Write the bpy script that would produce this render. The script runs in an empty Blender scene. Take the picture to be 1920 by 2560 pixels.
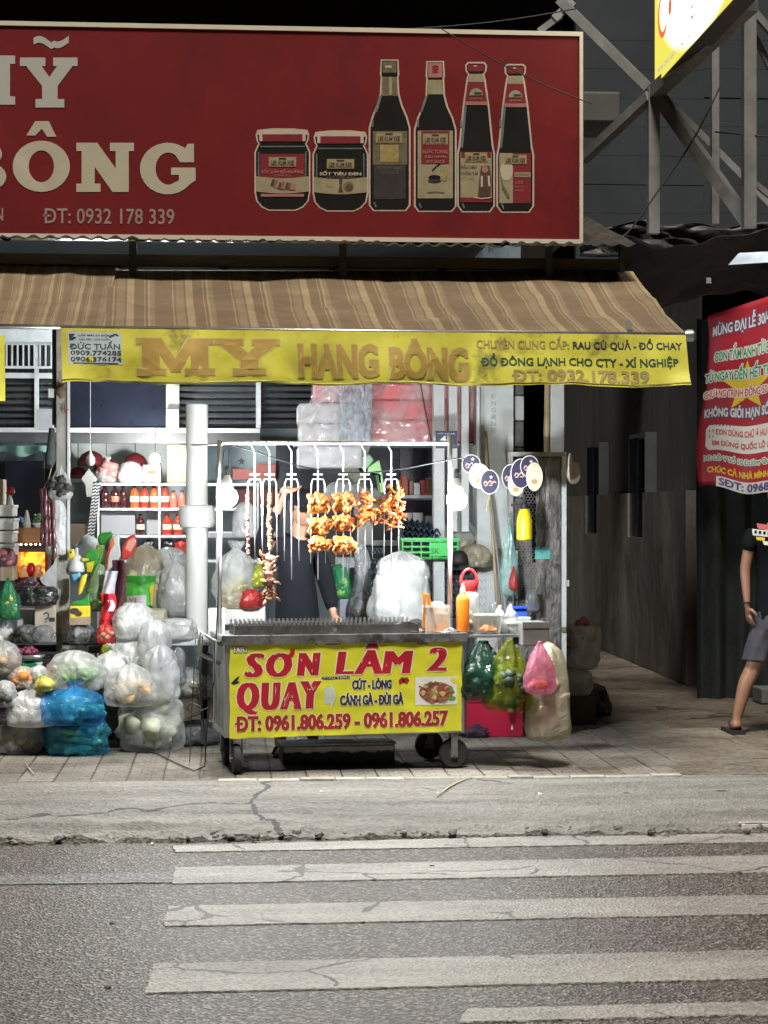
import bpy, bmesh, math, random
from mathutils import Vector, Matrix, noise
from mathutils.geometry import tessellate_polygon
R = math.radians
random.seed(7)
scene = bpy.context.scene
COL = scene.collection

# ------------------------------------------------------------------ camera, sky, light
CAM_H, FOC, YAW = 1.52, 5000.0, R(4.5)
cam_data = bpy.data.cameras.new('camera')
cam_data.sensor_fit = 'HORIZONTAL'
cam_data.sensor_width = 36.0
cam_data.lens = 36.0 * FOC / 1920.0
cam_data.clip_start = 0.1
cam_data.clip_end = 500
cam = bpy.data.objects.new('camera', cam_data)
COL.objects.link(cam)
cam.location = (0, 0, CAM_H)
cam.rotation_euler = (R(90), 0, -YAW)
scene.camera = cam

world = bpy.data.worlds.new('World')
scene.world = world
world.use_nodes = True
wn = world.node_tree.nodes
wl = world.node_tree.links
wn.clear()
sky = wn.new('ShaderNodeTexSky')
sky.sky_type = 'NISHITA'
sky.sun_disc = False
SUN_EL, SUN_AZ = R(64), R(-13)          # the street light: high, in front of the shop and a little to its left
sky.sun_elevation = R(-4)
sky.sun_rotation = R(150)
wbg = wn.new('ShaderNodeBackground')
wbg.inputs[1].default_value = 0.05
wo = wn.new('ShaderNodeOutputWorld')
wl.new(sky.outputs[0], wbg.inputs[0])
wl.new(wbg.outputs[0], wo.inputs[0])

sun_d = bpy.data.lights.new('street_light', 'SUN')
sun_d.energy = 3.1
sun_d.angle = R(13.0)
sun_d.color = (1.0, 0.94, 0.84)
sun_o = bpy.data.objects.new('street_light', sun_d)
COL.objects.link(sun_o)
_d = Vector((math.sin(SUN_AZ) * math.cos(SUN_EL), -math.cos(SUN_AZ) * math.cos(SUN_EL), math.sin(SUN_EL)))
sun_o.rotation_euler = _d.to_track_quat('Z', 'Y').to_euler()
sun_o.location = (3, 4, 12)

scene.view_settings.view_transform = 'Standard'
scene.view_settings.look = 'None'
scene.view_settings.exposure = 0.7
scene.view_settings.gamma = 1.0
scene.view_settings.use_curve_mapping = False
scene.cycles.use_denoising = True
scene.cycles.max_bounces = 8
scene.cycles.transparent_max_bounces = 16
scene.cycles.sample_clamp_indirect = 6.0
scene.cycles.caustics_reflective = False
scene.cycles.caustics_refractive = False

# ------------------------------------------------------------------ picture <-> place
FW = Vector((math.sin(YAW), math.cos(YAW), 0))
RT = Vector((math.cos(YAW), -math.sin(YAW), 0))
CAM = Vector((0, 0, CAM_H))

def ray(px, py):
    return FW + RT * ((px - 960.0) / FOC) + Vector((0, 0, -(py - 1280.0) / FOC))

def A(px, py, Y):
    d = ray(px, py)
    return CAM + d * (Y / d.y)

def G(px, py, z=0.0):
    d = ray(px, py)
    return CAM + d * ((z - CAM_H) / d.z)

def nz(x, y=0.0, z=0.0):
    return noise.noise(Vector((x, y, z)))

# ------------------------------------------------------------------ mesh collector
class MB:
    def __init__(s):
        s.v = []; s.f = []; s.mi = []; s.uv = None
    def add(s, vs, fs, mi=0):
        b = len(s.v)
        s.v += [Vector(p) for p in vs]
        s.f += [tuple(b + i for i in f) for f in fs]
        s.mi += [mi] * len(fs)
        return s
    def box(s, x0, x1, y0, y1, z0, z1, mi=0, M=None):
        vs = [Vector(p) for p in ((x0,y0,z0),(x1,y0,z0),(x1,y1,z0),(x0,y1,z0),(x0,y0,z1),(x1,y0,z1),(x1,y1,z1),(x0,y1,z1))]
        if M: vs = [M @ p for p in vs]
        return s.add(vs, [(0,3,2,1),(4,5,6,7),(0,1,5,4),(1,2,6,5),(2,3,7,6),(3,0,4,7)], mi)
    def pbox(s, px0, py0, px1, py1, Y, dep, mi=0):
        """a box whose front face, on the plane y = Y, shows at this place of the photograph"""
        c = (px0 + px1) / 2
        a, b = A(px0, (py0+py1)/2, Y), A(px1, (py0+py1)/2, Y)
        return s.box(a.x, b.x, Y, Y + dep, A(c, py1, Y).z, A(c, py0, Y).z, mi)
    def bar(s, p, q, w, t, mi=0, up=(0,0,1)):
        p, q = Vector(p), Vector(q)
        z = (q - p); L = z.length; z.normalize()
        u = Vector(up)
        if abs(z.dot(u)) > .95: u = Vector((0, 1, 0))
        x = z.cross(u).normalized(); y = z.cross(x).normalized()
        M = Matrix((x, y, z)).transposed().to_4x4(); M.translation = p
        return s.box(-w/2, w/2, -t/2, t/2, 0, L, mi, M)
    def tube(s, pts, r, n=8, mi=0, cap=True):
        pts = [Vector(p) for p in pts]
        rs = r if isinstance(r, (list, tuple)) else [r] * len(pts)
        vs = []; fs = []
        prev = None
        for i, p in enumerate(pts):
            t = (pts[min(i+1, len(pts)-1)] - pts[max(i-1, 0)])
            if t.length < 1e-9: t = Vector((0,0,1))
            t.normalize()
            if prev is None:
                u = Vector((0, 0, 1)) if abs(t.z) < .9 else Vector((1, 0, 0))
                x = t.cross(u).normalized()
            else:
                x = (prev - t * prev.dot(t))
                x = x.normalized() if x.length > 1e-6 else t.orthogonal().normalized()
            prev = x
            y = t.cross(x)
            for k in range(n):
                a = 2 * math.pi * k / n
                vs.append(p + (x * math.cos(a) + y * math.sin(a)) * rs[i])
        for i in range(len(pts) - 1):
            for k in range(n):
                a = i*n + k; b = i*n + (k+1) % n
                fs.append((a, b, b + n, a + n))
        if cap:
            fs.append(tuple(range(n))[::-1]); fs.append(tuple((len(pts)-1)*n + k for k in range(n)))
        return s.add(vs, fs, mi)
    def lathe(s, prof, c=(0,0,0), n=20, mi=0, M=None, sx=1, sy=1):
        c = Vector(c); vs = []; fs = []
        for r, z in prof:
            for k in range(n):
                a = 2*math.pi*k/n
                p = Vector((r*math.cos(a)*sx, r*math.sin(a)*sy, z))
                vs.append((M @ p if M else p) + c)
        m = len(prof)
        for i in range(m-1):
            for k in range(n):
                a = i*n+k; b = i*n+(k+1) % n
                fs.append((a, b, b+n, a+n))
        if prof[0][0] > 1e-5: fs.append(tuple(range(n))[::-1])
        if prof[-1][0] > 1e-5: fs.append(tuple((m-1)*n+k for k in range(n)))
        return s.add(vs, fs, mi)
    def blob(s, c, rx, ry, rz, seed=0, amp=.12, fr=2.0, n=20, m=14, mi=0, flat=None, M=None):
        c = Vector(c); vs = []; fs = []
        for i in range(m+1):
            th = math.pi * i / m
            for k in range(n):
                a = 2*math.pi*k/n
                d = Vector((math.sin(th)*math.cos(a), math.sin(th)*math.sin(a), -math.cos(th)))
                q = d * fr
                rr = 1 + amp * (nz(q.x+seed*7.3, q.y-seed*3.1, q.z+seed) * 1.3 + .5*nz(q.x*2.3-seed, q.y*2.3+seed, q.z*2.3))
                p = Vector((d.x*rx*rr, d.y*ry*rr, d.z*rz*rr))
                if flat is not None and p.z < -rz*flat: p.z = -rz*flat
                vs.append((M @ p if M else p) + c)
        for i in range(m):
            for k in range(n):
                a = i*n+k; b = i*n+(k+1) % n
                fs.append((a, b, b+n, a+n))
        return s.add(vs, fs, mi)
    def grid(s, fn, nu, nv, mi=0, uv=False):
        vs = [fn(i/nu, j/nv) for j in range(nv+1) for i in range(nu+1)]
        fs = [(j*(nu+1)+i, j*(nu+1)+i+1, (j+1)*(nu+1)+i+1, (j+1)*(nu+1)+i) for j in range(nv) for i in range(nu)]
        if uv:
            if s.uv is None: s.uv = {}
            b = len(s.v)
            for j in range(nv+1):
                for i in range(nu+1): s.uv[b + j*(nu+1)+i] = (i/nu, j/nv)
        return s.add(vs, fs, mi)
    def prism(s, poly, d, mi=0):
        """outline (world points) pushed by vector d"""
        poly = [Vector(p) for p in poly]; d = Vector(d); n = len(poly)
        tris = tessellate_polygon([poly])
        vs = poly + [p + d for p in poly]
        fs = [tuple(t) for t in tris] + [tuple(i + n for i in t)[::-1] for t in tris]
        fs += [(i, (i+1) % n, (i+1) % n + n, i + n) for i in range(n)]
        return s.add(vs, fs, mi)

ROOTM = {}
def mk(name, mb, mats, parent=None, smooth=False, bevel=0, local=False, keep=False, solid=0, sub=0):
    """link one mesh object; world coordinates are brought into the root's own space"""
    me = bpy.data.meshes.new(name)
    vs = mb.v
    o = bpy.data.objects.new(name, me)
    if parent is not None:
        M = ROOTM.get(parent.name)
        ROOTM[o.name] = M
        if M is not None and not local:
            Mi = M.inverted(); vs = [Mi @ p for p in vs]
    elif not keep and vs:
        lo = Vector((min(p.x for p in vs), min(p.y for p in vs), min(p.z for p in vs)))
        hi = Vector((max(p.x for p in vs), max(p.y for p in vs), max(p.z for p in vs)))
        c = Vector(((lo.x+hi.x)/2, (lo.y+hi.y)/2, lo.z))
        vs = [p - c for p in vs]; o.location = c
        ROOTM[o.name] = Matrix.Translation(c)
    else:
        ROOTM[o.name] = Matrix.Identity(4)
    me.from_pydata([tuple(p) for p in vs], [], mb.f)
    mats = mats if isinstance(mats, (list, tuple)) else [mats]
    for m in mats: me.materials.append(m)
    if len(mats) > 1:
        me.polygons.foreach_set('material_index', mb.mi)
    if mb.uv:
        L = me.uv_layers.new(name='UVMap')
        for lp in me.loops:
            L.data[lp.index].uv = mb.uv.get(lp.vertex_index, (0, 0))
    bm = bmesh.new(); bm.from_mesh(me)
    if len(bm.faces) and not mb.uv: bmesh.ops.recalc_face_normals(bm, faces=bm.faces)
    bm.to_mesh(me); bm.free()
    if smooth:
        me.polygons.foreach_set('use_smooth', [True]*len(me.polygons))
        if smooth != True:
            try:
                me.set_sharp_from_angle(angle=R(smooth))
            except Exception: pass
    COL.objects.link(o)
    if parent is not None: o.parent = parent
    if bevel:
        b = o.modifiers.new('bevel', 'BEVEL'); b.width = bevel; b.segments = 2; b.limit_method = 'ANGLE'; b.angle_limit = R(40)
    if solid:
        b = o.modifiers.new('thick', 'SOLIDIFY'); b.thickness = solid; b.offset = 0
    if sub:
        b = o.modifiers.new('sub', 'SUBSURF'); b.levels = sub; b.render_levels = sub
    return o

def tag(o, label=None, cat=None, group=None, kind=None):
    if label: o['label'] = label
    if cat: o['category'] = cat
    if group: o['group'] = group
    if kind: o['kind'] = kind
    return o

def thing(name, label, cat, loc=(0,0,0), rz=0, group=None):
    o = bpy.data.objects.new(name, None); COL.objects.link(o)
    o.empty_display_size = .1
    o.location = loc; o.rotation_euler = (0, 0, rz)
    ROOTM[o.name] = Matrix.Translation(Vector(loc)) @ Matrix.Rotation(rz, 4, 'Z')
    return tag(o, label, cat, group)

def copy_tree(o, loc, rz=None, label=None):
    c = o.copy(); COL.objects.link(c); c.location = loc
    if rz is not None: c.rotation_euler = (0, 0, rz)
    if label: c['label'] = label
    ROOTM[c.name] = Matrix.Translation(Vector(loc)) @ Matrix.Rotation(rz or 0, 4, 'Z')
    for ch in list(o.children):
        d = ch.copy(); COL.objects.link(d); d.parent = c
        for g in list(ch.children):
            e = g.copy(); COL.objects.link(e); e.parent = d
    return c

# ------------------------------------------------------------------ materials
MATS = {}
def M(name, col, rough=.6, metal=0.0, var=.2, sc=5.0, bump=0.0, bsc=40.0, col2=None, spec=.5, coat=0.0,
      emis=None, es=0.0, trans=0.0, alpha=1.0, rand=0.0, stretch=None, sheen=0, thin=0.0, wear=None):
    if name in MATS: return MATS[name]
    m = bpy.data.materials.new(name); m.use_nodes = True
    N = m.node_tree.nodes; L = m.node_tree.links
    N.clear()
    out = N.new('ShaderNodeOutputMaterial'); b = N.new('ShaderNodeBsdfPrincipled')
    L.new(b.outputs[0], out.inputs[0])
    b.inputs['Roughness'].default_value = rough
    b.inputs['Metallic'].default_value = metal
    b.inputs['Specular IOR Level'].default_value = spec
    b.inputs['Coat Weight'].default_value = coat
    b.inputs['Transmission Weight'].default_value = trans
    b.inputs['Alpha'].default_value = alpha
    tc = N.new('ShaderNodeTexCoord'); src = tc.outputs['Object']
    if stretch:
        mp = N.new('ShaderNodeMapping'); mp.inputs['Scale'].default_value = stretch
        L.new(src, mp.inputs[0]); src = mp.outputs[0]
    c1 = tuple(col) + (1,)
    c2 = tuple(col2) + (1,) if col2 else tuple(max(0, x*(1-var)) for x in col) + (1,)
    n1 = N.new('ShaderNodeTexNoise'); n1.inputs['Scale'].default_value = sc; n1.inputs['Detail'].default_value = 6
    n1.inputs['Roughness'].default_value = .65
    L.new(src, n1.inputs[0])
    rp = N.new('ShaderNodeValToRGB'); rp.color_ramp.elements[0].position = .36; rp.color_ramp.elements[1].position = .66
    rp.color_ramp.elements[0].color = c2; rp.color_ramp.elements[1].color = c1
    L.new(n1.outputs[0], rp.inputs[0])
    cs = rp.outputs[0]
    if wear:      # (colour, scale, threshold): patches of dirt with a shape of their own
        wcol, wsc, wth = wear
        n2 = N.new('ShaderNodeTexNoise'); n2.inputs['Scale'].default_value = wsc; n2.inputs['Detail'].default_value = 8
        n2.inputs['Roughness'].default_value = .7
        L.new(tc.outputs['Object'], n2.inputs[0])
        r2 = N.new('ShaderNodeValToRGB'); r2.color_ramp.elements[0].position = wth; r2.color_ramp.elements[1].position = wth + .1
        L.new(n2.outputs[0], r2.inputs[0])
        mx = N.new('ShaderNodeMixRGB'); mx.inputs[2].default_value = tuple(wcol) + (1,)
        L.new(r2.outputs[0], mx.inputs[0]); L.new(cs, mx.inputs[1]); cs = mx.outputs[0]
    if rand:
        oi = N.new('ShaderNodeObjectInfo'); hs = N.new('ShaderNodeHueSaturation')
        mr = N.new('ShaderNodeMapRange'); mr.inputs[3].default_value = 1-rand; mr.inputs[4].default_value = 1+rand
        L.new(oi.outputs['Random'], mr.inputs[0]); L.new(mr.outputs[0], hs.inputs['Value']); L.new(cs, hs.inputs['Color']); cs = hs.outputs[0]
    L.new(cs, b.inputs['Base Color'])
    if emis:
        b.inputs['Emission Color'].default_value = tuple(emis) + (1,)
        b.inputs['Emission Strength'].default_value = es
    if bump:
        n3 = N.new('ShaderNodeTexNoise'); n3.inputs['Scale'].default_value = bsc; n3.inputs['Detail'].default_value = 5
        L.new(src, n3.inputs[0])
        bp = N.new('ShaderNodeBump'); bp.inputs['Strength'].default_value = min(1, bump); bp.inputs['Distance'].default_value = .02*max(1, bump)
        L.new(n3.outputs[0], bp.inputs['Height']); L.new(bp.outputs[0], b.inputs['Normal'])
    MATS[name] = m
    m['bsdf'] = 1
    return m

def film(name, col, rough=.22, see=.35, trl=.3, bsc=9.0, bump=1.0, col2=None):
    """thin crinkled plastic film: partly see-through, partly milky, glossy creases"""
    if name in MATS: return MATS[name]
    m = bpy.data.materials.new(name); m.use_nodes = True
    N = m.node_tree.nodes; L = m.node_tree.links; N.clear()
    out = N.new('ShaderNodeOutputMaterial'); b = N.new('ShaderNodeBsdfPrincipled')
    b.inputs['Roughness'].default_value = rough; b.inputs['Specular IOR Level'].default_value = .8
    tc = N.new('ShaderNodeTexCoord')
    n = N.new('ShaderNodeTexNoise'); n.inputs['Scale'].default_value = bsc; n.inputs['Detail'].default_value = 3; n.inputs['Distortion'].default_value = 1.6
    L.new(tc.outputs['Object'], n.inputs[0])
    v = N.new('ShaderNodeTexVoronoi'); v.feature = 'DISTANCE_TO_EDGE'; v.inputs['Scale'].default_value = bsc*.9
    mixc = N.new('ShaderNodeMixRGB'); mixc.blend_type = 'ADD'; mixc.inputs[0].default_value = .35
    L.new(tc.outputs['Object'], mixc.inputs[1]); L.new(n.outputs['Color'], mixc.inputs[2]); L.new(mixc.outputs[0], v.inputs[0])
    ad = N.new('ShaderNodeMath'); ad.operation = 'ADD'; L.new(n.outputs[0], ad.inputs[0]); 
    vm = N.new('ShaderNodeMath'); vm.operation = 'MINIMUM'; vm.inputs[1].default_value = .10; L.new(v.outputs['Distance'], vm.inputs[0])
    L.new(vm.outputs[0], ad.inputs[1])
    bp = N.new('ShaderNodeBump'); bp.inputs['Strength'].default_value = .8; bp.inputs['Distance'].default_value = .022*bump
    L.new(ad.outputs[0], bp.inputs['Height']); L.new(bp.outputs[0], b.inputs['Normal'])
    rp = N.new('ShaderNodeValToRGB'); rp.color_ramp.elements[0].position = .38; rp.color_ramp.elements[1].position = .62
    rp.color_ramp.elements[0].color = tuple(col2 or [c*.75 for c in col]) + (1,); rp.color_ramp.elements[1].color = tuple(col) + (1,)
    L.new(n.outputs[0], rp.inputs[0]); L.new(rp.outputs[0], b.inputs['Base Color'])
    t = N.new('ShaderNodeBsdfTranslucent'); L.new(rp.outputs[0], t.inputs[0]); L.new(bp.outputs[0], t.inputs['Normal'])
    m1 = N.new('ShaderNodeMixShader'); m1.inputs[0].default_value = trl; L.new(b.outputs[0], m1.inputs[1]); L.new(t.outputs[0], m1.inputs[2])
    tr = N.new('ShaderNodeBsdfTransparent'); tr.inputs[0].default_value = tuple(min(1, .6 + .4*c/max(max(col), .01)) for c in col) + (1,)
    m2 = N.new('ShaderNodeMixShader'); L.new(m1.outputs[0], m2.inputs[1]); L.new(tr.outputs[0], m2.inputs[2])
    sm = N.new('ShaderNodeMapRange'); sm.inputs[1].default_value = .35; sm.inputs[2].default_value = .65
    sm.inputs[3].default_value = see*.55; sm.inputs[4].default_value = min(.96, see*1.45)
    n4 = N.new('ShaderNodeTexNoise'); n4.inputs['Scale'].default_value = bsc*.8; L.new(tc.outputs['Object'], n4.inputs[0])
    L.new(n4.outputs[0], sm.inputs[0]); L.new(sm.outputs[0], m2.inputs[0])
    L.new(m2.outputs[0], out.inputs[0])
    MATS[name] = m
    return m

def emit(name, col, s):
    if name in MATS: return MATS[name]
    m = bpy.data.materials.new(name); m.use_nodes = True
    N = m.node_tree.nodes; L = m.node_tree.links; N.clear()
    out = N.new('ShaderNodeOutputMaterial'); e = N.new('ShaderNodeEmission')
    e.inputs[0].default_value = tuple(col) + (1,); e.inputs[1].default_value = s
    L.new(e.outputs[0], out.inputs[0]); MATS[name] = m
    return m

def srgb(r, g, b):
    f = lambda c: (c/255/12.92) if c/255 <= .04045 else ((c/255+.055)/1.055)**2.4
    return (f(r), f(g), f(b))

# ------------------------------------------------------------------ flat print: lettering and shapes laid on a surface
TXT = {}
def text_tris(t, bold=0.0, shear=0.0, space=1.0):
    k = (t, bold, shear, space)
    if k in TXT: return TXT[k]
    c = bpy.data.curves.new('letters', 'FONT'); c.body = t; c.offset = bold; c.shear = shear; c.space_character = space
    c.resolution_u = 3
    o = bpy.data.objects.new('letters', c); COL.objects.link(o)
    dg = bpy.context.evaluated_depsgraph_get()
    me = bpy.data.meshes.new_from_object(o.evaluated_get(dg))
    vs = [(v.co.x, v.co.y) for v in me.vertices]
    me.calc_loop_triangles()
    fs = [tuple(q.vertices) for q in me.loop_triangles]
    bpy.data.objects.remove(o); bpy.data.curves.remove(c); bpy.data.meshes.remove(me)
    TXT[k] = (vs, fs)
    return TXT[k]

def bbox2(vs):
    return min(v[0] for v in vs), min(v[1] for v in vs), max(v[0] for v in vs), max(v[1] for v in vs)

class Print:
    """shapes in (u, v) sheet units; fn(u, v, lift) gives the world point"""
    def __init__(s, fn, maxlen=None, auto=None):
        s.fn = fn; s.mb = MB(); s.mats = []; s.maxlen = maxlen; s.auto = auto
    def _m(s, m):
        if m not in s.mats: s.mats.append(m)
        return s.mats.index(m)
    def tris(s, vs, fs, m, lift):
        mi = s._m(m)
        if s.maxlen:
            bm = bmesh.new(); bv = [bm.verts.new((x, y, 0)) for x, y in vs]
            for f in fs:
                try: bm.faces.new([bv[i] for i in f])
                except ValueError: pass
            for _ in range(5):
                es = [e for e in bm.edges if e.calc_length() > s.maxlen]
                if not es: break
                bmesh.ops.subdivide_edges(bm, edges=es, cuts=1)
                bmesh.ops.triangulate(bm, faces=bm.faces)
            bm.verts.index_update()
            vs = [(v.co.x, v.co.y) for v in bm.verts]; fs = [tuple(v.index for v in f.verts) for f in bm.faces]
            bm.free()
        s.mb.add([s.fn(x, y, lift) for x, y in vs], fs, mi)
        return s
    def poly(s, pts, m, lift=1, holes=()):
        loops = [[Vector((x, y, 0)) for x, y in pts]] + [[Vector((x, y, 0)) for x, y in h] for h in holes]
        t = tessellate_polygon(loops)
        allp = [(p.x, p.y) for l in loops for p in l]
        return s.tris(allp, [tuple(q) for q in t], m, lift)
    def rect(s, x0, y0, x1, y1, m, lift=1):
        return s.poly([(x0,y0),(x1,y0),(x1,y1),(x0,y1)], m, lift)
    def disc(s, x, y, rx, ry, m, lift=1, n=24):
        return s.poly([(x+rx*math.cos(2*math.pi*k/n), y+ry*math.sin(2*math.pi*k/n)) for k in range(n)], m, lift)
    def line(s, pts, w, m, lift=1):
        for (x0, y0), (x1, y1) in zip(pts, pts[1:]):
            L = math.hypot(x1-x0, y1-y0) or 1; nx, ny = -(y1-y0)/L*w/2, (x1-x0)/L*w/2
            s.poly([(x0+nx,y0+ny),(x1+nx,y1+ny),(x1-nx,y1-ny),(x0-nx,y0-ny)], m, lift)
        return s
    def text(s, t, x0, y0, x1, y1, m, lift=1, bold=0.0, shear=0.0, slope=0.0, halo=None, hb=.03, space=1.0, fat=0.0, hf_=3.0):
        """fits the ink of t into the rectangle; y runs down the sheet"""
        if 'Ơ' in t and len(t) == 1:      # the font's own horned O fills in: an O and its horn
            w = x1-x0; h = y1-y0
            s.text('O', x0, y0+h*.12, x1-w*.12, y1, m, lift, bold, shear, slope, halo, hb, space, fat, hf_)
            xa, ya = x1-w*.26, y0+h*.17
            return s.poly([(xa, ya+h*.05), (xa+w*.14, ya-h*.03), (xa+w*.16, ya-h*.17), (xa+w*.34, ya-h*.19), (xa+w*.33, ya), (xa+w*.2, ya+h*.14), (xa+w*.08, ya+h*.18)], m, lift+1.9)
        if s.auto:          # every line of writing is a piece of its own
            q = Print(s.fn, s.maxlen); q.text(t, x0, y0, x1, y1, m, lift, bold, shear, slope, halo, hb, space, fat, hf_)
            q.build('lettering', s.auto[0], local=s.auto[1]); return s
        bars = [i for i, ch in enumerate(t) if ch == 'Đ']; t = t.replace('Đ', 'D')
        vs, fs = text_tris(t, bold, shear, space)
        if not vs: return s
        bx = bbox2(vs)
        if bars:
            vs, fs = list(vs), list(fs)
            dw = bbox2(text_tris('D', bold, shear, space)[0]); wd = dw[2]-dw[0]; hd = dw[3]
            for i in bars:
                pe = bbox2(text_tris(t[:i+1], bold, shear, space)[0])[2]
                xa = pe - wd; b = len(vs); th = .055*hd+bold*.6; ym = hd*.5
                vs += [(xa-.13*wd, ym-th), (xa+.5*wd, ym-th), (xa+.5*wd, ym+th), (xa-.13*wd, ym+th)]
                fs += [(b, b+1, b+2), (b, b+2, b+3)]
            mid = (bx[0]+bx[2])/2
        sx = (x1-x0)/(bx[2]-bx[0]); sy = (y1-y0)/(bx[3]-bx[1])
        f = lambda q: [(x0+(a-bx[0])*sx, y1-(b-bx[1])*sy + slope*(a-bx[0])*sx) for a, b in q]
        g = f(vs)
        if halo:
            r = max(fat, 0) + hf_
            for i in range(8):
                dx, dy = r*math.cos(i*math.pi/4), hf_*math.sin(i*math.pi/4)
                s.tris([(a+dx, b+dy) for a, b in g], fs, halo, lift + i*.1)
            lift += 1
        if fat:
            for i, dx in enumerate((-fat, -fat*.4, fat*.4, fat)): s.tris([(a+dx, b) for a, b in g], fs, m, lift+i*.12)
            return s
        return s.tris(g, fs, m, lift)
    def glyph(s, outline, x0, y0, x1, y1, m, lift=1, holes=(), box=None):
        bx = box or bbox2(outline)
        sx = (x1-x0)/(bx[2]-bx[0]); sy = (y1-y0)/(bx[3]-bx[1])
        f = lambda q: [(x0+(a-bx[0])*sx, y1-(b-bx[1])*sy) for a, b in q]
        return s.poly(f(outline), m, lift, [f(h) for h in holes])
    def build(s, name, parent, smooth=False, local=False):
        if not s.mb.v: return None
        return mk(name, s.mb, s.mats, parent, smooth=smooth, local=local)

def on_plane(Y, step=.0015):
    return lambda u, v, l: A(u, v, Y) + Vector((0, -step*l, 0))

def arc(cx, cy, rx, ry, a0, a1, n=14):
    return [(cx+rx*math.cos(R(a0+(a1-a0)*i/n)), cy+ry*math.sin(R(a0+(a1-a0)*i/n))) for i in range(n+1)]
SLAB = {
 'Y': ([(0,10),(4.6,10),(4.6,8.3),(3.9,8.3),(5.3,6.1),(6.7,8.3),(6,8.3),(6,10),(10.4,10),(10.4,8.3),(9.5,8.3),(6.8,4.3),(6.8,1.7),(8,1.7),(8,0),(2.8,0),(2.8,1.7),(4,1.7),(4,4.3),(1.1,8.3),(0,8.3)], ()),
 'M': ([(0,0),(0,1.7),(1,1.7),(1,8.3),(0,8.3),(0,10),(4.2,10),(6.5,4.6),(8.8,10),(13,10),(13,8.3),(12,8.3),(12,1.7),(13,1.7),(13,0),(8.1,0),(8.1,1.7),(9.1,1.7),(9.1,6),(7.2,1.2),(5.8,1.2),(3.9,6),(3.9,1.7),(4.9,1.7),(4.9,0)], ()),
 'N': ([(0,0),(0,1.7),(1,1.7),(1,8.3),(0,8.3),(0,10),(4,10),(7.5,4.8),(7.5,8.3),(6.4,8.3),(6.4,10),(11,10),(11,8.3),(10,8.3),(10,0),(6.9,0),(3.5,5.1),(3.5,1.7),(4.6,1.7),(4.6,0)], ()),
 'O': (arc(5.2,5,5.2,5.3,0,350,30), (arc(5.2,5,2.3,3.3,0,350,24),)),
 'B': ([(0,0),(0,1.7),(1,1.7),(1,8.3),(0,8.3),(0,10),(6,10)] + arc(6,7.5,2.6,2.5,80,-65,8) + arc(6.2,2.9,3.1,2.9,60,-90,8), ([(4,6),(4,8.3),(5.2,8.3),(5.8,7.8),(5.8,6.5),(5.2,6)], [(4,1.7),(4,4.2),(5.4,4.2),(6.1,3.6),(6.1,2.3),(5.4,1.7)])),
 'G': (arc(5,5,5,5.3,58,322,24) + [(10,2.6),(10,5.2),(5.6,5.2),(5.6,3.7),(7,3.7),(7,2.5)] + arc(5.1,5,2.3,3.3,305,55,20) + [(7.2,6.3),(9.7,6.3),(9.7,10.1),(8.6,10.1),(8.1,9.2)], ()),
}
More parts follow.
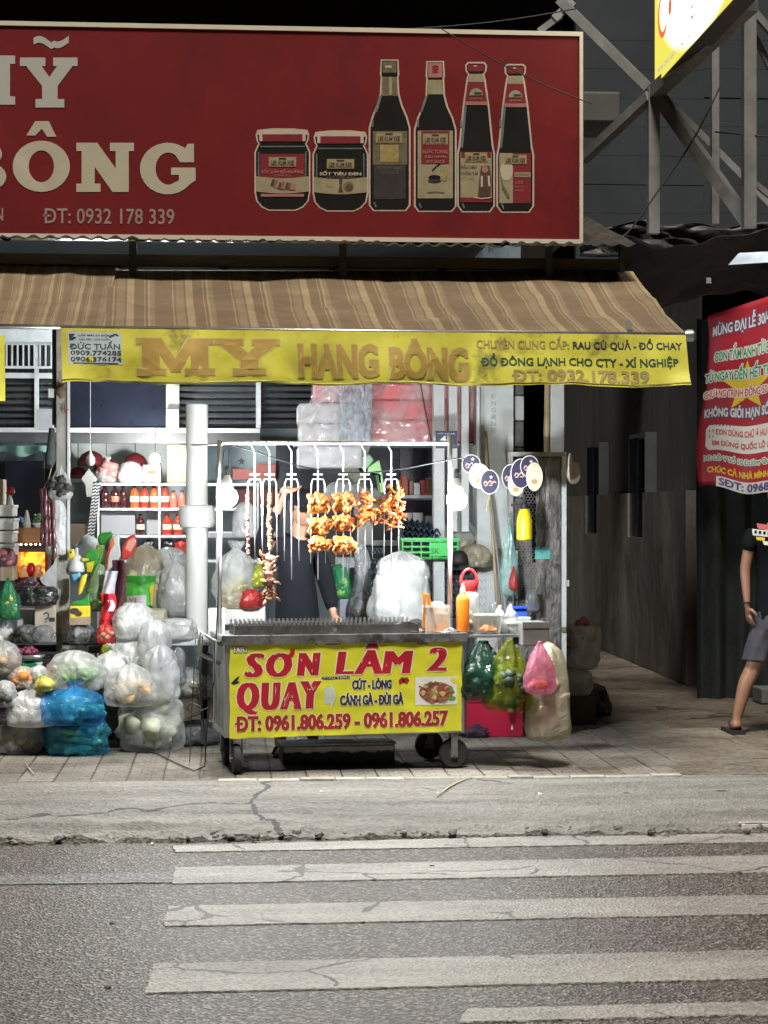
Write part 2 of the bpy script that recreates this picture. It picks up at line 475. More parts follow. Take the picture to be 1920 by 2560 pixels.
# ------------------------------------------------------------------ the ground
def ground_mat(name, base, dark, light, gsc, rough=.8, bump=.6, cell=.5, dirt=None, dsc=.6, streak=None, crack=0):
    m = bpy.data.materials.new(name); m.use_nodes = True
    N = m.node_tree.nodes; L = m.node_tree.links
    b = N['Principled BSDF']; b.inputs['Roughness'].default_value = rough
    geo = N.new('ShaderNodeNewGeometry'); P = geo.outputs['Position']
    v = N.new('ShaderNodeTexVoronoi'); v.inputs['Scale'].default_value = gsc; L.new(P, v.inputs[0])
    bw = N.new('ShaderNodeRGBToBW'); L.new(v.outputs['Color'], bw.inputs[0])
    rp = N.new('ShaderNodeValToRGB'); e = rp.color_ramp.elements
    e[0].position = .2; e[0].color = tuple(dark)+(1,); e[1].position = .92; e[1].color = tuple(light)+(1,)
    k = e.new(.55); k.color = tuple(base)+(1,)
    L.new(bw.outputs[0], rp.inputs[0])
    n = N.new('ShaderNodeTexNoise'); n.inputs['Scale'].default_value = dsc; n.inputs['Detail'].default_value = 9; n.inputs['Roughness'].default_value = .68
    if streak:
        mp = N.new('ShaderNodeMapping'); mp.inputs['Scale'].default_value = streak; L.new(P, mp.inputs[0]); L.new(mp.outputs[0], n.inputs[0])
    else: L.new(P, n.inputs[0])
    r2 = N.new('ShaderNodeValToRGB'); r2.color_ramp.elements[0].position = .38; r2.color_ramp.elements[1].position = .66
    d = dirt or tuple(c*.55 for c in base)
    r2.color_ramp.elements[0].color = tuple(d)+(1,); r2.color_ramp.elements[1].color = tuple(c*1.15 for c in base)+(1,)
    L.new(n.outputs[0], r2.inputs[0])
    mx = N.new('ShaderNodeMixRGB'); mx.inputs[0].default_value = cell
    L.new(r2.outputs[0], mx.inputs[1]); L.new(rp.outputs[0], mx.inputs[2])
    cs = mx.outputs[0]
    n2 = N.new('ShaderNodeTexNoise'); n2.inputs['Scale'].default_value = gsc*.9; n2.inputs['Detail'].default_value = 4; L.new(P, n2.inputs[0])
    h = N.new('ShaderNodeMath'); h.operation = 'ADD'; L.new(n2.outputs[0], h.inputs[0]); L.new(v.outputs['Distance'], h.inputs[1])
    hs = h.outputs[0]
    if crack:
        vc = N.new('ShaderNodeTexVoronoi'); vc.feature = 'DISTANCE_TO_EDGE'; vc.inputs['Scale'].default_value = crack
        nd = N.new('ShaderNodeTexNoise'); nd.inputs['Scale'].default_value = 3; nd.inputs['Detail'].default_value = 5; L.new(P, nd.inputs[0])
        ma = N.new('ShaderNodeMixRGB'); ma.blend_type = 'ADD'; ma.inputs[0].default_value = .35; L.new(P, ma.inputs[1]); L.new(nd.outputs['Color'], ma.inputs[2]); L.new(ma.outputs[0], vc.inputs[0])
        lt = N.new('ShaderNodeMath'); lt.operation = 'LESS_THAN'; lt.inputs[1].default_value = .012*crack**.5; L.new(vc.outputs['Distance'], lt.inputs[0])
        m2 = N.new('ShaderNodeMixRGB'); m2.inputs[2].default_value = tuple(c*.25 for c in base)+(1,)
        n5 = N.new('ShaderNodeTexNoise'); n5.inputs['Scale'].default_value = .9; L.new(P, n5.inputs[0])
        g5 = N.new('ShaderNodeMath'); g5.operation = 'GREATER_THAN'; g5.inputs[1].default_value = .5; L.new(n5.outputs[0], g5.inputs[0])
        mu = N.new('ShaderNodeMath'); mu.operation = 'MULTIPLY'; L.new(lt.outputs[0], mu.inputs[0]); L.new(g5.outputs[0], mu.inputs[1])
        L.new(mu.outputs[0], m2.inputs[0]); L.new(cs, m2.inputs[1]); cs = m2.outputs[0]
    L.new(cs, b.inputs['Base Color'])
    bp = N.new('ShaderNodeBump'); bp.inputs['Strength'].default_value = bump; bp.inputs['Distance'].default_value = .012
    L.new(hs, bp.inputs['Height']); L.new(bp.outputs[0], b.inputs['Normal'])
    return m

m_asphalt = ground_mat('asphalt', (.054,.045,.036), (.034,.028,.022), (.33,.29,.25), 80, .5, .7, .72, dirt=(.036,.028,.021), dsc=1.1, streak=(.16,.8,1))
m_paint = ground_mat('road_paint', (.33,.32,.295), (.14,.13,.115), (.40,.385,.36), 75, .55, .6, .42, dirt=(.115,.108,.096), dsc=1.4, streak=(.5,1.6,1), crack=1.3)
m_oldpaint = ground_mat('worn_paint', (.15,.15,.15), (.06,.06,.06), (.25,.25,.24), 62, .6, .6, .7, dirt=(.1,.095,.09), dsc=3)
m_apron = ground_mat('apron_concrete', (.195,.188,.170), (.09,.085,.075), (.31,.30,.275), 55, .8, .7, .28, dirt=(.085,.080,.070), dsc=2.0, streak=(.35, 2.4, 1), crack=.55)
m_base = ground_mat('pavement_bed', (.13,.115,.10), (.06,.05,.04), (.2,.18,.16), 50, .85, .6, .4)
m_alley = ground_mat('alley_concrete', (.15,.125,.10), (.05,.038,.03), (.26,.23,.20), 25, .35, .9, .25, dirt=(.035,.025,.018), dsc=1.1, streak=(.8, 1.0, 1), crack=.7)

ROAD_Z = -.12
Yedge = G(960, 2098, ROAD_Z).y
Ytile = G(960, 1946, 0).y
tag(mk('road', MB().grid(lambda u, v: Vector((-30+60*u, -12+(Yedge+.2+12)*v, ROAD_Z)), 30, 12), m_asphalt, keep=True), kind='structure')
def crumble(x): return Yedge + .035*nz(x*2.2) + .02*nz(x*9, 4) + .012*nz(x*25, 8)
def apron_fn(u, v):
    x = -14 + 28*u
    e = crumble(x); y = e + (Ytile - .005 - e) * (v ** 1.15)
    t = (y - e) / (Ytile - e)
    z = -.10 + .10*min(1, (t/.9))**.8
    z += (1-t)*t*.05*nz(x*1.3, y*1.5) + .030*(1-t)**2*nz(x*6, y*9, 3) + .016*(1-t)**1.5*nz(x*22, y*25, 3) + .012*max(0, nz(x*3, y*7, 9))
    return Vector((x, y, z if t < .97 else 0))
mbx = MB().grid(apron_fn, 700, 36)
b0 = len(mbx.v)
mbx.add([Vector((-14+28*i/700, crumble(-14+28*i/700)-.006, ROAD_Z-.03)) for i in range(701)], [])
mbx.f += [(b0+i, b0+i+1, i+1, i) for i in range(700)]; mbx.mi += [0]*700
tag(mk('kerb_apron', mbx, m_apron, keep=True, smooth=30), kind='structure')
tag(mk('crumbled_mortar', (lambda q: ([q.blob((x, crumble(x)-.03+random.random()**2*.16, ROAD_Z+.004+random.uniform(0,.012)+(.02 if i % 3 else 0)), r, r*.8, r*.6, i, .4, 1.5, 6, 4)
      for i in range(260) for x in [random.uniform(-3.2, 3.4)] for r in [random.choice((.006,.009,.014,.022))*random.uniform(.7,1.2)]], q)[1])(MB()), m_apron, keep=True), kind='stuff')

def stripe(name, corners, mat, n=160, rag=.010):
    P4 = [G(x, y, ROAD_Z+.003) for x, y in corners]      # tl, tr, br, bl
    def fn(u, v):
        a = P4[0].lerp(P4[1], u); b = P4[3].lerp(P4[2], u); p = a.lerp(b, v)
        if v in (0, 1): p.y += rag*nz(p.x*9, v*7, corners[0][1]) + rag*.6*nz(p.x*30, v)
        if u in (0, 1): p.x += rag*2*nz(p.y*12, u*5, corners[0][1])
        return p
    return tag(mk(name, MB().grid(fn, n, 4), mat, keep=True, solid=.005), kind='structure')
stripe('crosswalk_stripe', [(432,2115),(2300,2066),(2300,2099),(436,2131)], m_paint)
stripe('crosswalk_stripe', [(438,2169),(2300,2131),(2300,2173),(432,2210)], m_paint)
stripe('crosswalk_stripe', [(424,2266),(2300,2231),(2300,2278),(405,2316)], m_paint)
stripe('crosswalk_stripe', [(388,2410),(2300,2367),(2300,2438),(360,2483)], m_paint)
stripe('crosswalk_stripe', [(1166,2523),(2300,2495),(2300,2526),(1150,2556)], m_paint)
stripe('worn_road_marking', [(-300,2195),(432,2182),(430,2207),(-300,2215)], m_oldpaint)

tag(mk('pavement_bed', MB().box(-30, 30, Ytile, 60, -.3, -.012), m_base, keep=True), kind='structure')
# paving tiles, each its own piece, laid in rows back from the apron
def tile_mat():
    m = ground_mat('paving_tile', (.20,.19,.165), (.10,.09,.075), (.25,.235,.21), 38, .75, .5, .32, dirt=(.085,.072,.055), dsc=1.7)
    N = m.node_tree.nodes; L = m.node_tree.links; b = N['Principled BSDF']
    tc = N.new('ShaderNodeTexCoord'); br = N.new('ShaderNodeTexBrick')
    br.offset = .5; br.squash = .6; br.squash_frequency = 2
    br.inputs['Scale'].default_value = 8.5; br.inputs['Mortar Size'].default_value = .035; br.inputs['Brick Width'].default_value = .9; br.inputs['Row Height'].default_value = .55
    L.new(tc.outputs['Object'], br.inputs[0])
    old = b.inputs['Base Color'].links[0].from_socket
    mx = N.new('ShaderNodeMixRGB'); mx.blend_type = 'MULTIPLY'; mx.inputs[2].default_value = (.45,.42,.38,1)
    mm = N.new('ShaderNodeMath'); mm.operation = 'MULTIPLY'; mm.inputs[1].default_value = .7
    L.new(br.outputs['Fac'], mm.inputs[0]); L.new(mm.outputs[0], mx.inputs[0]); L.new(old, mx.inputs[1])
    oi = N.new('ShaderNodeObjectInfo'); hs = N.new('ShaderNodeHueSaturation'); mr = N.new('ShaderNodeMapRange'); mr.inputs[3].default_value = .82; mr.inputs[4].default_value = 1.14
    L.new(oi.outputs['Random'], mr.inputs[0]); L.new(mr.outputs[0], hs.inputs['Value']); L.new(mx.outputs[0], hs.inputs['Color']); L.new(hs.outputs[0], b.inputs['Base Color'])
    ob = b.inputs['Normal'].links[0].from_socket
    b2 = N.new('ShaderNodeBump'); b2.invert = True; b2.inputs['Strength'].default_value = .9; b2.inputs['Distance'].default_value = .006
    L.new(br.outputs['Fac'], b2.inputs['Height']); L.new(ob, b2.inputs['Normal']); L.new(b2.outputs[0], b.inputs['Normal'])
    return m
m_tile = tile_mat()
paving = thing('pavement', None, None, (0, 0, 0)); paving['kind'] = 'structure'
TW, TD = .205, .42
tile0 = None
for j in range(7):
    for i in range(-14, 13):
        x = (i + .5) * TW + .06 + .4; y = Ytile + .012 + (j + .5) * TD
        if tile0 is None:
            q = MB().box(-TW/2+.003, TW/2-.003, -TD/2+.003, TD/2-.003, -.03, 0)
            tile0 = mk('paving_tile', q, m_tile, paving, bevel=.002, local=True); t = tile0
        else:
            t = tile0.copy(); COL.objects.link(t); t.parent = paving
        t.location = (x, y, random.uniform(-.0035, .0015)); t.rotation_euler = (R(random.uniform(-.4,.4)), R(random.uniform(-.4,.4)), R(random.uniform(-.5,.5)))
m_kerb = M('kerb_stone', (.33,.30,.25), .75, var=.35, sc=9, bump=.5, bsc=30, rand=.18)
k0 = None; x = G(545, 1938).x; 
while x < G(1660, 1930).x:
    w = random.uniform(.13, .32)
    q = MB().box(x, x+w-.008, Ytile-.075, Ytile+.004, -.05, .006+random.uniform(0,.008))
    mk('kerb_stone', q, m_kerb, paving, bevel=.006); x += w
# flagstones right of the tiles and the alley floor
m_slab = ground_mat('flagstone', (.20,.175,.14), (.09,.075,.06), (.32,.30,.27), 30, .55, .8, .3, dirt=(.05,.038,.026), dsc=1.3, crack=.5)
xx = G(1640, 1900).x
for j in range(4):
    for i in range(5):
        x0 = xx + i*.72 + .1*(j % 2); y0 = Ytile + .01 + j*.62
        if x0 > 4.6: continue
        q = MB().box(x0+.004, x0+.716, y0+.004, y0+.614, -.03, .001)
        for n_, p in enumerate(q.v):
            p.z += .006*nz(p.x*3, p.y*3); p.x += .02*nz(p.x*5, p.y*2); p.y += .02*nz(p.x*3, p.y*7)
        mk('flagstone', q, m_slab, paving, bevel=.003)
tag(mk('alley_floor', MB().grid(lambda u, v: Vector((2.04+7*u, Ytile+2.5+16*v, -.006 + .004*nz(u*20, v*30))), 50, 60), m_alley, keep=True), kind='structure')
m_floor = M('shop_floor', (.28,.27,.26), .5, sc=3, wear=((.12,.11,.1), 2, .5))
tag(mk('shop_floor', MB().box(-4, 2.03, Ytile+2.98, 17.6, -.02, .02), m_floor, keep=True), kind='structure')
# litter on the apron and the road
m_paper = M('litter_paper', (.7,.68,.62), .7); m_leaf = M('dry_leaf', (.12,.09,.05), .7); m_peb = M('pebble', (.22,.2,.18), .8)
def apz(x, y):
    t = (y - crumble(x)) / (Ytile - crumble(x)); return -.10+.10*min(1, max(0, t)/.9)**.8 if 0 < t < 1 else (ROAD_Z if t <= 0 else 0)
for (px, py, nm, lab, sz, mt) in [
    (1352, 1988, 'paper_scrap', 'small white paper scrap on the apron in front of the cart', .035, m_paper),
    (1565, 1984, 'pebble', 'grey pebble on the apron right of the paper scrap', .028, m_peb),
    (1905, 1964, 'paper_scrap', 'folded white card lying by the right edge of the picture', .06, m_paper),
    (1080, 2168, 'stone_chip', 'black stone chip on the second crosswalk stripe', .022, m_leaf),
    (1670, 2094, 'stone_chip', 'dark stone chip on the first crosswalk stripe near its right end', .02, m_leaf),
    (1096, 1986, 'paper_scrap', 'tiny white scrap beside the dry straw on the apron', .022, m_paper),
    (1028, 1999, 'stone_chip', 'dark chip on the apron left of the dry straw', .015, m_leaf),
    (805, 1982, 'paper_scrap', 'pale paper scrap on the apron below the cart banner', .03, m_paper),
    (278, 2311, 'stone_chip', 'black chip on the bare asphalt left of the stripes', .018, m_leaf),
    (270, 2471, 'stone_chip', 'black chip on the asphalt near the fourth stripe end', .022, m_leaf),
    (382, 2113, 'paper_scrap', 'white scrap against the crumbling apron edge', .02, m_paper)]:
    g = G(px, py, -.04); z = apz(g.x, g.y); g = G(px, py, z); z = apz(g.x, g.y); g = G(px, py, z)
    q = MB().blob((g.x, g.y, z+sz*.22), sz*.6, sz*.5, sz*.3, px, .5, 1.4, 7, 5) if mt is not m_paper else MB().prism([(g.x-sz*.5, g.y-sz*.3, z+.004), (g.x+sz*.4, g.y-sz*.4, z+.01), (g.x+sz*.5, g.y+sz*.4, z+.004), (g.x-sz*.3, g.y+sz*.5, z+.012)], (0, 0, .002))
    tag(mk(nm, q, mt), lab, 'litter')
g = G(1090, 1995, -.03)
m_straw = M('dry_straw', (.45,.38,.26), .8)
def straw(pts, r, lab):
    q = [G(x, y, -.035) for x, y in pts]; 
    q = [Vector((p.x, p.y, apz(p.x, p.y)+.012)) for p in q]
    tag(mk('dry_straw', MB().tube(q, [r*.6, r, r, r*.5][:len(q)], 5), m_straw, smooth=True), lab, 'litter', )
straw([(1092,1998),(1120,1983),(1150,1972),(1180,1964)], .005, 'long pale dry straw on the apron below the cart wheels')
straw([(1034,1984),(1060,1983),(1088,1986)], .003, 'thin short dry straw left of the long one')
straw([(62,1925),(72,1940),(84,1955)], .004, 'dry twig on the tiles in front of the blue bag')
# drain inlet at the right edge
d = G(1895, 2050, -.06)
dr = thing('drain_inlet', 'white rimmed black drain inlet at the broken right end of the apron', 'drain', (d.x, d.y, apz(d.x, d.y)))
mk('rim', MB().box(-.09,.12,-.05,-.035,-.02,.012).box(-.09,.12,.035,.05,-.02,.012).box(-.09,-.075,-.035,.035,-.02,.012).box(.105,.12,-.035,.035,-.02,.012), M('drain_rim', (.6,.58,.55), .6), dr, local=True)
mk('slot', MB().box(-.075,.105,-.035,.035,-.03,.006), M('black_void', (.01,.01,.01), .9), dr, local=True)

# ------------------------------------------------------------------ billboard
YB = 13.55
m_red = M('billboard_red', (.165,.012,.013), .38, var=.25, sc=.9, bump=.25, bsc=1.1, wear=((.11,.009,.012), .7, .5))
m_cream = M('print_cream', (.42,.38,.28), .5, var=.08); m_grey = M('print_grey', (.40,.39,.35), .5, var=.06)
m_frame = M('cream_frame', (.6,.54,.42), .5, var=.1)
m_dim = M('print_dim_pink', (.3,.21,.19), .5)
bb = thing('billboard', 'long dark red shop billboard printed with cream lettering and six sauce jars and bottles', 'billboard', A(700, 612, YB))
pf = on_plane(YB, .0016)
slope_t = lambda x: 42 + (x)*.0272; slope_b = lambda x: 594 + x*.0125
zt0, zb0 = A(700, 66, YB).z, A(700, 602, YB).z
xR = A(1457, 300, YB).x; xL = A(-420, 300, YB).x
mk('panel', MB().box(xL, xR-.02, YB, YB+.10, zb0+.02, zt0-.02), m_red, bb)
w_ = .03
mk('frame_rail', MB().box(xL-.02, xR, YB-.012, YB+.11, zt0-w_, zt0), m_frame, bb)
mk('frame_rail', MB().box(xL-.02, xR, YB-.012, YB+.11, zb0, zb0+w_), m_frame, bb)
mk('frame_rail', MB().box(xR-w_*.8, xR, YB-.012, YB+.11, zb0+w_, zt0-w_), m_frame, bb)
for px in (-200, 330, 860, 1380):
    x = A(px, 640, YB).x
    mk('support_strut', MB().box(x-.025, x+.025, YB+.12, YB+.17, zb0-.25, zt0+.02), M('steel_dark', (.08,.08,.08), .5, .6), bb)
p = Print(pf)
sl = .0285
def G2(ch, x0, y0, x1, y1, m, prn=p, lift=2):
    o, h = SLAB[ch]; prn.glyph(o, x0, y0, x1, y1, m, lift, h)
p.auto = (bb, False)
G2('M', -130, 139, 38, 262, m_grey); p.build('lettering', bb); p = Print(pf); G2('Y', 50, 144, 194, 269, m_grey, p)
til = [(84,128)] + [(84+88*t, 108 - 13*math.sin(t*math.pi*1.9+.1) + 3) for t in [i/12 for i in range(13)]] 
til = [(84+88*i/12, 101+11*math.cos(i/12*2*math.pi*.95+2.2)-(8 if i > 6 else 0)) for i in range(13)]
til2 = [(x_, y_+17) for x_, y_ in til[::-1]]
p.poly(til+til2, m_grey, 2)
p.build('lettering', bb); p = Print(pf)
G2('B', -128, 355, 16, 477, m_cream, p); p.build('lettering', bb); p = Print(pf); G2('O', 32, 352, 175, 480, m_cream, p)
p.poly([(66,339),(88,303),(122,303),(141,342),(118,342),(105,322),(88,339)], m_cream, 2)
p.build('lettering', bb); p = Print(pf); G2('N', 191, 357, 335, 480, m_cream, p); p.build('lettering', bb); p = Print(pf); G2('G', 350, 357, 489, 486, m_cream, p); p.build('lettering', bb); p = Print(pf, auto=(bb, False))
p.text('ĐT: 0932 178 339', 112, 520, 436, 559, m_dim, 2, bold=.012, slope=.008)
p.text('N', -14, 520, 8, 552, m_dim, 2, bold=.012)
p.build('lettering', bb)
# printed jars and bottles
m_blk = M('print_black', (.012,.011,.010), .35, var=.3); m_lab = M('print_label', (.30,.255,.15), .5, var=.25, sc=14)
m_lred = M('print_label_red', (.19,.014,.02), .45, var=.2, sc=10); m_gold = M('print_gold', (.36,.27,.09), .5, var=.4, sc=30)
m_out = M('print_outline', (.5,.4,.32), .5); m_pink = M('print_pink', (.36,.14,.12), .5); m_sheen = M('print_sheen', (.13,.17,.16), .5, var=.5, sc=9)
m_olive = M('print_olive', (.16,.13,.07), .5, var=.5, sc=12); m_brown = M('print_brown', (.11,.05,.03), .5, var=.6, sc=25); m_drk = M('print_dark_grey', (.035,.028,.028), .5, var=.4, sc=10)
def grow(pts, d):
    c = (sum(q[0] for q in pts)/len(pts), sum(q[1] for q in pts)/len(pts))
    res = []; n = len(pts)
    area = sum(pts[i][0]*pts[(i+1) % n][1]-pts[(i+1) % n][0]*pts[i][1] for i in range(n))
    sg = 1 if area > 0 else -1
    for i in range(n):
        a, b, c_ = pts[i-1], pts[i], pts[(i+1) % n]
        e1 = Vector((b[0]-a[0], b[1]-a[1])); e2 = Vector((c_[0]-b[0], c_[1]-b[1]))
        n1 = Vector((e1.y, -e1.x)); n2 = Vector((e2.y, -e2.x))
        if n1.length: n1.normalize()
        if n2.length: n2.normalize()
        nn = (n1+n2)
        if nn.length > .3: nn.normalize()
        res.append((b[0]+nn.x*d*sg, b[1]+nn.y*d*sg))
    return res
def mirror(cx, half):
    return [(cx-w, y) for w, y in half] + [(cx+w, y) for w, y in half[::-1]]
def plate(pr, cx, cy, w, h, t, lift=5):
    pr.rect(cx-w/2, cy-h/2, cx+w/2, cy+h/2, m_gold, lift)
    pr.rect(cx-w/2+3, cy-h/2+3, cx+w/2-3, cy+h/2-3, m_lab, lift+1)
    pr.rect(cx-w*.14, cy-h/2+2, cx+w*.14, cy-h/2+6, m_drk, lift+2)
    pr.text(t, cx-w*.42, cy-h*.12, cx+w*.42, cy+h*.30, m_brown, lift+2, bold=.03)
def jar(cx, yt, yb, w, red, words):
    pr = Print(pf); hw = w/2
    body = mirror(cx, [(hw-3, yt+12),(hw-5, yt+26),(hw-10, yt+34),(hw-6, yt+42),(hw, yt+56),(hw, yb-44),(hw-4, yb-22),(hw-16, yb-8),(hw*.5, yb)])
    lid = mirror(cx, [(hw-8, yt+6),(hw-8, yt+26)])
    pr.poly(grow(mirror(cx, [(hw*.4, yt),(hw-6, yt+3),(hw-3, yt+12),(hw-5, yt+26),(hw-10, yt+34),(hw-6, yt+42),(hw, yt+56),(hw, yb-44),(hw-4, yb-22),(hw-16, yb-8),(hw*.5, yb)]), 4), m_out, 1)
    pr.poly(body, m_blk, 2)
    pr.poly(mirror(cx, [(hw-8, yt+9),(hw-8, yt+28)]), m_out, 3)
    pr.poly(mirror(cx, [(hw-16, yt+11),(hw-16, yt+29)]), m_lred, 4)
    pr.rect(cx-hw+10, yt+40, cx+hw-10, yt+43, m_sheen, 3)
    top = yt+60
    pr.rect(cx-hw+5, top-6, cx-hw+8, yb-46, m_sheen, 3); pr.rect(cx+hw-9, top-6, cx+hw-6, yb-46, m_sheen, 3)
    pr.rect(cx-hw+10, top, cx+hw-10, yb-42, m_lred if red else m_blk, 3)
    band = [(cx-hw, yb-82)] + [(cx-hw+w*i/8, yb-82+5*math.sin(math.pi*i/8)) for i in range(1, 9)] + [(cx+hw-w*i/8, yb-44+5*math.sin(math.pi*i/8)) for i in range(9)]
    pr.poly(band, m_lab, 4)
    plate(pr, cx, top+20, w*.52, 24, 'LEE KUM KEE')
    pr.text(words, cx-hw+14, top+37, cx+hw-14, top+49, m_out if not red else m_pink, 5, bold=.03)
    if red:
        pr.text('(CHAR SIU)', cx-20, top+51, cx+20, top+58, m_pink, 5)
        for i in range(9):
            a = random.uniform(-.5,.5); px = cx-22+i*6; py = yb-62+random.uniform(-6,6)
            pr.poly([(px-8,py+8),(px-3,py-9),(px+7,py-6),(px+6,py+11)], (m_brown, m_olive, m_pink)[i % 3], 5+i*.1)
        pr.rect(cx-hw+12, yb-38, cx+hw-12, yb-31, m_pink, 4)
    else:
        pr.text('BLACK PEPPER SAUCE', cx-36, top+51, cx+36, top+56, m_olive, 5)
        pr.poly([(cx-5,yb-80),(cx+6,yb-79),(cx+3,yb-60),(cx+7,yb-44),(cx-6,yb-44),(cx-2,yb-62)], m_brown, 5)
        pr.disc(cx+20, yb-58, 13, 12, m_olive, 5); pr.disc(cx+22, yb-56, 9, 8, m_brown, 5.5); pr.disc(cx-26, yb-64, 9, 7, m_gold, 5)
    return pr.build('printed_jar', bb)
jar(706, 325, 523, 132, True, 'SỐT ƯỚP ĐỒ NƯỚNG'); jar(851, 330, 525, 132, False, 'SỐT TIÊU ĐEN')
def bottle(cx, yt, yb, half, kind):
    pr = Print(pf)
    out = mirror(cx, half)
    pr.poly(grow(out, 4.5), m_out, 1); pr.poly(out, m_blk, 2)
    hw = max(h[0] for h in half)
    if kind == 'a':
        pr.rect(cx-17, yt+2, cx+17, yt+34, m_olive, 3); pr.rect(cx-11, yt+12, cx+5, yt+18, m_out, 4); pr.rect(cx-17, yt+30, cx+17, yt+38, m_blk, 4)
        pr.poly([(cx-17,yt+40),(cx+17,yt+40),(cx+20,yt+88),(cx-20,yt+88)], m_olive, 3)
        pr.rect(cx-2, yt+42, cx+6, yt+86, m_lab, 4)
        pr.rect(cx-hw+6, 328, cx+hw-4, 412, m_olive, 3); pr.rect(cx-24, 362, cx+22, 405, m_gold, 4)
        pr.rect(cx-hw+8, 413, cx+hw-8, 498, m_drk, 3)
        plate(pr, cx-2, 345, 66, 27, 'LEE KUM KEE'); pr.text('PREMIUM DARK', cx-32, 416, cx+32, 424, m_olive, 4); pr.text('SOY SAUCE', cx-22, 427, cx+22, 435, m_olive, 4)
    if kind == 'b':
        pr.rect(cx-18, yt+2, cx+18, yt+38, m_pink, 3); pr.text('李', cx-9, yt+6, cx+9, yt+32, m_lred, 4, bold=.02); pr.poly([(cx-17,yt+44),(cx+17,yt+44),(cx+19,yt+80),(cx-19,yt+80)], m_lab, 3)
        pr.rect(cx-hw+5, 327, cx+hw-5, 496, m_lab, 3); pr.rect(cx-35, 328, cx+35, 410, m_lred, 4)
        plate(pr, cx, 348, 62, 27, 'LEE KUM KEE', 5)
        for t, a, b in (('NƯỚC TƯƠNG', 372, 385), ('ĐẬU NÀNH', 387, 397), ('SOY SAUCE', 400, 408)): pr.text(t, cx-31+(a-372)*.3, a, cx+31-(a-372)*.3, b, m_pink, 6, bold=.03)
        pr.line([(cx-8,427),(cx+4,415),(cx+12,410)], 3, m_blk, 5); pr.disc(cx-2, 444, 15, 6, m_blk, 5); pr.disc(cx-2, 452, 17, 4, m_drk, 5.4)
        pr.line([(cx-20,482),(cx,480),(cx+22,482)], 2, m_drk, 5); pr.disc(cx+22, 440, 8, 13, m_gold, 4.5)
    if kind in 'cd':
        pr.poly(mirror(cx, [(21,yt+3),(19,yt+20)]), m_lred, 3); pr.rect(cx-6, yt+5, cx+2, yt+8, m_out, 4)
        pr.poly(mirror(cx, [(16,yt+26),(20,yt+46)]), m_lab, 3)
        pr.poly(mirror(cx, [(20,yt+47),(29,yt+104)]), m_lred, 3); pr.poly(mirror(cx, [(28,yt+95),(29,yt+104)]), m_pink, 4)
        pr.poly([(cx+17*math.cos(R(a)), yt+80-18*math.sin(R(a))) for a in range(0, 181, 15)], m_lab, 5); pr.rect(cx-4, yt+72, cx+14, yt+77, m_drk, 6)
        pr.text('LEE KUM KEE', cx-16, yt+85, cx+16, yt+90, m_lab, 5)
        if kind == 'c':
            pr.rect(cx-hw+4, 380, cx+hw-4, 506, m_lab, 3); pr.rect(cx-hw+6, 380, cx+hw-6, 394, m_lred, 4); pr.rect(cx-hw+4, 494, cx+hw-4, 506, m_lred, 4)
            plate(pr, cx, 393, 56, 23, 'LEE KUM KEE', 5); pr.text('DẦU HÀO', cx-38, 411, cx+2, 421, m_brown, 5, bold=.02); pr.text('THẦN TÀI', cx-38, 427, cx+4, 437, m_brown, 5, bold=.02)
            pr.text('OYSTER SAUCE', cx-38, 442, cx-4, 448, m_gold, 5)
            pr.poly([(cx+12,416),(cx+34,414),(cx+38,450),(cx+36,492),(cx+4,492),(cx+8,450)], m_brown, 5); pr.line([(cx+14,440),(cx+14,468)], 5, m_out, 6); pr.line([(cx+31,440),(cx+33,466)], 5, m_out, 6)
            pr.disc(cx+22, 424, 8, 9, m_pink, 6); pr.line([(cx-6,494),(cx+14,497),(cx+38,494)], 3, m_out, 6)
        else:
            pr.rect(cx-hw+3, 383, cx-6, 508, m_lab, 3); pr.rect(cx-6, 383, cx+hw-4, 508, m_lred, 3)
            plate(pr, cx, 399, 56, 23, 'LEE KUM KEE', 5); pr.rect(cx-2, 431, cx+hw-5, 443, m_lab, 4); pr.text('OYSTER SAUCE', cx, 434, cx+hw-8, 440, m_brown, 5)
            for i, t in enumerate(('LEE', 'DẦU', 'HÀO')): pr.text(t, cx, 452+i*10, cx+20, 459+i*10, m_pink, 5)
            pr.disc(cx-22, 428, 16, 24, m_cream, 4); pr.poly([(cx-38,428),(cx-30,462),(cx-14,492),(cx-18,498),(cx-34,470)], m_olive, 5)
    sx0 = cx-hw+4
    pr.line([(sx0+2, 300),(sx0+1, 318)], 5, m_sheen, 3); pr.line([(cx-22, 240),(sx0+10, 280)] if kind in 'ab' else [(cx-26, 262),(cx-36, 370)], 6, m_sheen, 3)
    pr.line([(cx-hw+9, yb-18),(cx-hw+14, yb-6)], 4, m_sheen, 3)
    return pr.build('printed_bottle', bb)
HA = lambda yt, yb, w: [(19,yt),(20,yt+34),(18,yt+40),(20,yt+82),(28,yt+112),(w-8,yt+140),(w,yt+168),(w,yb-12),(w-9,yb)]
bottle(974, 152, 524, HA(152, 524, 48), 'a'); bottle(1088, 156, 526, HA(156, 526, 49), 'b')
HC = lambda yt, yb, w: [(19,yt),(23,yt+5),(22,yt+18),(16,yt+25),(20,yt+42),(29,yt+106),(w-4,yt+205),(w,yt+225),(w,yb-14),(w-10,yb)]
bottle(1190, 159, 527, HC(159, 527, 43), 'c'); bottle(1288, 164, 528, HC(164, 528, 43), 'd')

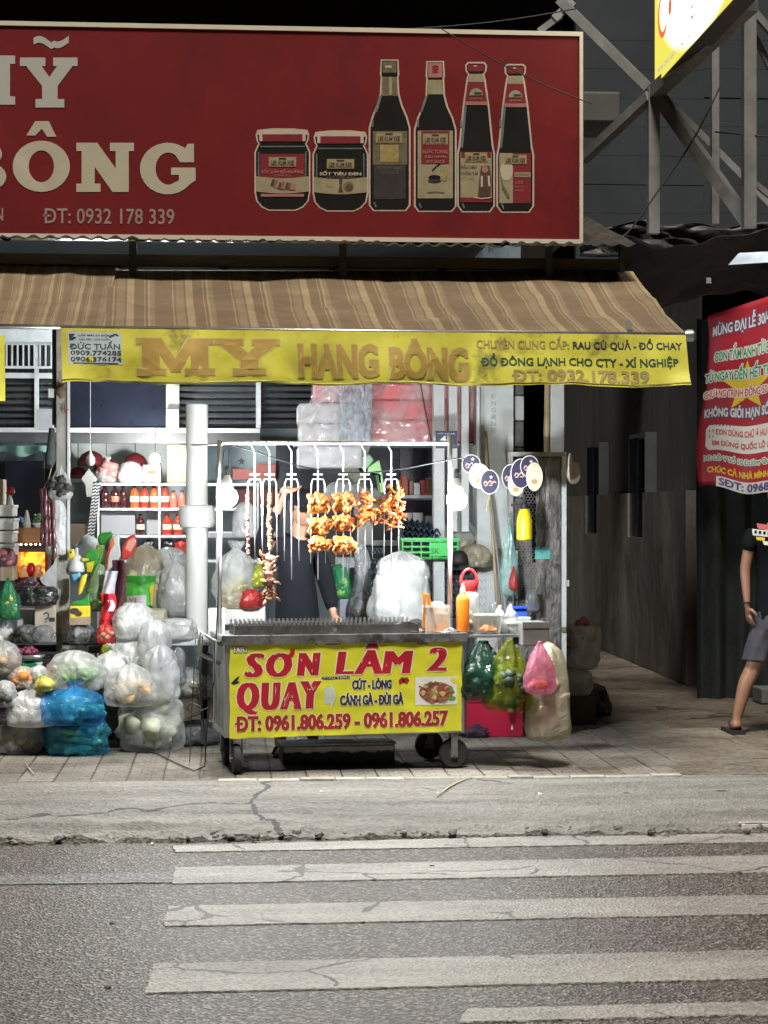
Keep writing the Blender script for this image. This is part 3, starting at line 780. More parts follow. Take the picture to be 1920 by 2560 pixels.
# ------------------------------------------------------------------ roof eave of rusty corrugated sheet under the billboard
m_rust = M('rusty_sheet', (.035,.03,.026), .95, 0, var=.6, sc=4, bump=.4, bsc=20, wear=((.05,.03,.02), 3, .5))
m_plank = M('old_plank', (.13,.11,.085), .8, var=.4, sc=3, stretch=(1, 1, 12), bump=.4, bsc=30)
roof = thing('corrugated_roof', 'dark rusty corrugated eave roof under the red billboard', 'roof', A(800, 640, 13.7))
ze = A(800, 636, 13.75).z
def corr(x0, x1, y0, y1, z0, z1, per=.11, amp=.011, nseg=8):
    n = int((x1-x0)/per*nseg)
    return MB().grid(lambda u, v: Vector((x0+(x1-x0)*u, y0+(y1-y0)*v, z0+(z1-z0)*v + amp*math.sin(2*math.pi*(x0+(x1-x0)*u)/per) + .01*nz(u*14, v*3))), n, 6)
xs = [-3.2, -2.35, -1.5, -.65, .2, 1.02, 1.86, 2.72]
for i, (a, b) in enumerate(zip(xs, xs[1:])):
    mk('roof_sheet', corr(a, b+.06, 13.45+random.uniform(-.04,.04), 15.3, ze+.03+.012*i % .03, ze+.5), m_rust, roof, smooth=True, solid=.003)
mk('eave_beam', MB().box(-3.2, 2.74, 13.75, 13.83, A(800, 668, 13.75).z, A(800, 640, 13.75).z), m_plank, roof, bevel=.004)
for px in (40, 300, 560, 830, 1100, 1340, 1540):
    x = A(px, 655, 14).x; mk('rafter', MB().box(x-.03, x+.03, 13.85, 15.3, ze-.09, ze-.02), m_plank, roof)
mk('roof_sheet', MB().box(-4.2, 2.75, 15.3, 17.8, ze+.42, ze+.45), M('dark_sheet', (.1,.1,.1), .6), roof)

# ------------------------------------------------------------------ the striped awning
YV, YR = 11.55, 13.9
def awning_mat():
    m = bpy.data.materials.new('striped_canvas'); m.use_nodes = True
    N = m.node_tree.nodes; L = m.node_tree.links; b = N['Principled BSDF']; b.inputs['Roughness'].default_value = .75
    uv = N.new('ShaderNodeTexCoord'); sp = N.new('ShaderNodeSeparateXYZ'); L.new(uv.outputs['UV'], sp.inputs[0])
    mu = N.new('ShaderNodeMath'); mu.operation = 'MULTIPLY'; mu.inputs[1].default_value = 9.4; L.new(sp.outputs[0], mu.inputs[0])
    fr = N.new('ShaderNodeMath'); fr.operation = 'FRACT'; L.new(mu.outputs[0], fr.inputs[0])
    rp = N.new('ShaderNodeValToRGB'); rp.color_ramp.interpolation = 'CONSTANT'; L.new(fr.outputs[0], rp.inputs[0])
    br, tan, lt, md = (.135,.092,.050,1), (.24,.18,.10,1), (.23,.17,.10,1), (.18,.13,.075,1)
    stops = [(0, br), (.10, lt), (.125, br), (.16, md), (.30, br), (.33, tan), (.45, br), (.62, lt), (.64, br), (.68, tan), (.72, md), (.80, br)]
    e = rp.color_ramp.elements; e[0].position = 0; e[0].color = br; e[1].position = .999; e[1].color = br
    for pz, c in stops[1:]: k = e.new(pz); k.color = c
    n = N.new('ShaderNodeTexNoise'); n.inputs['Scale'].default_value = 2.2; n.inputs['Detail'].default_value = 7; n.inputs['Roughness'].default_value = .7; L.new(uv.outputs['Object'], n.inputs[0])
    mr = N.new('ShaderNodeMapRange'); mr.inputs[1].default_value = .3; mr.inputs[2].default_value = .7; mr.inputs[3].default_value = .72; mr.inputs[4].default_value = 1.2; L.new(n.outputs[0], mr.inputs[0])
    hs = N.new('ShaderNodeHueSaturation'); L.new(rp.outputs[0], hs.inputs['Color']); L.new(mr.outputs[0], hs.inputs['Value'])
    L.new(hs.outputs[0], b.inputs['Base Color'])
    n2 = N.new('ShaderNodeTexNoise'); n2.inputs['Scale'].default_value = 3.5; n2.inputs['Detail'].default_value = 3; n2.inputs['Distortion'].default_value = 1; L.new(uv.outputs['Object'], n2.inputs[0])
    bp = N.new('ShaderNodeBump'); bp.inputs['Strength'].default_value = .5; bp.inputs['Distance'].default_value = .05; L.new(n2.outputs[0], bp.inputs['Height']); L.new(bp.outputs[0], b.inputs['Normal'])
    return m
m_awn = awning_mat()
def awn_quad(tl, tr, br_, bl, yf, yr, seed, sag=.05, nu=140, nv=24):
    a, b, c, d = A(*tl, yr), A(*tr, yr), A(*br_, yf), A(*bl, yf)
    def fn(u, v):
        p = a.lerp(b, u).lerp(d.lerp(c, u), v)
        fold = abs(nz(u*5+v*3.2+seed, v*4-u*2, seed)) * .05 + .018*math.sin((u*26+v*9)+3*nz(u*4, v*2, seed)) * math.sin(math.pi*v)
        p.z -= math.sin(math.pi*v) * (sag*(.5+.5*math.sin(u*math.pi*5+seed)**2) + fold)
        return p
    return MB().grid(fn, nu, nv, uv=True)
aw = thing('shop_awning', 'brown striped shop awning with faded yellow valance hung over the grill cart', 'awning', A(935, 955, YV))
mk('canopy', awn_quad((272,676),(1582,678),(1722,838),(262,818), YV, YR, 3), m_awn, aw, smooth=True)
m_val = M('valance_yellow', (.74,.69,.075), .6, var=.3, sc=2.5, bump=.3, bsc=6, wear=((.30,.27,.05), 2.4, .56))
VC = [A(152, 820, YV), A(1714, 838, YV), A(1722, 966, YV-.02), A(156, 956, YV-.02)]   # tl tr br bl
def val_fn(u, v, l):
    U = (u-152)/(1716-152); V = (v-820)/(136+0.0)
    p = VC[0].lerp(VC[1], U).lerp(VC[3].lerp(VC[2], U), V)
    w = .016*math.sin(U*40+2*nz(U*7, V))*V + .03*nz(U*9, V*1.3, 2)*V + .012*nz(U*28, V*2, 5)*V
    if U > .965: w += (U-.965)*1.2*V
    return p + Vector((0, -w - .0012*l, (.012*math.sin(U*26)+.01*nz(U*30))*V*V*.6))
mk('valance', MB().grid(lambda u, v: val_fn(152+1564*u, 820+136*v, 0), 260, 12), m_val, aw, smooth=True)
mk('valance_seam', MB().tube([val_fn(152+15.64*i, 950, 1.5) for i in range(101)], .004, 5), M('seam_cord', (.35,.3,.05), .7), aw, smooth=True)
m_fade = M('faded_orange', (.54,.35,.085), .6, var=.3, sc=5); m_halo = M('faded_halo', (.60,.54,.17), .6, var=.2); m_green = M('print_green', (.03,.10,.055), .55, var=.3)
m_navy = M('print_navy', (.035,.05,.075), .55, var=.3); m_fb = M('faded_brown', (.44,.33,.12), .6, var=.3, sc=9); m_lbl = M('label_pale_blue', (.50,.58,.60), .5, var=.12)
p = Print(val_fn, 45)
def G3(ch, x0, y0, x1, y1):
    o, h = SLAB[ch]; bx = bbox2(o); q = grow(o, .32)
    p.glyph(q, x0, y0, x1, y1, m_halo, 1, (), bx); p.glyph(o, x0, y0, x1, y1, m_fade, 2, h)
G3('M', 334, 843, 526, 936); p.build('lettering', aw); p = Print(val_fn, 45); G3('Y', 528, 843, 690, 936); p.build('lettering', aw)
p = Print(val_fn, 45, (aw, False))
p.text('HANG', 735, 853, 932, 940, m_fade, 2, bold=.03, halo=m_halo, hf_=2.2, fat=1.6); p.text('BÔNG', 962, 838, 1158, 945, m_fade, 2, bold=.03, halo=m_halo, hf_=2.2, fat=1.6)
p.build('lettering', aw)
p.text('CHUYÊN CUNG CẤP:', 1182, 826, 1416, 861, m_fb, 2, bold=.02); p.text('RAU CỦ QUẢ - ĐỒ CHAY', 1426, 830, 1704, 863, m_navy, 2, bold=.025)
p.text('ĐỒ ĐÔNG LẠNH CHO CTY - XÍ NGHIỆP', 1193, 872, 1692, 911, m_green, 2, bold=.028); p.text('ĐT: 0932.178.339', 1272, 915, 1616, 949, m_fb, 2, bold=.04)
p.build('lettering', aw); p = Print(val_fn, 45)
p.rect(168, 830, 300, 912, m_lbl, 1)
for t, a, b, c, d, bo in (('LẮP MÁI DI ĐỘNG', 195, 833, 282, 841, .02), ('CỬA KÉO - CỬA CUỐN', 196, 843, 270, 850, .01), ('ĐỨC TUẤN', 174, 851, 296, 873, .02), ('0909.774285', 174, 876, 298, 888, .02), ('0906.376174', 174, 892, 298, 904, .02)):
    p.text(t, a, b, c, d, m_green if 'TU' in t else m_navy, 2, bold=bo)
p.poly([(171,834),(186,834),(178,842),(190,842),(180,849),(172,849)], m_navy, 2); p.line([(270,842),(284,834),(292,838)], 4, m_navy, 2); p.line([(180,908),(290,909)], 2.5, m_navy, 2)
p.build('sticker', aw)
m_steel = M('galvanised_tube', (.42,.42,.42), .35, .8, var=.3, sc=12)
mk('front_bar', MB().tube([A(150, 819, YV)+Vector((0,.03,0)), A(1730, 838, YV)+Vector((0,.03,0))], .018, 10), m_steel, aw, smooth=True)
e = A(1722, 838, YV)
mk('end_cap', MB().lathe([(.0,-.02),(.03,-.02),(.036,0),(.036,.03),(.02,.045),(0,.045)], e+Vector((.0,.03,0)), 16, M=Matrix.Rotation(R(90), 4, 'Y')), m_steel, aw, smooth=40)
for px in (420, 1560):
    p0 = A(px, 700, YR); p1 = A(px+10, 832, YV+.1)
    mk('folding_arm', MB().bar((p0.x, YR, p0.z-.15), (p1.x, YV+.04, p1.z+.0), .03, .03), m_steel, aw)
# roller tube behind, lit from inside the shop
mk('roller_tube', MB().tube([A(296, 668, YR), A(1400, 672, YR)], .02, 10), M('roller_white', (.75,.77,.78), .4), aw, smooth=True)
aw2 = thing('shop_awning', 'shorter brown striped awning at the left end with a sliver of yellow valance', 'awning', A(60, 1000, YV+.6))
mk('canopy', awn_quad((-420,648),(291,660),(262,815),(-480,800), YV+.55, YR-.05, 9, sag=.04), m_awn, aw2, smooth=True)
mk('valance', MB().grid(lambda u, v: A(-420+432*u, 838+164*v, YV+.5)+Vector((0, .03*math.sin(u*20)*v+.02*nz(u*9, v), 0)), 40, 10), m_val, aw2, smooth=True)
mk('front_bar', MB().tube([A(-420, 812, YV+.6), A(262, 818, YV+.6)], .016, 8), m_steel, aw2, smooth=True)
# ------------------------------------------------------------------ shop shell: floor to ceiling walls, partition, posts
m_wall = M('shop_wall_pale', (.42,.50,.52), .6, var=.2, sc=2)
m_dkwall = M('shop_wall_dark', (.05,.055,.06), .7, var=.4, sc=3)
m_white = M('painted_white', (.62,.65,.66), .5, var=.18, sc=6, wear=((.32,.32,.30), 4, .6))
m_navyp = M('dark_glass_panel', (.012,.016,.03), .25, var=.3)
m_louv = M('louvre_grey', (.07,.075,.08), .55, var=.35, sc=8)
m_conc = M('weathered_post', (.40,.39,.35), .8, var=.35, sc=6, bump=.5, bsc=25, wear=((.16,.14,.11), 5, .52))
wl_ = thing('shop_wall', None, None, (0,0,0)); wl_['kind'] = 'structure'
mk('back_wall', MB().box(-4.2, 2.02, 17.4, 17.5, 0, 3.7), m_wall, wl_)
mk('side_wall', MB().box(2.02, 2.10, 14.2, 17.4, 0, 3.6), m_wall, wl_)
mk('side_wall', MB().box(-4.2, -4.1, 13.2, 17.4, 0, 3.6), m_wall, wl_)
YP = 15.3
part = thing('clerestory_partition', 'dark louvred partition with white rails above the shelves inside the shop', 'partition', A(400, 1110, YP))
def pb(name, x0, y0, x1, y1, Y, d, m, par, **k): return mk(name, MB().pbox(x0, y0, x1, y1, Y, d), m, par, **k)
pb('rail', -60, 1070, 650, 1081, YP-.02, .05, m_white, part)
pb('lintel', -60, 1082, 650, 1108, YP, .06, m_louv, part)
pb('rail', -60, 935, 1240, 948, YP-.02, .05, m_white, part)
pb('dark_pane', 172, 948, 415, 1069, YP, .02, m_navyp, part)
for (a, b) in ((415, 448), (640, 652), (86, 96), (1240, 1262)): pb('mullion', a, 820, b, 1070, YP-.03, .05, m_white if a != 415 else m_conc, part)
pb('pale_box', 417, 1024, 446, 1074, YP-.06, .03, m_white, part); pb('pale_box', 90, 1022, 134, 1075, YP-.3, .03, m_white, part)
for (x0, x1) in ((448, 640), (652, 860), (0, 86), (96, 140)):
    for i in range(7):
        y = 955 + i*16.5
        c = A((x0+x1)/2, y, YP+.03); a = A(x0, y, YP+.03); b = A(x1, y, YP+.03)
        mk('louvre_slat', MB().box(a.x, b.x, -.022, .022, -.003, .003, M=Matrix.Translation((0, YP+.03, c.z)) @ Matrix.Rotation(R(50), 4, 'X')), m_louv, part)
    for k in range(int((x1-x0)/16)):
        xx_ = x0 + 8 + k*16
        pb('louvre_bar', xx_, 860 if x0 < 100 else 1005, xx_+3, 1066, YP+.06, .01, m_louv, part)
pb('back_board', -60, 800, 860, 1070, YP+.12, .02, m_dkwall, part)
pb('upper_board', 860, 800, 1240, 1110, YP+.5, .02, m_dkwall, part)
# upper louvre window at far left
pb('window_frame', 8, 855, 132, 862, YP-.05, .03, m_white, part); pb('window_frame', 8, 915, 132, 921, YP-.05, .03, m_white, part)
for k in range(9): pb('louvre_bar', 14+k*14, 862, 18+k*14, 915, YP-.045, .02, m_white, part)
pb('header_board', -60, 800, 140, 854, YP-.08, .03, m_white, part)

def post(name, label, x0, y0, x1, Y, m, cat='post', d=.1, ybot=None, group=None):
    a, b = A(x0, 1400, Y), A(x1, 1400, Y); zt = A((x0+x1)/2, y0, Y).z
    zb = 0.0 if ybot is None else A((x0+x1)/2, ybot, Y).z
    q = MB().box(a.x, b.x, Y, Y+d, zb, zt)
    return tag(mk(name, q, m, bevel=.006), label, cat, group)
pz = thing('awning_post', 'weathered concrete post with a broken wooden bracket, left of the sauce shelf', 'post', (A(155, 1500, 13.25).x, 13.25, 0))
mk('shaft', MB().pbox(140, 958, 172, 1800, 13.2, .12).pbox(140, 820, 172, 957.9, 13.2, .12), m_conc, pz, bevel=.006)
mk('edge_strip', MB().pbox(168, 900, 174.5, 1400, 13.185, .02), m_white, pz)
mk('bracket', MB().blob(A(152, 978, 13.15), .032, .03, .045, 4, .4, 2, 10, 8), M('old_wood', (.16,.09,.06), .8, var=.5, sc=20), pz, smooth=True)
mk('paper_note', MB().pbox(121, 972, 135, 994, 13.15, .004), m_white, pz)
mk('red_string', MB().tube([A(160, 1010, 13.18), A(162, 1028, 13.16), A(172, 1024, 13.16)], .004, 5).tube([A(162, 1028, 13.16), A(166, 1036, 13.16)], .004, 5), M('red_cord', (.4,.05,.05), .6), pz)
tag(mk('drain_pipe', MB().tube([A(137, 820, 13.3), A(137, 1062, 13.3)], .018, 10), m_dkwall, smooth=True), 'black pipe strapped to the left side of the weathered concrete post', 'pipe')
# right hand posts
tag(post('steel_post', 'pale square post behind the house number plate, reaching the ground', 1084, 800, 1112, 13.7, m_white), group='pale posts in front of the pink wrapped boxes')
tag(post('steel_post', 'narrow pale post just right of the house number plate', 1121, 800, 1144, 13.75, m_white, ybot=1330), group='pale posts in front of the pink wrapped boxes')
tag(post('steel_post', 'thin pale post next to the white tiled column', 1153, 800, 1173, 13.8, m_white, ybot=1330), group='pale posts in front of the pink wrapped boxes')
wc = thing('white_column', 'broad white column with faint vertical writing right of the pink wrapped boxes', 'column', (A(1256, 1500, 13.9).x, 13.9, 0))
mk('shaft', MB().pbox(1192, 800, 1284, 1800, 13.9, .25), M('column_white', (.60,.64,.64), .45, var=.2, sc=5), wc, bevel=.005)
mk('pipe', MB().tube([A(1196, 800, 13.86), A(1196, 1180, 13.86)], .016, 10), m_white, wc, smooth=True)
p = Print(on_plane(13.9, .002))
for i, ch in enumerate('ENGINE'): p.text(ch, 1228, 985+i*17, 1240, 997+i*17, M('faint_grey', (.38,.41,.42), .6), 1, bold=.02)
p.build('vertical_writing', wc)
bk = thing('block_pillar', 'dark grey block pillar beside the bamboo pole', 'pillar', (A(1297, 1500, 14).x, 14, 0))
m_blkp = M('grey_block', (.20,.20,.20), .85, var=.4, sc=9, bump=.6, bsc=30)
yy = 800
for i, h in enumerate((62, 64, 62, 64, 66, 62, 64, 66, 64, 62, 64, 60, 62)):
    mk('block', MB().pbox(1285, yy+1.5, 1309+(i % 2), yy+h-1.5, 14, .2), m_blkp if i % 3 else m_white, bk, bevel=.005); yy += h
m_bamboo = M('bamboo', (.42,.33,.19), .5, var=.3, sc=6, stretch=(8,8,1))
q = MB(); pts = []; rs = []
for i in range(24):
    t = i/23; z = 0.02 + (3.0-.02)*t; pts.append(Vector((A(1366, 1000, 13.95).x + .02*(t-.6), 13.95, z))); rs.append(.019 if i % 4 else .023)
tag(mk('bamboo_pole', q.tube(pts, rs, 10), m_bamboo, smooth=True), 'upright bamboo pole between the block pillar and the grey post', 'pole')
post('grey_post', 'tall square grey post at the right end of the stall', 1378, 800, 1411, 13.9, m_white)
tag(mk('broom_handle', MB().tube([A(1214, 1078, 13.72), A(1226, 1250, 13.7), A(1246, 1560, 13.6), A(1250, 1640, 13.6)], .012, 8), m_bamboo, smooth=True), 'thin wooden broom handle leaning against the white column', 'pole')
tag(mk('leaning_rod', MB().tube([A(1228, 1250, 13.66), A(1262, 1560, 13.62), A(1262, 1700, 13.6)], .009, 8), M('rod_grey', (.3,.3,.3), .5), smooth=True), 'slim grey rod leaning below the navy hand fans', 'pole')
# wood and chicken wire gate at the right
m_bark = M('rough_timber', (.30,.29,.27), .9, var=.75, sc=22, stretch=(1,1,.35), bump=1.6, bsc=45, wear=((.07,.065,.06), 16, .54))
gt = thing('timber_gate', 'rough grey timber gate panel with chicken wire right of the grill cart', 'gate', (A(1345, 1500, 13.3).x, 13.35, 0))
YG = 13.35
for i, (a, b) in enumerate(((1340, 1362), (1364, 1402))):
    a_, b_ = A(a, 1400, YG), A(b, 1400, YG)
    q = MB().grid(lambda u, v: Vector((a_.x+(b_.x-a_.x)*u+.006*nz(v*30, i, u), YG+.012*nz(u*7, v*40, i)-.01*math.sin(u*math.pi), .12+(A(1380, 1142, YG).z-.12)*v)), 8, 90)
    mk('plank', q, m_bark, gt, smooth=True, solid=.02)
m_frameg = M('gate_frame_grey', (.33,.33,.31), .7, var=.4, sc=10, wear=((.12,.11,.1), 8, .55))
pb('frame_bar', 1271, 1130, 1416, 1141, YG-.03, .05, m_frameg, gt); pb('frame_bar', 1271, 1141, 1282, 1780, YG-.03, .05, m_frameg, gt)
pb('frame_bar', 1405, 1141, 1416, 1700, YG-.03, .05, m_white, gt); pb('frame_bar', 1282, 1690, 1405, 1702, YG-.03, .05, m_frameg, gt)
# brown trunk like lump posts low down
for a, b, t in ((1296, 1330, 1300), (1330, 1352, 1480)):
    mk('rough_batten', MB().pbox(a, t, b, 1690, YG+.06, .03), m_bark, gt)
q = MB(); st = 9.0
for r_ in range(60):
    for c_ in range(9):
        x = 1284 + c_*8 + (4 if r_ % 2 else 0); y = 1150 + r_*7
        if x > 1338: continue
        pA, pB, pC = A(x, y, YG), A(x+4, y+4.5, YG), A(x-4, y+4.5, YG)
        q.bar(pA, pB, .0024, .002).bar(pA, pC, .0024, .002)
        q.bar(pB, pB+Vector((0,0,-.007)), .0016, .0016)
tag(mk('chicken_wire', q, M('wire_grey', (.35,.35,.35), .4, .7), gt), kind='stuff')
mk('white_tag', MB().pbox(1416, 1450, 1423, 1466, YG-.02, .01), m_white, gt)
mk('latch', MB().pbox(1405, 1568, 1416, 1580, YG-.05, .015), M('latch_brass', (.5,.42,.2), .4, .8), gt)
mk('teal_patch', MB().pbox(1338, 1367, 1376, 1398, YG-.022, .004), M('teal_sticker', (.12,.42,.40), .5), gt)

# ------------------------------------------------------------------ right hand building: panelled side, truss, lit sign, dark tarpaulins
m_panel = M('dark_siding', (.045,.052,.062), .55, .2, var=.3, sc=.8)
sd = thing('warehouse', 'dark grey panelled warehouse side standing behind the steel truss', 'building', A(1700, 600, 19.5))
ywp = 19.5
cols_ = [1440, 1760, 2060]; pb('backing', 1438, -60, 2070, 690, ywp+.06, .05, m_panel, sd)
for (x0, x1) in zip(cols_, cols_[1:]):
    for k in range(9):
        y0 = 30 + k*72; pb('panel', x0, y0, x1, y0+71.3, ywp+random.uniform(0,.015), .05, m_panel, sd)
m_truss = M('truss_steel', (.27,.27,.26), .55, .3, var=.3, sc=5)
tr = thing('sign_truss', 'pale steel truss frame carrying the lit yellow sign', 'truss', A(1640, 590, 15))
def tbar(a, b, Ya, Yb, w=.075, m=m_truss, nm='strut'):
    mk(nm, MB().bar(A(*a, Ya), A(*b, Yb), w, w), m, tr)
def tpost(x, y0, y1, Y, w=.1):
    X = A(x, 1000, Y).x; mk('upright', MB().box(X-w/2, X+w/2, Y-w/2, Y+w/2, A(x, y1, Y).z, A(x, y0, Y).z), m_truss, tr)
tpost(1633, 218, 585, 15.1, .085); tpost(1872, -40, 570, 14.2, .09); tpost(1787, 98, 560, 15.0, .055)
tbar((1626, 240), (1457, 398), 15.1, 16); tbar((1645, 240), (1870, 556), 15.05, 14.5, .09); tbar((1650, 232), (1935, 520), 15.2, 15, .05)
tbar((1636, 232), (1877, 8), 15.1, 12.9, .10); tbar((1885, 30), (1990, 150), 14.2, 14.2, .05); tbar((1400, 0), (1622, 220), 15.6, 15.2, .07)
tbar((1384, 48), (1432, 4), 15.6, 15.6, .06); tbar((1872, 60), (1935, 190), 14.3, 14.3, .04); tbar((1875, 448), (1960, 520), 14.3, 14.3, .04); tbar((1346, 80), (1400, 40), 15.8, 15.8, .05)
m_signw = None
def sign_mat():
    m = bpy.data.materials.new('lit_sign_face'); m.use_nodes = True
    N = m.node_tree.nodes; L = m.node_tree.links; N.clear()
    out = N.new('ShaderNodeOutputMaterial'); e = N.new('ShaderNodeEmission'); tc = N.new('ShaderNodeTexCoord'); g = N.new('ShaderNodeTexGradient'); g.gradient_type = 'SPHERICAL'
    mp = N.new('ShaderNodeMapping'); mp.inputs['Location'].default_value = (-.62, -.55, 0); mp.inputs['Scale'].default_value = (1.1, 1.15, 1)
    L.new(tc.outputs['UV'], mp.inputs[0]); L.new(mp.outputs[0], g.inputs[0])
    rp = N.new('ShaderNodeValToRGB'); rp.color_ramp.elements[0].position = .42; rp.color_ramp.elements[1].position = .68
    rp.color_ramp.elements[0].color = (.13,.115,.018,1); rp.color_ramp.elements[1].color = (1,1,.9,1)
    L.new(g.outputs[0], rp.inputs[0]); L.new(rp.outputs[0], e.inputs[0]); e.inputs[1].default_value = 4.5
    L.new(e.outputs[0], out.inputs[0]); return m
# sign box: hangs over the pavement at right angles to the shop front
S0, S1 = A(1637, 214, 15.0), A(1860, -12, 12.15)
S1.z = S0.z
hh = 1.3
sg = thing('lit_sign', 'glowing yellow and white sign on the truss at the top right corner', 'sign', S0)
def sface(u, v, l=0):
    p = S0.lerp(S1, u); n = Vector((-(S1-S0).y, (S1-S0).x, 0)).normalized()
    if n.x > 0: n = -n
    return p + Vector((0, 0, hh*v)) + n * (.004*l)
mk('face', MB().grid(lambda u, v: sface(u, v), 4, 4, uv=True), sign_mat(), sg)
dn = Vector((.14, 0, 0))
mk('casing', MB().prism([sface(0,0)+dn*.05, sface(1,0)+dn*.05, sface(1,1)+dn*.05, sface(0,1)+dn*.05], dn), M('casing_dark', (.05,.05,.05), .5), sg)
p = Print(lambda u, v, l: sface(u, 1-v, l))
e_red = emit('lit_red', (1,.20,.12), .55); e_blue = emit('lit_blue', (.40,.45,.85), .5)
p.auto = (sg, False)
p.glyph(arc(5,5,4,5.3,45,315,24)+arc(5,5,2.9,4.0,315,45,20), .05, .50, .17, .78, e_red, 1)
p.text('ơ', .17, .56, .25, .72, e_red, 1); p.text('m', .27, .60, .36, .72, e_red, 1); p.text('ĐT: 0968 379', .46, .74, .98, .87, e_blue, 1, bold=.01); p.text('SƯỜN NƯỚNG', .42, .50, .95, .66, e_red, 1)
p.text('Gà nướng', .22, .84, .40, .89, e_blue, 1); p.text('BÚN CHẢ GIÒ - CƠM TẤM', .05, .91, .45, .955, e_blue, 1, bold=.01)
p.build('lettering', sg)
# dark tarpaulins over the alley
m_tarp = M('black_tarpaulin', (.028,.028,.027), .55, var=.5, sc=3, bump=.8, bsc=6)
tp = tag(mk('tarpaulin', MB().grid(lambda u, v: A(1545+430*u, 0, 15.6+.8*v) * Vector((1,1,0)) + Vector((0, 0, A(1700, 592+ (170-60*u)*v + 22*math.sin(u*5+v*2), 15.6).z + .05*nz(u*6, v*5))), 50, 26), m_tarp, smooth=True, solid=.004),
   'sagging black tarpaulin above the alley right of the awning', 'tarpaulin')
tag(mk('tarpaulin', MB().grid(lambda u, v: A(1450+520*u, 560+80*v+20*nz(u*5, v*3), 16.5+.1*nz(u*9, v*7)), 40, 12), m_tarp, smooth=True, solid=.004), 'dark ragged tarpaulin edge below the steel truss', 'tarpaulin')
tag(mk('strip_light', MB().prism([A(1825, 660, 14.8), A(1850, 632, 14.8), A(1990, 626, 14.2), A(1990, 650, 14.2)], (0, .05, 0)), M('strip_white', (.75,.8,.82), .4, emis=(.8,.9,1), es=.4)), 'pale fluorescent strip fitting above the red banner', 'lamp')
tag(mk('paper_note', MB().pbox(1766, 694, 1778, 708, 15.4, .01), m_white), 'small pale square card pinned to the black tarpaulin', 'card')

# alley wall running back: concrete below, corrugated sheets above
W0, W1 = G(1748, 1712), G(1470, 1598)
alw = thing('alley_wall', 'stained concrete alley wall with corrugated sheet above and two slit windows', 'wall', (W0.x, W0.y, 0))
wd_ = (W1-W0); WL = wd_.length; wd_.normalize(); wn_ = Vector((wd_.y, -wd_.x, 0))
if wn_.y > 0: wn_ = -wn_
def wz(px, py):          # picture point on the wall: (distance along it, height)
    d = ray(px, py); n = wn_; t = (W0-CAM).dot(n)/d.dot(n); p = CAM + d*t
    return (p-W0).dot(wd_), p.z
m_cw = M('stained_concrete', (.18,.178,.172), .85, var=.65, sc=1.6, bump=.5, bsc=12, stretch=(1,1,.35), wear=((.07,.063,.058), 1.3, .52))
m_cg = M('corrugated_dark', (.085,.09,.092), .5, .5, var=.35, sc=2, stretch=(1,1,.3))
zsplit = wz(1700, 1228)[1]
wins = []
for (x0, x1, yt, yb) in ((1489, 1518, 1120, 1332), (1598, 1636, 1098, 1342)):
    a, b = wz(x1, 1220)[0], wz(x0, 1220)[0]; wins.append((a, b, wz(x0, yb)[1], wz(x0, yt)[1]))
wins.sort()
def wallbox(q, s0, s1, z0, z1, o0=0, o1=.12, mi=0):
    P = [W0+wd_*s0-wn_*o0, W0+wd_*s1-wn_*o0, W0+wd_*s1-wn_*o1, W0+wd_*s0-wn_*o1]
    vs = [Vector((p.x, p.y, z)) for z in (z0, z1) for p in P]
    return q.add(vs, [(0,1,2,3)[::-1],(4,5,6,7),(0,1,5,4),(1,2,6,5),(2,3,7,6),(3,0,4,7)], mi)
q = MB(); edges = [0] + [e for w in wins for e in w[:2]] + [WL+3]
zwb, zwt = min(w[2] for w in wins), max(w[3] for w in wins)
wallbox(q, 0, WL+3, 0, zwb)
for i in range(0, len(edges), 2): wallbox(q, edges[i], edges[i+1], zwb, zsplit)
mk('concrete', q, m_cw, alw)
s_ = 0
m_sheetwall = m_cg
while s_ < WL+3:
    e_ = min(s_+.8, WL+3)
    spans = [(zsplit, 3.3)]
    n_ = int((e_-s_)/.011)
    vs = []; fs = []
    def inside(s, z): return any(a <= s <= b and z < d_ for a, b, c_, d_ in wins)
    zs = [zsplit-.03] + [zsplit+.12*k for k in range(1, 20)]
    for k, z in enumerate(zs):
        for j in range(n_+1):
            s = s_+(e_-s_)*j/n_; off = .012*math.sin(s/.075*2*math.pi)
            p = W0+wd_*s+wn_*(.02+off); vs.append((p.x, p.y, z))
    for k in range(len(zs)-1):
        for j in range(n_):
            if not inside(s_+(e_-s_)*(j+.5)/n_, (zs[k]+zs[k+1])/2): fs.append((k*(n_+1)+j, k*(n_+1)+j+1, (k+1)*(n_+1)+j+1, (k+1)*(n_+1)+j))
    mk('wall_sheet', MB().add(vs, fs), m_cg, alw, smooth=True); s_ = e_
for (a, b, z0, z1) in wins:
    q = MB(); wallbox(q, a-.04, a, z0-.04, z1+.04, -.03, .1); wallbox(q, b, b+.04, z0-.04, z1+.04, -.03, .1); wallbox(q, a, b, z1, z1+.04, -.03, .1); wallbox(q, a, b, z0-.04, z0, -.03, .1)
    fr = mk('window', q, m_dkwall, alw)
    q = MB(); wallbox(q, a, a+(b-a)*.45, z0, z1, -.03, -.01); mk('shutter', q, M('shutter_grey', (.55,.6,.6), .4), fr)
    q = MB(); wallbox(q, a+(b-a)*.48, b, z0, z1, .09, .1); mk('dark_pane', q, m_navyp, fr)
    q = MB(); wallbox(q, a+(b-a)*.60, a+(b-a)*.74, z0, z1, -.028, -.016)
    mk('bar', q, M('light_gap', (.8,.82,.75), .5, emis=(.8,.9,.8), es=.25), fr)  # no real bar: a glowing strip put in for light through the window gap
    for k in range(9):
        z = z0+(z1-z0)*(k+.5)/9; q = MB(); wallbox(q, a+(b-a)*.5, b, z, z+.012, -.034, -.029); mk('bar', q, m_dkwall, fr)
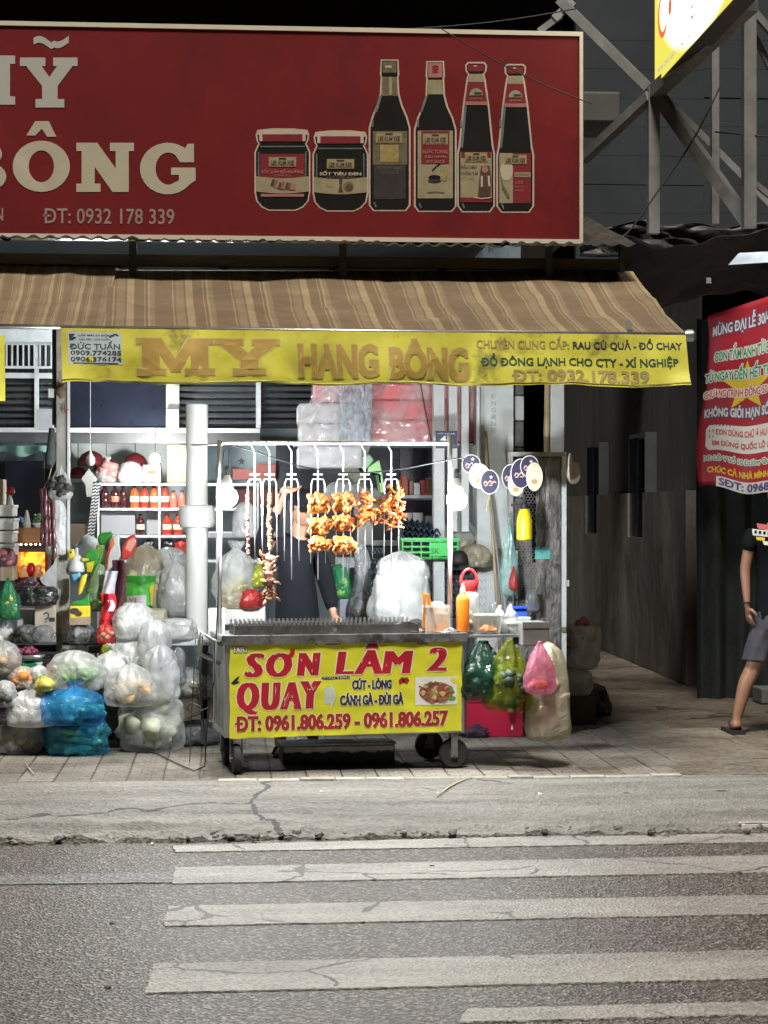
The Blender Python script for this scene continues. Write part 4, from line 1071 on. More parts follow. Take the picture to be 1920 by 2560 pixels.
m_pipe = M('black_conduit', (.02,.02,.02), .4)
def wpt(px, py, off=.06):
    s, z = wz(px, py); p = W0+wd_*s+wn_*off; return Vector((p.x, p.y, z))
tag(mk('wall_cable', MB().tube([wpt(1425, 1278), wpt(1470, 1274), wpt(1530, 1255), wpt(1580, 1228), wpt(1624, 1206)], .012, 8), m_pipe, smooth=True), 'black cable sagging across the two slit windows', 'cable')
tag(mk('wall_conduit', MB().tube([wpt(1640, 1366), wpt(1690, 1316), wpt(1741, 1264, .08)], .022, 8), m_pipe, smooth=True), 'thick black pipe rising diagonally across the stained concrete', 'pipe')
ml = thing('meter_box', 'low concrete box with black lintel on the alley wall by the netting', 'box', wpt(1700, 1500))
q = MB(); s0, z0 = wz(1734, 1640); s1, z1 = wz(1670, 1412); wallbox(q, s0, s1, 0, z1, -.05, -.001); mk('slab', q, m_cw, ml)
q = MB(); wallbox(q, s0, s1+.02, z1, z1+.06, -.09, -.001); mk('lintel', q, m_dkwall, ml)
q = MB(); wallbox(q, s0+(s1-s0)*.42, s0+(s1-s0)*.52, .3, z1, -.065, -.051); mk('crack_gap', q, m_dkwall, ml)
p = [wpt(1729, 1345, .07), wpt(1736, 1310, .07), wpt(1741, 1300, .07), wpt(1742, 1322, .07)]
tag(mk('graffiti_mark', MB().tube(p, .012, 5), M('blue_paint', (.04,.14,.22), .6)), 'blue painted A shaped mark on the concrete beside the netting', 'mark')
# netting wall with the red banner
m_net = M('shade_netting', (.018,.024,.022), .8, var=.6, sc=6, stretch=(3,1,.6), bump=.6, bsc=60)
YN = 16.1
tag(mk('shade_netting', MB().grid(lambda u, v: A(1742+300*u, 760, YN) * Vector((1,1,0)) + Vector((0, .04*math.sin(u*30)+.05*nz(u*8, v*3), 3.1*v)), 90, 20), m_net, smooth=True), 'black shade netting hung as a wall behind the walking man', 'netting')
m_bred = M('banner_red', (.42,.018,.035), .5, var=.25, sc=2)
BC = [A(1768, 790, YN-.12), A(2080, 690, YN-.6), A(2080, 1250, YN-.6), A(1752, 1215, YN-.12)]
def ban(u, v, l):
    U = (u-1762)/318; V = (v-780)/440
    p = BC[0].lerp(BC[1], U).lerp(BC[3].lerp(BC[2], U), V)
    return p + Vector((0, -.0015*l + .03*math.sin(U*9+V*2) + .02*nz(U*5, V*4), .02*math.sin(U*14)*V))
rb = thing('red_banner', 'red holiday banner with rows of white, green and yellow lettering hung on the netting', 'banner', A(1800, 1210, YN-.12))
def bp_(u, v):
    p = ban(1762+318*u, 780+440*v, 0)
    if u == 0: p.x += .04*math.sin(v*6)
    return p
mk('cloth', MB().grid(bp_, 40, 30), m_bred, rb, smooth=True, solid=.002)
mw = M('print_white', (.72,.72,.70), .5, var=.1); mgn = M('print_bright_green', (.03,.30,.10), .5); mvi = M('print_violet', (.10,.07,.22), .5); mor = M('print_orange_red', (.65,.09,.03), .5); mye = M('print_yellow', (.75,.55,.02), .5)
p = Print(ban, 11, (rb, False))
def star(cx, cy, r):
    return [(cx+(r if k % 2 == 0 else r*.4)*math.sin(math.pi*k/5), cy-(r if k % 2 == 0 else r*.4)*math.cos(math.pi*k/5)) for k in range(10)]
p.poly(star(1868, 975, 62), mye, 1)
p.text('MỪNG ĐẠI LỄ 30/4 VÀ 1/5', 1780, 800, 1975, 846, mw, 2, bold=.03, halo=mvi, hf_=2.2)
p.text('CON TẮM ANH TỪ ĐỒNG GIÁ', 1788, 868, 1985, 906, mgn, 2, bold=.03, halo=mw, hf_=2.2)
p.text('TỪ NGAY ĐẾN HẾT THÁNG CÁ', 1766, 920, 1985, 956, mgn, 2, bold=.03, halo=mw, hf_=2.2)
p.text('CHƯƠNG TRÌNH ĐỒNG 50 TRIỆU CÁC', 1763, 968, 1985, 1002, mor, 2, bold=.03, halo=mw, hf_=2.2)
p.text('KHÔNG GIỚI HẠN SỐ LƯỢNG', 1766, 1012, 1985, 1052, mw, 2, bold=.04, halo=mvi, hf_=2.2)
p.poly([(1780,1066),(2060,1066),(2060,1130),(1780,1130),(1772,1120),(1772,1076)], mw, 1)
p.text('CON DÙNG CHỮ Ở HƯỚNG DẪN', 1796, 1070, 1975, 1092, mor, 3, bold=.03); p.text('EM DÙNG QUỐC LỘ 51A TRẢ', 1788, 1100, 1975, 1122, mor, 3, bold=.03)
p.text('ĐC: LÔ V Số 10 Đường Quang Trung', 1766, 1140, 1985, 1160, mgn, 2, bold=.02, halo=mw, hf_=2.2)
p.text('CHÚC CẢ NHÀ MÌNH CÓ CÁI', 1778, 1168, 1985, 1188, mye, 2, bold=.04)
p.poly([(1800,1196),(2060,1196),(2060,1222),(1800,1222)], mw, 1); p.text('SĐT: 0968 11 8', 1806, 1199, 1990, 1218, mvi, 3, bold=.03)
p.build('lettering', rb)
tag(mk('kerb_block', MB().box(A(1868,1,16).x, A(2050,1,16).x, G(1890,1760).y, G(1890,1760).y+.3, 0, .12), m_cw, bevel=.01), 'low grey concrete block at the foot of the netting', 'block')
m_wire = M('power_cable', (.012,.012,.012), .6)
tag(mk('power_cable', MB().tube([A(1515+ (1800-1515)*i/10, 615 - 395*(i/10)**1.4 + 6*math.sin(i), 14.5) for i in range(11)], .007, 6), m_wire, smooth=True), 'thin black cable rising in front of the dark panelled building', 'cable')
tag(mk('power_cable', MB().tube([A(1787, 330, 14.3), A(1860, 336, 14.2), A(1990, 348, 14.0)], .006, 6), m_wire, smooth=True), 'thin black cable running right from the middle truss upright', 'cable')
tag(mk('power_cable', MB().tube([A(1100+ 380*i/8, 70+190*i/8+14*math.sin(math.pi*i/8), 13.4) for i in range(9)], .004, 6), m_wire, smooth=True), 'thin cable crossing the upper right of the red billboard', 'cable')
tag(mk('power_cable', MB().tube([A(1020+ 420*i/8, 72-50*i/8+8*math.sin(math.pi*i/8), 15.4) for i in range(9)], .005, 6), m_wire, smooth=True), 'faint cable in the dark above the red billboard', 'cable')
tag(mk('block_ledge', MB().box(A(1458,1,16.5).x, A(1552,1,16.5).x, 16.5, 17.2, A(1500,306,16.5).z, A(1500,228,16.5).z), M('grey_ledge', (.09,.085,.08), .8), bevel=.02), 'dark concrete ledge block behind the right end of the billboard', 'ledge')
# ------------------------------------------------------------------ bags
f_clear = film('clear_film', (.72,.74,.73), .10, .60, .3, 6); f_milk = film('milky_film', (.74,.76,.76), .16, .34, .4, 6)
f_white = film('white_film', (.80,.82,.82), .25, .12, .4, 6); f_blue = film('blue_film', (.05,.34,.80), .12, .58, .35, 7, col2=(.03,.26,.50))
f_teal = film('teal_film', (.08,.46,.60), .12, .62, .3, 11); f_pink = film('pink_film', (.62,.22,.34), .14, .5, .4, 10)
f_yel = film('yellow_green_film', (.42,.48,.05), .2, .42, .35, 9); f_green = film('green_film', (.04,.30,.13), .2, .35, .35, 9); f_lime = film('pale_green_film', (.40,.56,.33), .3, .12, .4, 7)
f_red = film('red_film', (.62,.05,.05), .25, .15, .35, 12); f_black = film('black_film', (.012,.012,.013), .28, .0, .0, 9, bump=1.3); f_tan = film('tan_film', (.62,.57,.44), .3, .25, .35, 7)
f_grey = film('smoky_film', (.30,.31,.33), .2, .45, .25, 9); f_rose = film('rose_sheet', (.80,.22,.26), .3, .06, .3, 5, bump=.6); f_mauve = film('mauve_film', (.22,.15,.20), .25, .4, .3, 9)
c_veg = M('leafy_green', (.20,.42,.10), .5, var=.6, sc=20, bump=.5); c_root = M('root_tan', (.36,.27,.15), .7, var=.5, sc=14, bump=.5); c_noodle = M('noodle_cream', (.74,.64,.42), .5, var=.35, sc=22, bump=.6)
c_zuc = M('zucchini_teal', (.05,.34,.24), .35, var=.4, sc=12); c_pot = M('brown_lumps', (.42,.32,.22), .6, var=.5, sc=12); c_cab = M('pale_cabbage', (.60,.62,.46), .5, var=.3, sc=12)
c_tofu = M('fried_tofu', (.70,.46,.16), .6, var=.45, sc=16, bump=.5); c_pink = M('pink_meat', (.62,.22,.20), .5, var=.4, sc=14); c_onion = M('red_onion', (.20,.03,.07), .4, var=.5, sc=18); c_dark = M('dark_fill', (.05,.05,.04), .6, var=.5, sc=10)
c_egg = M('white_lumps', (.70,.68,.62), .5, var=.2, sc=14); c_orange = M('orange_fill', (.70,.22,.03), .5, var=.3, sc=14); c_straw = M('straw_yellow', (.60,.55,.12), .5, var=.4, sc=18)

def lump_cloud(c, rx, ry, rz, n, size, seed, long=1.0):
    rnd = random.Random(seed); q = MB()
    for i in range(n):
        while True:
            d = Vector((rnd.uniform(-1,1), rnd.uniform(-1,1), rnd.uniform(-1,1)))
            if d.length <= 1: break
        p = Vector((c[0]+d.x*rx, c[1]+d.y*ry, c[2]+d.z*rz)); s = size*rnd.uniform(.7, 1.25)
        Mx = Matrix.Rotation(rnd.uniform(-.6,.6), 4, 'Y') @ Matrix.Rotation(rnd.uniform(0, 3), 4, 'Z')
        q.blob(p, s*long, s*.8, s*.75, i+seed, .25, 1.6, 9, 6, M=Mx)
    return q
def bag(label, px, pyb, w, h, Y=None, film_=None, cont=None, style='knot', seed=None, group=None, name='plastic_bag', cat='bag', fill=.6, dep=.75, csize=.04, clong=1.2, tilt=0, amp=1.0, cn=0):
    seed = seed if seed is not None else int(px*3+pyb*7) % 997
    if Y is None: base = G(px, pyb, 0); Yc = base.y + .02
    else: Yc = Y; base = A(px, pyb, Y)
    s = FOC/Yc; W, H = w/s, h/s; rx, ry = W/2, W/2*dep
    c = Vector((base.x, Yc+ry*.9, base.z)); 
    k = (Yc+ry*.9)/Yc          # stands ry deeper than its front: keep its size and place
    off = A(px, pyb, Yc+ry*.9); c.x = off.x; rx *= k; H *= k
    t = thing(name, label, cat, c, 0, group)
    rnd = random.Random(seed)
    if style == 'knot': prof = [(0,0),(.55,0),(.86,.04),(1,.18),(1,.36),(.93,.52),(.78,.66),(.52,.76),(.24,.83),(.14,.87),(.22,.93),(.34,1.0)]
    elif style == 'lump': prof = [(0,0),(.6,0),(.9,.05),(1,.22),(1,.42),(.94,.6),(.82,.76),(.6,.9),(.3,.98),(0,1)]
    elif style == 'tall': prof = [(0,0),(.7,0),(.9,.03),(1,.12),(.98,.3),(.94,.5),(.92,.65),(.84,.78),(.62,.9),(.3,.97),(0,1.0)]
    elif style == 'open': prof = [(0,0),(.6,0),(.86,.05),(.98,.2),(1,.45),(.97,.7),(1.0,.88),(.98,1.0),(.88,.94),(.78,.8),(0,.7)]
    elif style == 'hang': prof = [(0,0),(.5,.0),(.85,.05),(1,.14),(.98,.3),(.86,.5),(.62,.7),(.34,.86),(.13,.97),(.1,1.0)]
    elif style == 'flat': prof = [(0,0),(.8,0),(.97,.08),(1,.4),(.95,.75),(.8,.95),(0,1)]
    n = 56; rows = []
    fine = []
    for (r0, z0), (r1, z1) in zip(prof, prof[1:]):
        st = max(2, int(max(abs(z1-z0)*26, abs(r1-r0)*8)))
        for i in range(st): fine.append((r0+(r1-r0)*i/st, z0+(z1-z0)*i/st))
    fine.append(prof[-1])
    vs = []; fs = []
    kk = rnd.choice((7, 9, 11)); ph = rnd.uniform(0, 6)
    for r, z in fine:
        neck = max(0, min(1, (z-.5)/.35)) if style in ('knot', 'hang') else (max(0, (z-.7)/.3) if style != 'open' else 0)
        for j in range(n):
            a = 2*math.pi*j/n; ca, sa = math.cos(a), math.sin(a)
            vd = noise.voronoi(Vector((ca*2.1+seed, sa*2.1, z*3.2)))[0]; vd2 = noise.voronoi(Vector((ca*4.3, sa*4.3+seed, z*6.5)))[0]
            w1 = nz(ca*1.6+seed, sa*1.6, z*2.2)*.20 + .16*min(.5, vd[1]-vd[0])-.05 + .07*min(.4, vd2[1]-vd2[0]) + nz(ca*9, sa*9+seed, z*9)*.02
            w1 += (.16*neck+.02) * math.sin(kk*a+ph+3*nz(ca*2, sa*2, z*3+seed)) * (1 if r > .05 else 0)
            rr = max(0, r*(1+w1*amp))
            zz = z + (.035*nz(ca*3+seed, sa*3, z*4)*amp + (.05*nz(ca*5, sa*5, seed) if style in ('knot', 'open') and z > .85 else 0)) * (1 if z > .04 else 0)
            p = Vector((rr*ca*rx, rr*sa*ry, max(0.001, zz*H)))
            p.x += tilt*p.z + .03*W*nz(z*3, seed)*z
            vs.append(p)
    for i in range(len(fine)-1):
        for j in range(n):
            a = i*n+j; b = i*n+(j+1) % n; fs.append((a, b, b+n, a+n))
    if style == 'knot': pass
    mk('film', MB().add(vs, fs), film_ or f_clear, t, smooth=True, local=True)
    if style in ('knot', 'hang'):
        zk = (.87 if style == 'knot' else .985)*H
        mk('knot', MB().blob((tilt*zk, 0, zk), rx*.16, ry*.16, H*.03, seed, .3, 2, 10, 6), film_ or f_clear, t, smooth=True, local=True)
    if cont:
        q = lump_cloud((tilt*H*.3, 0, H*fill*.5+csize*.4), rx*.68, ry*.66, H*fill*.42, cn or int(26*max(1, .05/csize)), csize, seed, clong)
        for v in q.v: v.z = max(.004, v.z)
        o = mk('contents', q, cont, t, smooth=True, local=True); o['kind'] = 'stuff'
    return t

# ------------------------------------------------------------------ the grill cart
m_ss = M('stainless', (.50,.51,.52), .28, .85, var=.25, sc=7, bump=.12, bsc=30, wear=((.22,.2,.18), 6, .6))
m_ssd = M('stainless_dull', (.30,.30,.30), .42, .7, var=.4, sc=8, wear=((.08,.07,.06), 5, .5))
m_rub = M('black_rubber', (.018,.018,.018), .7, var=.3, sc=20, bump=.3)
m_yel = M('banner_yellow', (.66,.65,.035), .45, var=.12, sc=4, bump=.35, bsc=5)
P0, P1 = G(561, 1938), G(1161, 1922)
cx_ = (P1-P0); CL = cx_.length; CR = math.atan2(cx_.y, cx_.x)
CT = CAM_H - (1591-1280)/FOC * (P0.dot(FW))
cart = thing('grill_cart', 'stainless steel street grill cart with yellow SƠN LÂM 2 banner', 'food cart', P0, CR)
CD = .56
def cb(name, x0, x1, y0, y1, z0, z1, m=m_ss, bev=.003): return mk(name, MB().box(x0, x1, y0, y1, z0, z1), m, cart, local=True, bevel=bev)
zb_ = .215
for x in (.0, CL-.035):
    for y in (.0, CD-.035): cb('corner_post', x, x+.035, y, y+.035, zb_, CT-.03)
cb('front_rail', .035, CL-.035, .003, .03, zb_, zb_+.03); cb('back_rail', .035, CL-.035, CD-.03, CD-.003, zb_, zb_+.03)
cb('side_rail', .004, .03, .035, CD-.035, zb_, zb_+.03); cb('side_rail', CL-.03, CL-.004, .035, CD-.035, zb_, zb_+.03)
cb('end_panel', .01, .018, .035, CD-.035, zb_+.03, CT-.03, m_ssd); cb('end_panel', CL-.018, CL-.01, .035, CD-.035, zb_+.03, CT-.03, m_ssd)
cb('floor_panel', .03, CL-.03, .03, CD-.03, zb_+.004, zb_+.016, m_ssd); cb('back_panel', .036, CL-.036, CD-.02, CD-.012, zb_+.03, CT-.03, m_ssd)
cb('counter_top', -.018, CL+.012, -.02, CD+.02, CT-.03, CT, m_ss, .006); cb('counter_lip', -.02, CL+.014, -.026, -.0205, CT-.048, CT+.006, m_ssd)
# banner
def cart_fn(u, v, l):
    x = (u-561)/(1161-561)*CL; z = CT - (v-1591)/(1938-1591)*CT
    U = (u-573)/580; V = (v-1606)/238
    w = .006*nz(U*5, V*3, 1) + .004*nz(U*16, V*7, 4) + .005*math.sin(U*38)*math.exp(-max(0, V)*6) + .006*math.sin(U*30+1)*math.exp(-(1-V)*7)
    return Vector((x, -.010 - .0009*l - max(-.003, w), z))
def on_cart(fn):
    Mx = ROOTM[cart.name]; return lambda u, v, l: fn(u, v, l)
bn = MB().grid(lambda u, v: cart_fn(573+580*u + (3*nz(v*5, u) if u in (0,1) else 0), 1608+232*v + (2.5*nz(u*14, v) if v in (0,1) else 0)+6*v*(1-u), 0), 90, 40)
bn_o = mk('banner', bn, m_yel, cart, smooth=True, local=True)
ROOTM[bn_o.name] = ROOTM[cart.name]
pr_ = M('print_crimson', (.42,.012,.03), .4, var=.12, sc=6); ph_ = M('print_pale_halo', (.74,.70,.45), .5, var=.08); pn_ = M('print_deep_navy', (.015,.02,.07), .4); pdr = M('print_brick_red', (.34,.02,.02), .45, var=.2, sc=12)
def cp(): return Print(cart_fn, 40, (bn_o, True))
p = cp()
HB = .035
for t_, x0_, y0_, x1_, y1_ in (('S',609,1634,658,1694),('Ơ',662,1626,734,1694),('N',738,1635,797,1692),('L',834,1633,880,1690),('Â',880,1613,952,1690),('M',950,1633,1030,1690),('2',1063,1626,1115,1685),('Q',590,1707,646,1788),('U',650,1708,698,1777),('A',696,1708,750,1776),('Y',746,1706,800,1775)):
    p.text(t_, x0_+6, y0_, x1_-6, y1_, pr_, 2, shear=.14 if y0_ < 1700 else .08, halo=ph_, fat=6.2, hf_=3.2)
p.build('lettering', bn_o, local=True); p = cp()
p.text('CÚT - LÒNG', 876, 1700, 974, 1729, pn_, 2, bold=.03, halo=ph_, fat=.8, hf_=1.5); p.text('CÁNH GÀ - ĐÙI GÀ', 846, 1737, 1004, 1769, pn_, 2, bold=.03, halo=ph_, fat=.8, hf_=1.5)
p.text('ĐT: 0961.806.259 - 0961.806.257', 591, 1790, 1118, 1831, pdr, 2, bold=.035, halo=ph_, fat=1.0, hf_=1.5, slope=-.008)
p.build('lettering', bn_o, local=True); p = cp()
m_arr = M('print_arrow', (.55,.62,.55), .5); p.poly([(806,1722),(822,1722),(822,1708),(836,1744),(824,1778),(822,1764),(806,1764)], m_arr, 2)
p.text('TAFU', 580, 1617, 616, 1632, mw, 2, bold=.03, halo=pn_, hf_=1.2)
for (x0, y0, x1, y1) in ((784,1608,846,1615), (800,1696,870,1702), (1040,1607,1066,1617)): p.rect(x0, y0, x1, y1, pn_, 2); p.text('TAFU TAFU', x0+2, y0+1, x1-2, y1-1, mw, 3)
p.poly([(576,1708),(590,1694),(598,1690),(592,1702),(598,1706),(584,1712)], pn_, 2)
p.poly([(992,1708),(1000,1700),(1008,1702),(1014,1700),(1020,1708),(1014,1718),(1004,1714),(994,1720)], pdr, 2); p.disc(1005, 1709, 4, 3, M('print_dark_eye', (.05,.005,.005), .4), 3)
p.build('sticker_marks', bn_o, local=True)['kind'] = 'stuff'; p = Print(cart_fn, 40); p.rect(1035, 1700, 1140, 1772, mw, 2)
food = [M('print_food_a', (.42,.16,.07), .5, var=.6, sc=60), M('print_food_b', (.30,.09,.06), .5, var=.5, sc=60), M('print_food_c', (.62,.38,.20), .5, var=.5, sc=60), M('print_food_d', (.12,.30,.05), .5)]
rnd = random.Random(5)
p.disc(1088, 1740, 44, 26, food[1], 3)
for i in range(46):
    a = rnd.uniform(0, 6.28); r = rnd.random()**.6; x = 1088+40*r*math.cos(a); y = 1738+24*r*math.sin(a); w = rnd.uniform(5, 12); tt = rnd.uniform(0, 3.14)
    p.poly([(x+w*math.cos(tt+q_)*(1 if k % 2 else .5), y+w*.7*math.sin(tt+q_)) for k, q_ in enumerate([j*1.05 for j in range(6)])], food[i % 3 if i % 11 else 3], 4+i*.05)
p.poly([(1044,1722),(1070,1734),(1068,1737),(1043,1725)], food[1], 7); p.disc(1128, 1756, 10, 6, food[3], 4)
p.build('food_picture', bn_o, local=True)
# handle, wheels
mk('handle', MB().tube([(-.0,.05,CT-.05),(-.07,.04,CT-.02),(-.14,.03,CT+.03),(-.145,.03,CT-.10),(-.02,.035,CT-.16)], .012, 8), m_steel, cart, local=True, smooth=True)
def wheel(x, y, r, axis):
    Mx = Matrix.Translation((x, y, r)) @ (Matrix.Rotation(R(90), 4, 'Y') if axis == 'x' else Matrix.Rotation(R(90), 4, 'X'))
    w = mk('wheel', MB().lathe([(r*.62,-.02),(r*.9,-.022),(r,-.012),(r,.012),(r*.9,.022),(r*.62,.02)], n=28, M=Mx), m_rub, cart, local=True, smooth=50)
    ROOTM[w.name] = ROOTM[cart.name]
    mk('rim', MB().lathe([(0,-.016),(r*.25,-.024),(r*.62,-.012),(r*.62,.012),(r*.25,.024),(0,.016)], n=20, M=Mx), M('wheel_rim', (.06,.06,.06), .4, .3), w, local=True, smooth=40)
    q = MB()
    if axis == 'x':
        for s in (-1, 1): q.box(x+s*.034-.003, x+s*.034+.003, y-.018, y+.018, r-.02, r*2+.03)
        q.box(x-.037, x+.037, y-.03, y+.03, r*2+.03, r*2+.038)
    else:
        for s in (-1, 1): q.box(x-.020, x+.020, y+s*.034-.003, y+s*.034+.003, r-.02, r*2+.03)
        q.box(x-.03, x+.03, y-.037, y+.037, r*2+.03, r*2+.038)
    q.tube([(x-.04, y, r), (x+.04, y, r)] if axis == 'x' else [(x, y-.042, r), (x, y+.042, r)], .009, 8)
    mk('fork', q, m_ssd, cart, local=True, bevel=.002)
wheel(.075, .05, .088, 'x'); wheel(CL-.055, .055, .088, 'y'); wheel(CL-.10, CD-.06, .088, 'y'); wheel(.075, CD-.06, .088, 'x')
# side shelf on the right with its diagonal strap
cb('side_shelf', CL+.013, CL+.40, .02, CD-.06, CT-.028, CT-.012, m_ss, .002)
mk('strap', MB().bar((CL+.01, .015, CT-.43), (CL+.22, .015, CT-.03), .004, .030, up=(0,1,0)), m_steel, cart, local=True, bevel=.001)
mk('strap_sticker', MB().bar((CL+.045, .012, CT-.36), (CL+.066, .012, CT-.32), .005, .031, up=(0,1,0)), m_dkwall, cart, local=True)
# grill trough with a comb edge
m_ash = M('ash_and_coal', (.12,.105,.09), .9, var=.8, sc=30, bump=1, bsc=60)
q = MB(); x0, x1 = .07, CL-.26
q.box(x0, x1, .07, .075, CT, CT+.055).box(x0, x1, .33, .335, CT, CT+.055).box(x0, x0+.005, .075, .33, CT, CT+.055).box(x1-.005, x1, .075, .33, CT, CT+.055)
mk('grill_trough', q, M('sooty_steel', (.07,.06,.055), .6, .4, var=.7, sc=14, wear=((.25,.23,.2), 9, .6)), cart, local=True)
n_t = 42
for yy_ in (.07, .33):
    q = MB()
    for i in range(n_t):
        x = x0 + (x1-x0)*(i+.15)/n_t
        if yy_ == .07 and i > 36: continue
        q.box(x, x+(x1-x0)/n_t*.5, yy_, yy_+.005, CT+.055, CT+.083)
    o = mk('comb_teeth', q, m_ss, cart, local=True); o['kind'] = 'stuff'
o = mk('ashes', MB().grid(lambda u, v: Vector((x0+.006+(x1-x0-.012)*u, .076+.253*v, CT+.03+.02*nz(u*20, v*5)+.008*nz(u*60, v*15))), 110, 14), m_ash, cart, local=True, smooth=True); o['kind'] = 'stuff'
# rack over the grill
YK = P0.y + .22
m_rack = M('white_rack_tube', (.72,.73,.73), .3, .2, var=.12)
def rk(name, pts, r, m=m_rack, root=cart, n=10): return mk(name, MB().tube(pts, r, n), m, root, smooth=True)
zc = CT
a = A(549, 1100, YK+.05); rk('rack_post', [(a.x, a.y, zc), a], .0135)
a = A(1125, 1088, YK+.12); rk('rack_post', [(a.x, a.y, zc), a], .0150)
rk('rack_bar', [A(556, 1107, YK+.05), A(1122, 1108, YK+.12)], .0125)
rk('rack_rail', [A(480, 1112, YK+.6), A(556, 1112, YK+.1)], .006); 
mk('base_plate', MB().lathe([(.05,0),(.05,.008),(.0,.02)], (a.x, a.y, zc), 16), m_ss, cart, smooth=40)

# bulbs
m_glow = emit('bulb_glow', (.93,.97,1.0), 720.0)
m_bulb = M('bulb_plastic', (.38,.37,.36), .5, var=.05)
def bulb(label, px, py, Y, top, sway=0):
    c = A(px, py, Y); t = thing('hanging_bulb', label, 'lamp', c, 0, 'bright bulbs hung at the two ends of the grill rack')
    r = .060
    mk('glass', MB().lathe([(0,-r)]+[(r*math.sin(R(a)), -r*math.cos(R(a))) for a in range(12, 138, 10)], c, 24), m_glow, t, smooth=True)
    mk('housing', MB().lathe([(r*.66,r*.70),(r*.60,r*.95),(r*.5,r*1.5),(r*.36,r*1.9),(.014,r*2.2)], c, 20), m_bulb, t, smooth=40)
    mk('socket', MB().lathe([(.016,r*2.15),(.017,r*2.7),(.013,r*3.0),(.006,r*3.1)], c, 12), m_rub, t, smooth=40)
    tp_ = A(px+sway, top, Y)
    mk('cord', MB().tube([c+Vector((0,0,r*3.05)), (c+tp_)/2+Vector((.004,0,.03)), tp_+Vector((.0,0,0))], .004, 6), m_wire, t, smooth=True)
    return t
bulb('glowing white bulb hanging beside the white pipe, left end of the grill rack', 568, 1243, YK-.12, 1118, 5)
bulb('glowing white bulb hanging under the navy hand fans, right end of the grill rack', 1142, 1250, YK-.10, 1148, 12)
pts = [(540,1600,YK-.28),(546,1470,YK-.18),(550,1330,YK-.13),(553,1180,YK-.10),(560,1130,YK-.1),(576,1112,YK-.1),(650,1133,YK-.1),(740,1163,YK-.1),(830,1181,YK-.1),(930,1181,YK-.08),(1020,1170,YK-.06),(1080,1158,YK-.06),(1150,1144,YK-.08),(1164,1148,YK-.08)]
tag(mk('lamp_cable', MB().tube([A(*q_) for q_ in pts], .0042, 6), m_wire, smooth=True), 'black cable draped along the rack from the left bulb to the right bulb', 'cable')
def gcab(pts, lab, r=.004): tag(mk('power_lead', MB().tube(pts, r, 6), m_wire, smooth=True), lab, 'cable')
gz = lambda x, y, z=.008: G(x, y, z)
gcab([A(540,1600,YK-.28), A(536,1700,YK-.3), A(524,1760,YK-.3), A(516,1840,YK-.3), G(512,1916,.02), G(486,1927,.01), G(440,1908,.01), G(395,1885,.01), G(350,1875,.01)], 'black power lead hanging down beside the cart and trailing left over the tiles')
gcab([A(506,1590,YK-.2), A(500,1700,YK-.22), A(508,1790,YK-.22), G(514,1890,.02)], 'black lead hanging straight down left of the cart handle', .005)
gcab([A(490,1580,YK-.2), A(484,1700,YK-.22), A(478,1800,YK-.22), G(474,1905,.01)], 'thin grey lead hanging farthest left of the cart handle', .003)
gcab([A(520,1770,YK-.3), A(480,1785,YK-.3), A(466,1770,YK-.3), A(478,1757,YK-.3), A(500,1765,YK-.3), A(500,1785,YK-.3), A(470,1795,YK-.3)], 'coiled loop of black lead beside the cart')

# skewers: a rod with a two pronged fork and a small vane
YS = YK + .02
def skewer(label, px, top, ybot, half=17, forkbot=1395, vane=1186, lean=0):
    t = thing('roasting_skewer', label, 'skewer', A(px, ybot, YS), 0, 'steel roasting forks hung along the rack bar')
    mk('rod', MB().tube([A(px-7, top-4, YS+.03), A(px-8, top+8, YS-.01), A(px, top+22, YS), A(px, 1185, YS), A(px+lean, ybot, YS)], [.0042,.0042,.0042,.0048,.0028], 6), m_rack, t, smooth=True)
    f0 = 1198
    mk('fork', MB().tube([A(px-half-1+lean*.6, forkbot, YS-.005), A(px-half, f0+12, YS-.005), A(px-half+4, f0, YS-.005), A(px+half-4, f0, YS-.005), A(px+half, f0+12, YS-.005), A(px+half+2+lean*.6, forkbot, YS-.005)], [.0022,.0042,.0042,.0042,.0042,.0022], 6), m_rack, t, smooth=True)
    if vane: mk('vane', MB().bar(A(px-12, vane, YS-.006), A(px+12, vane, YS-.006), .004, .010), m_rack, t)
    return t
SK = [(637, 1400, 1395, 'first fork from the left, beads of offal on its left prong'), (674, 1470, 1395, 'second fork, threaded with small offal pieces above brown quail'), (729, 1449, 1402, 'nearly empty fork hanging in front of the vendor face'),
      (795, 1449, 1408, 'fourth fork, through the left stack of golden chicken'), (858, 1453, 1400, 'fifth fork, through the right stack of golden chicken'), (912, 1440, 1395, 'sixth fork, holding the bunch of wings'), (978, 1425, 1400, 'last fork on the right, holding the chicken feet')]
for px, yb, fb, lb in SK: skewer(lb, px, 1107, yb, 17, fb)

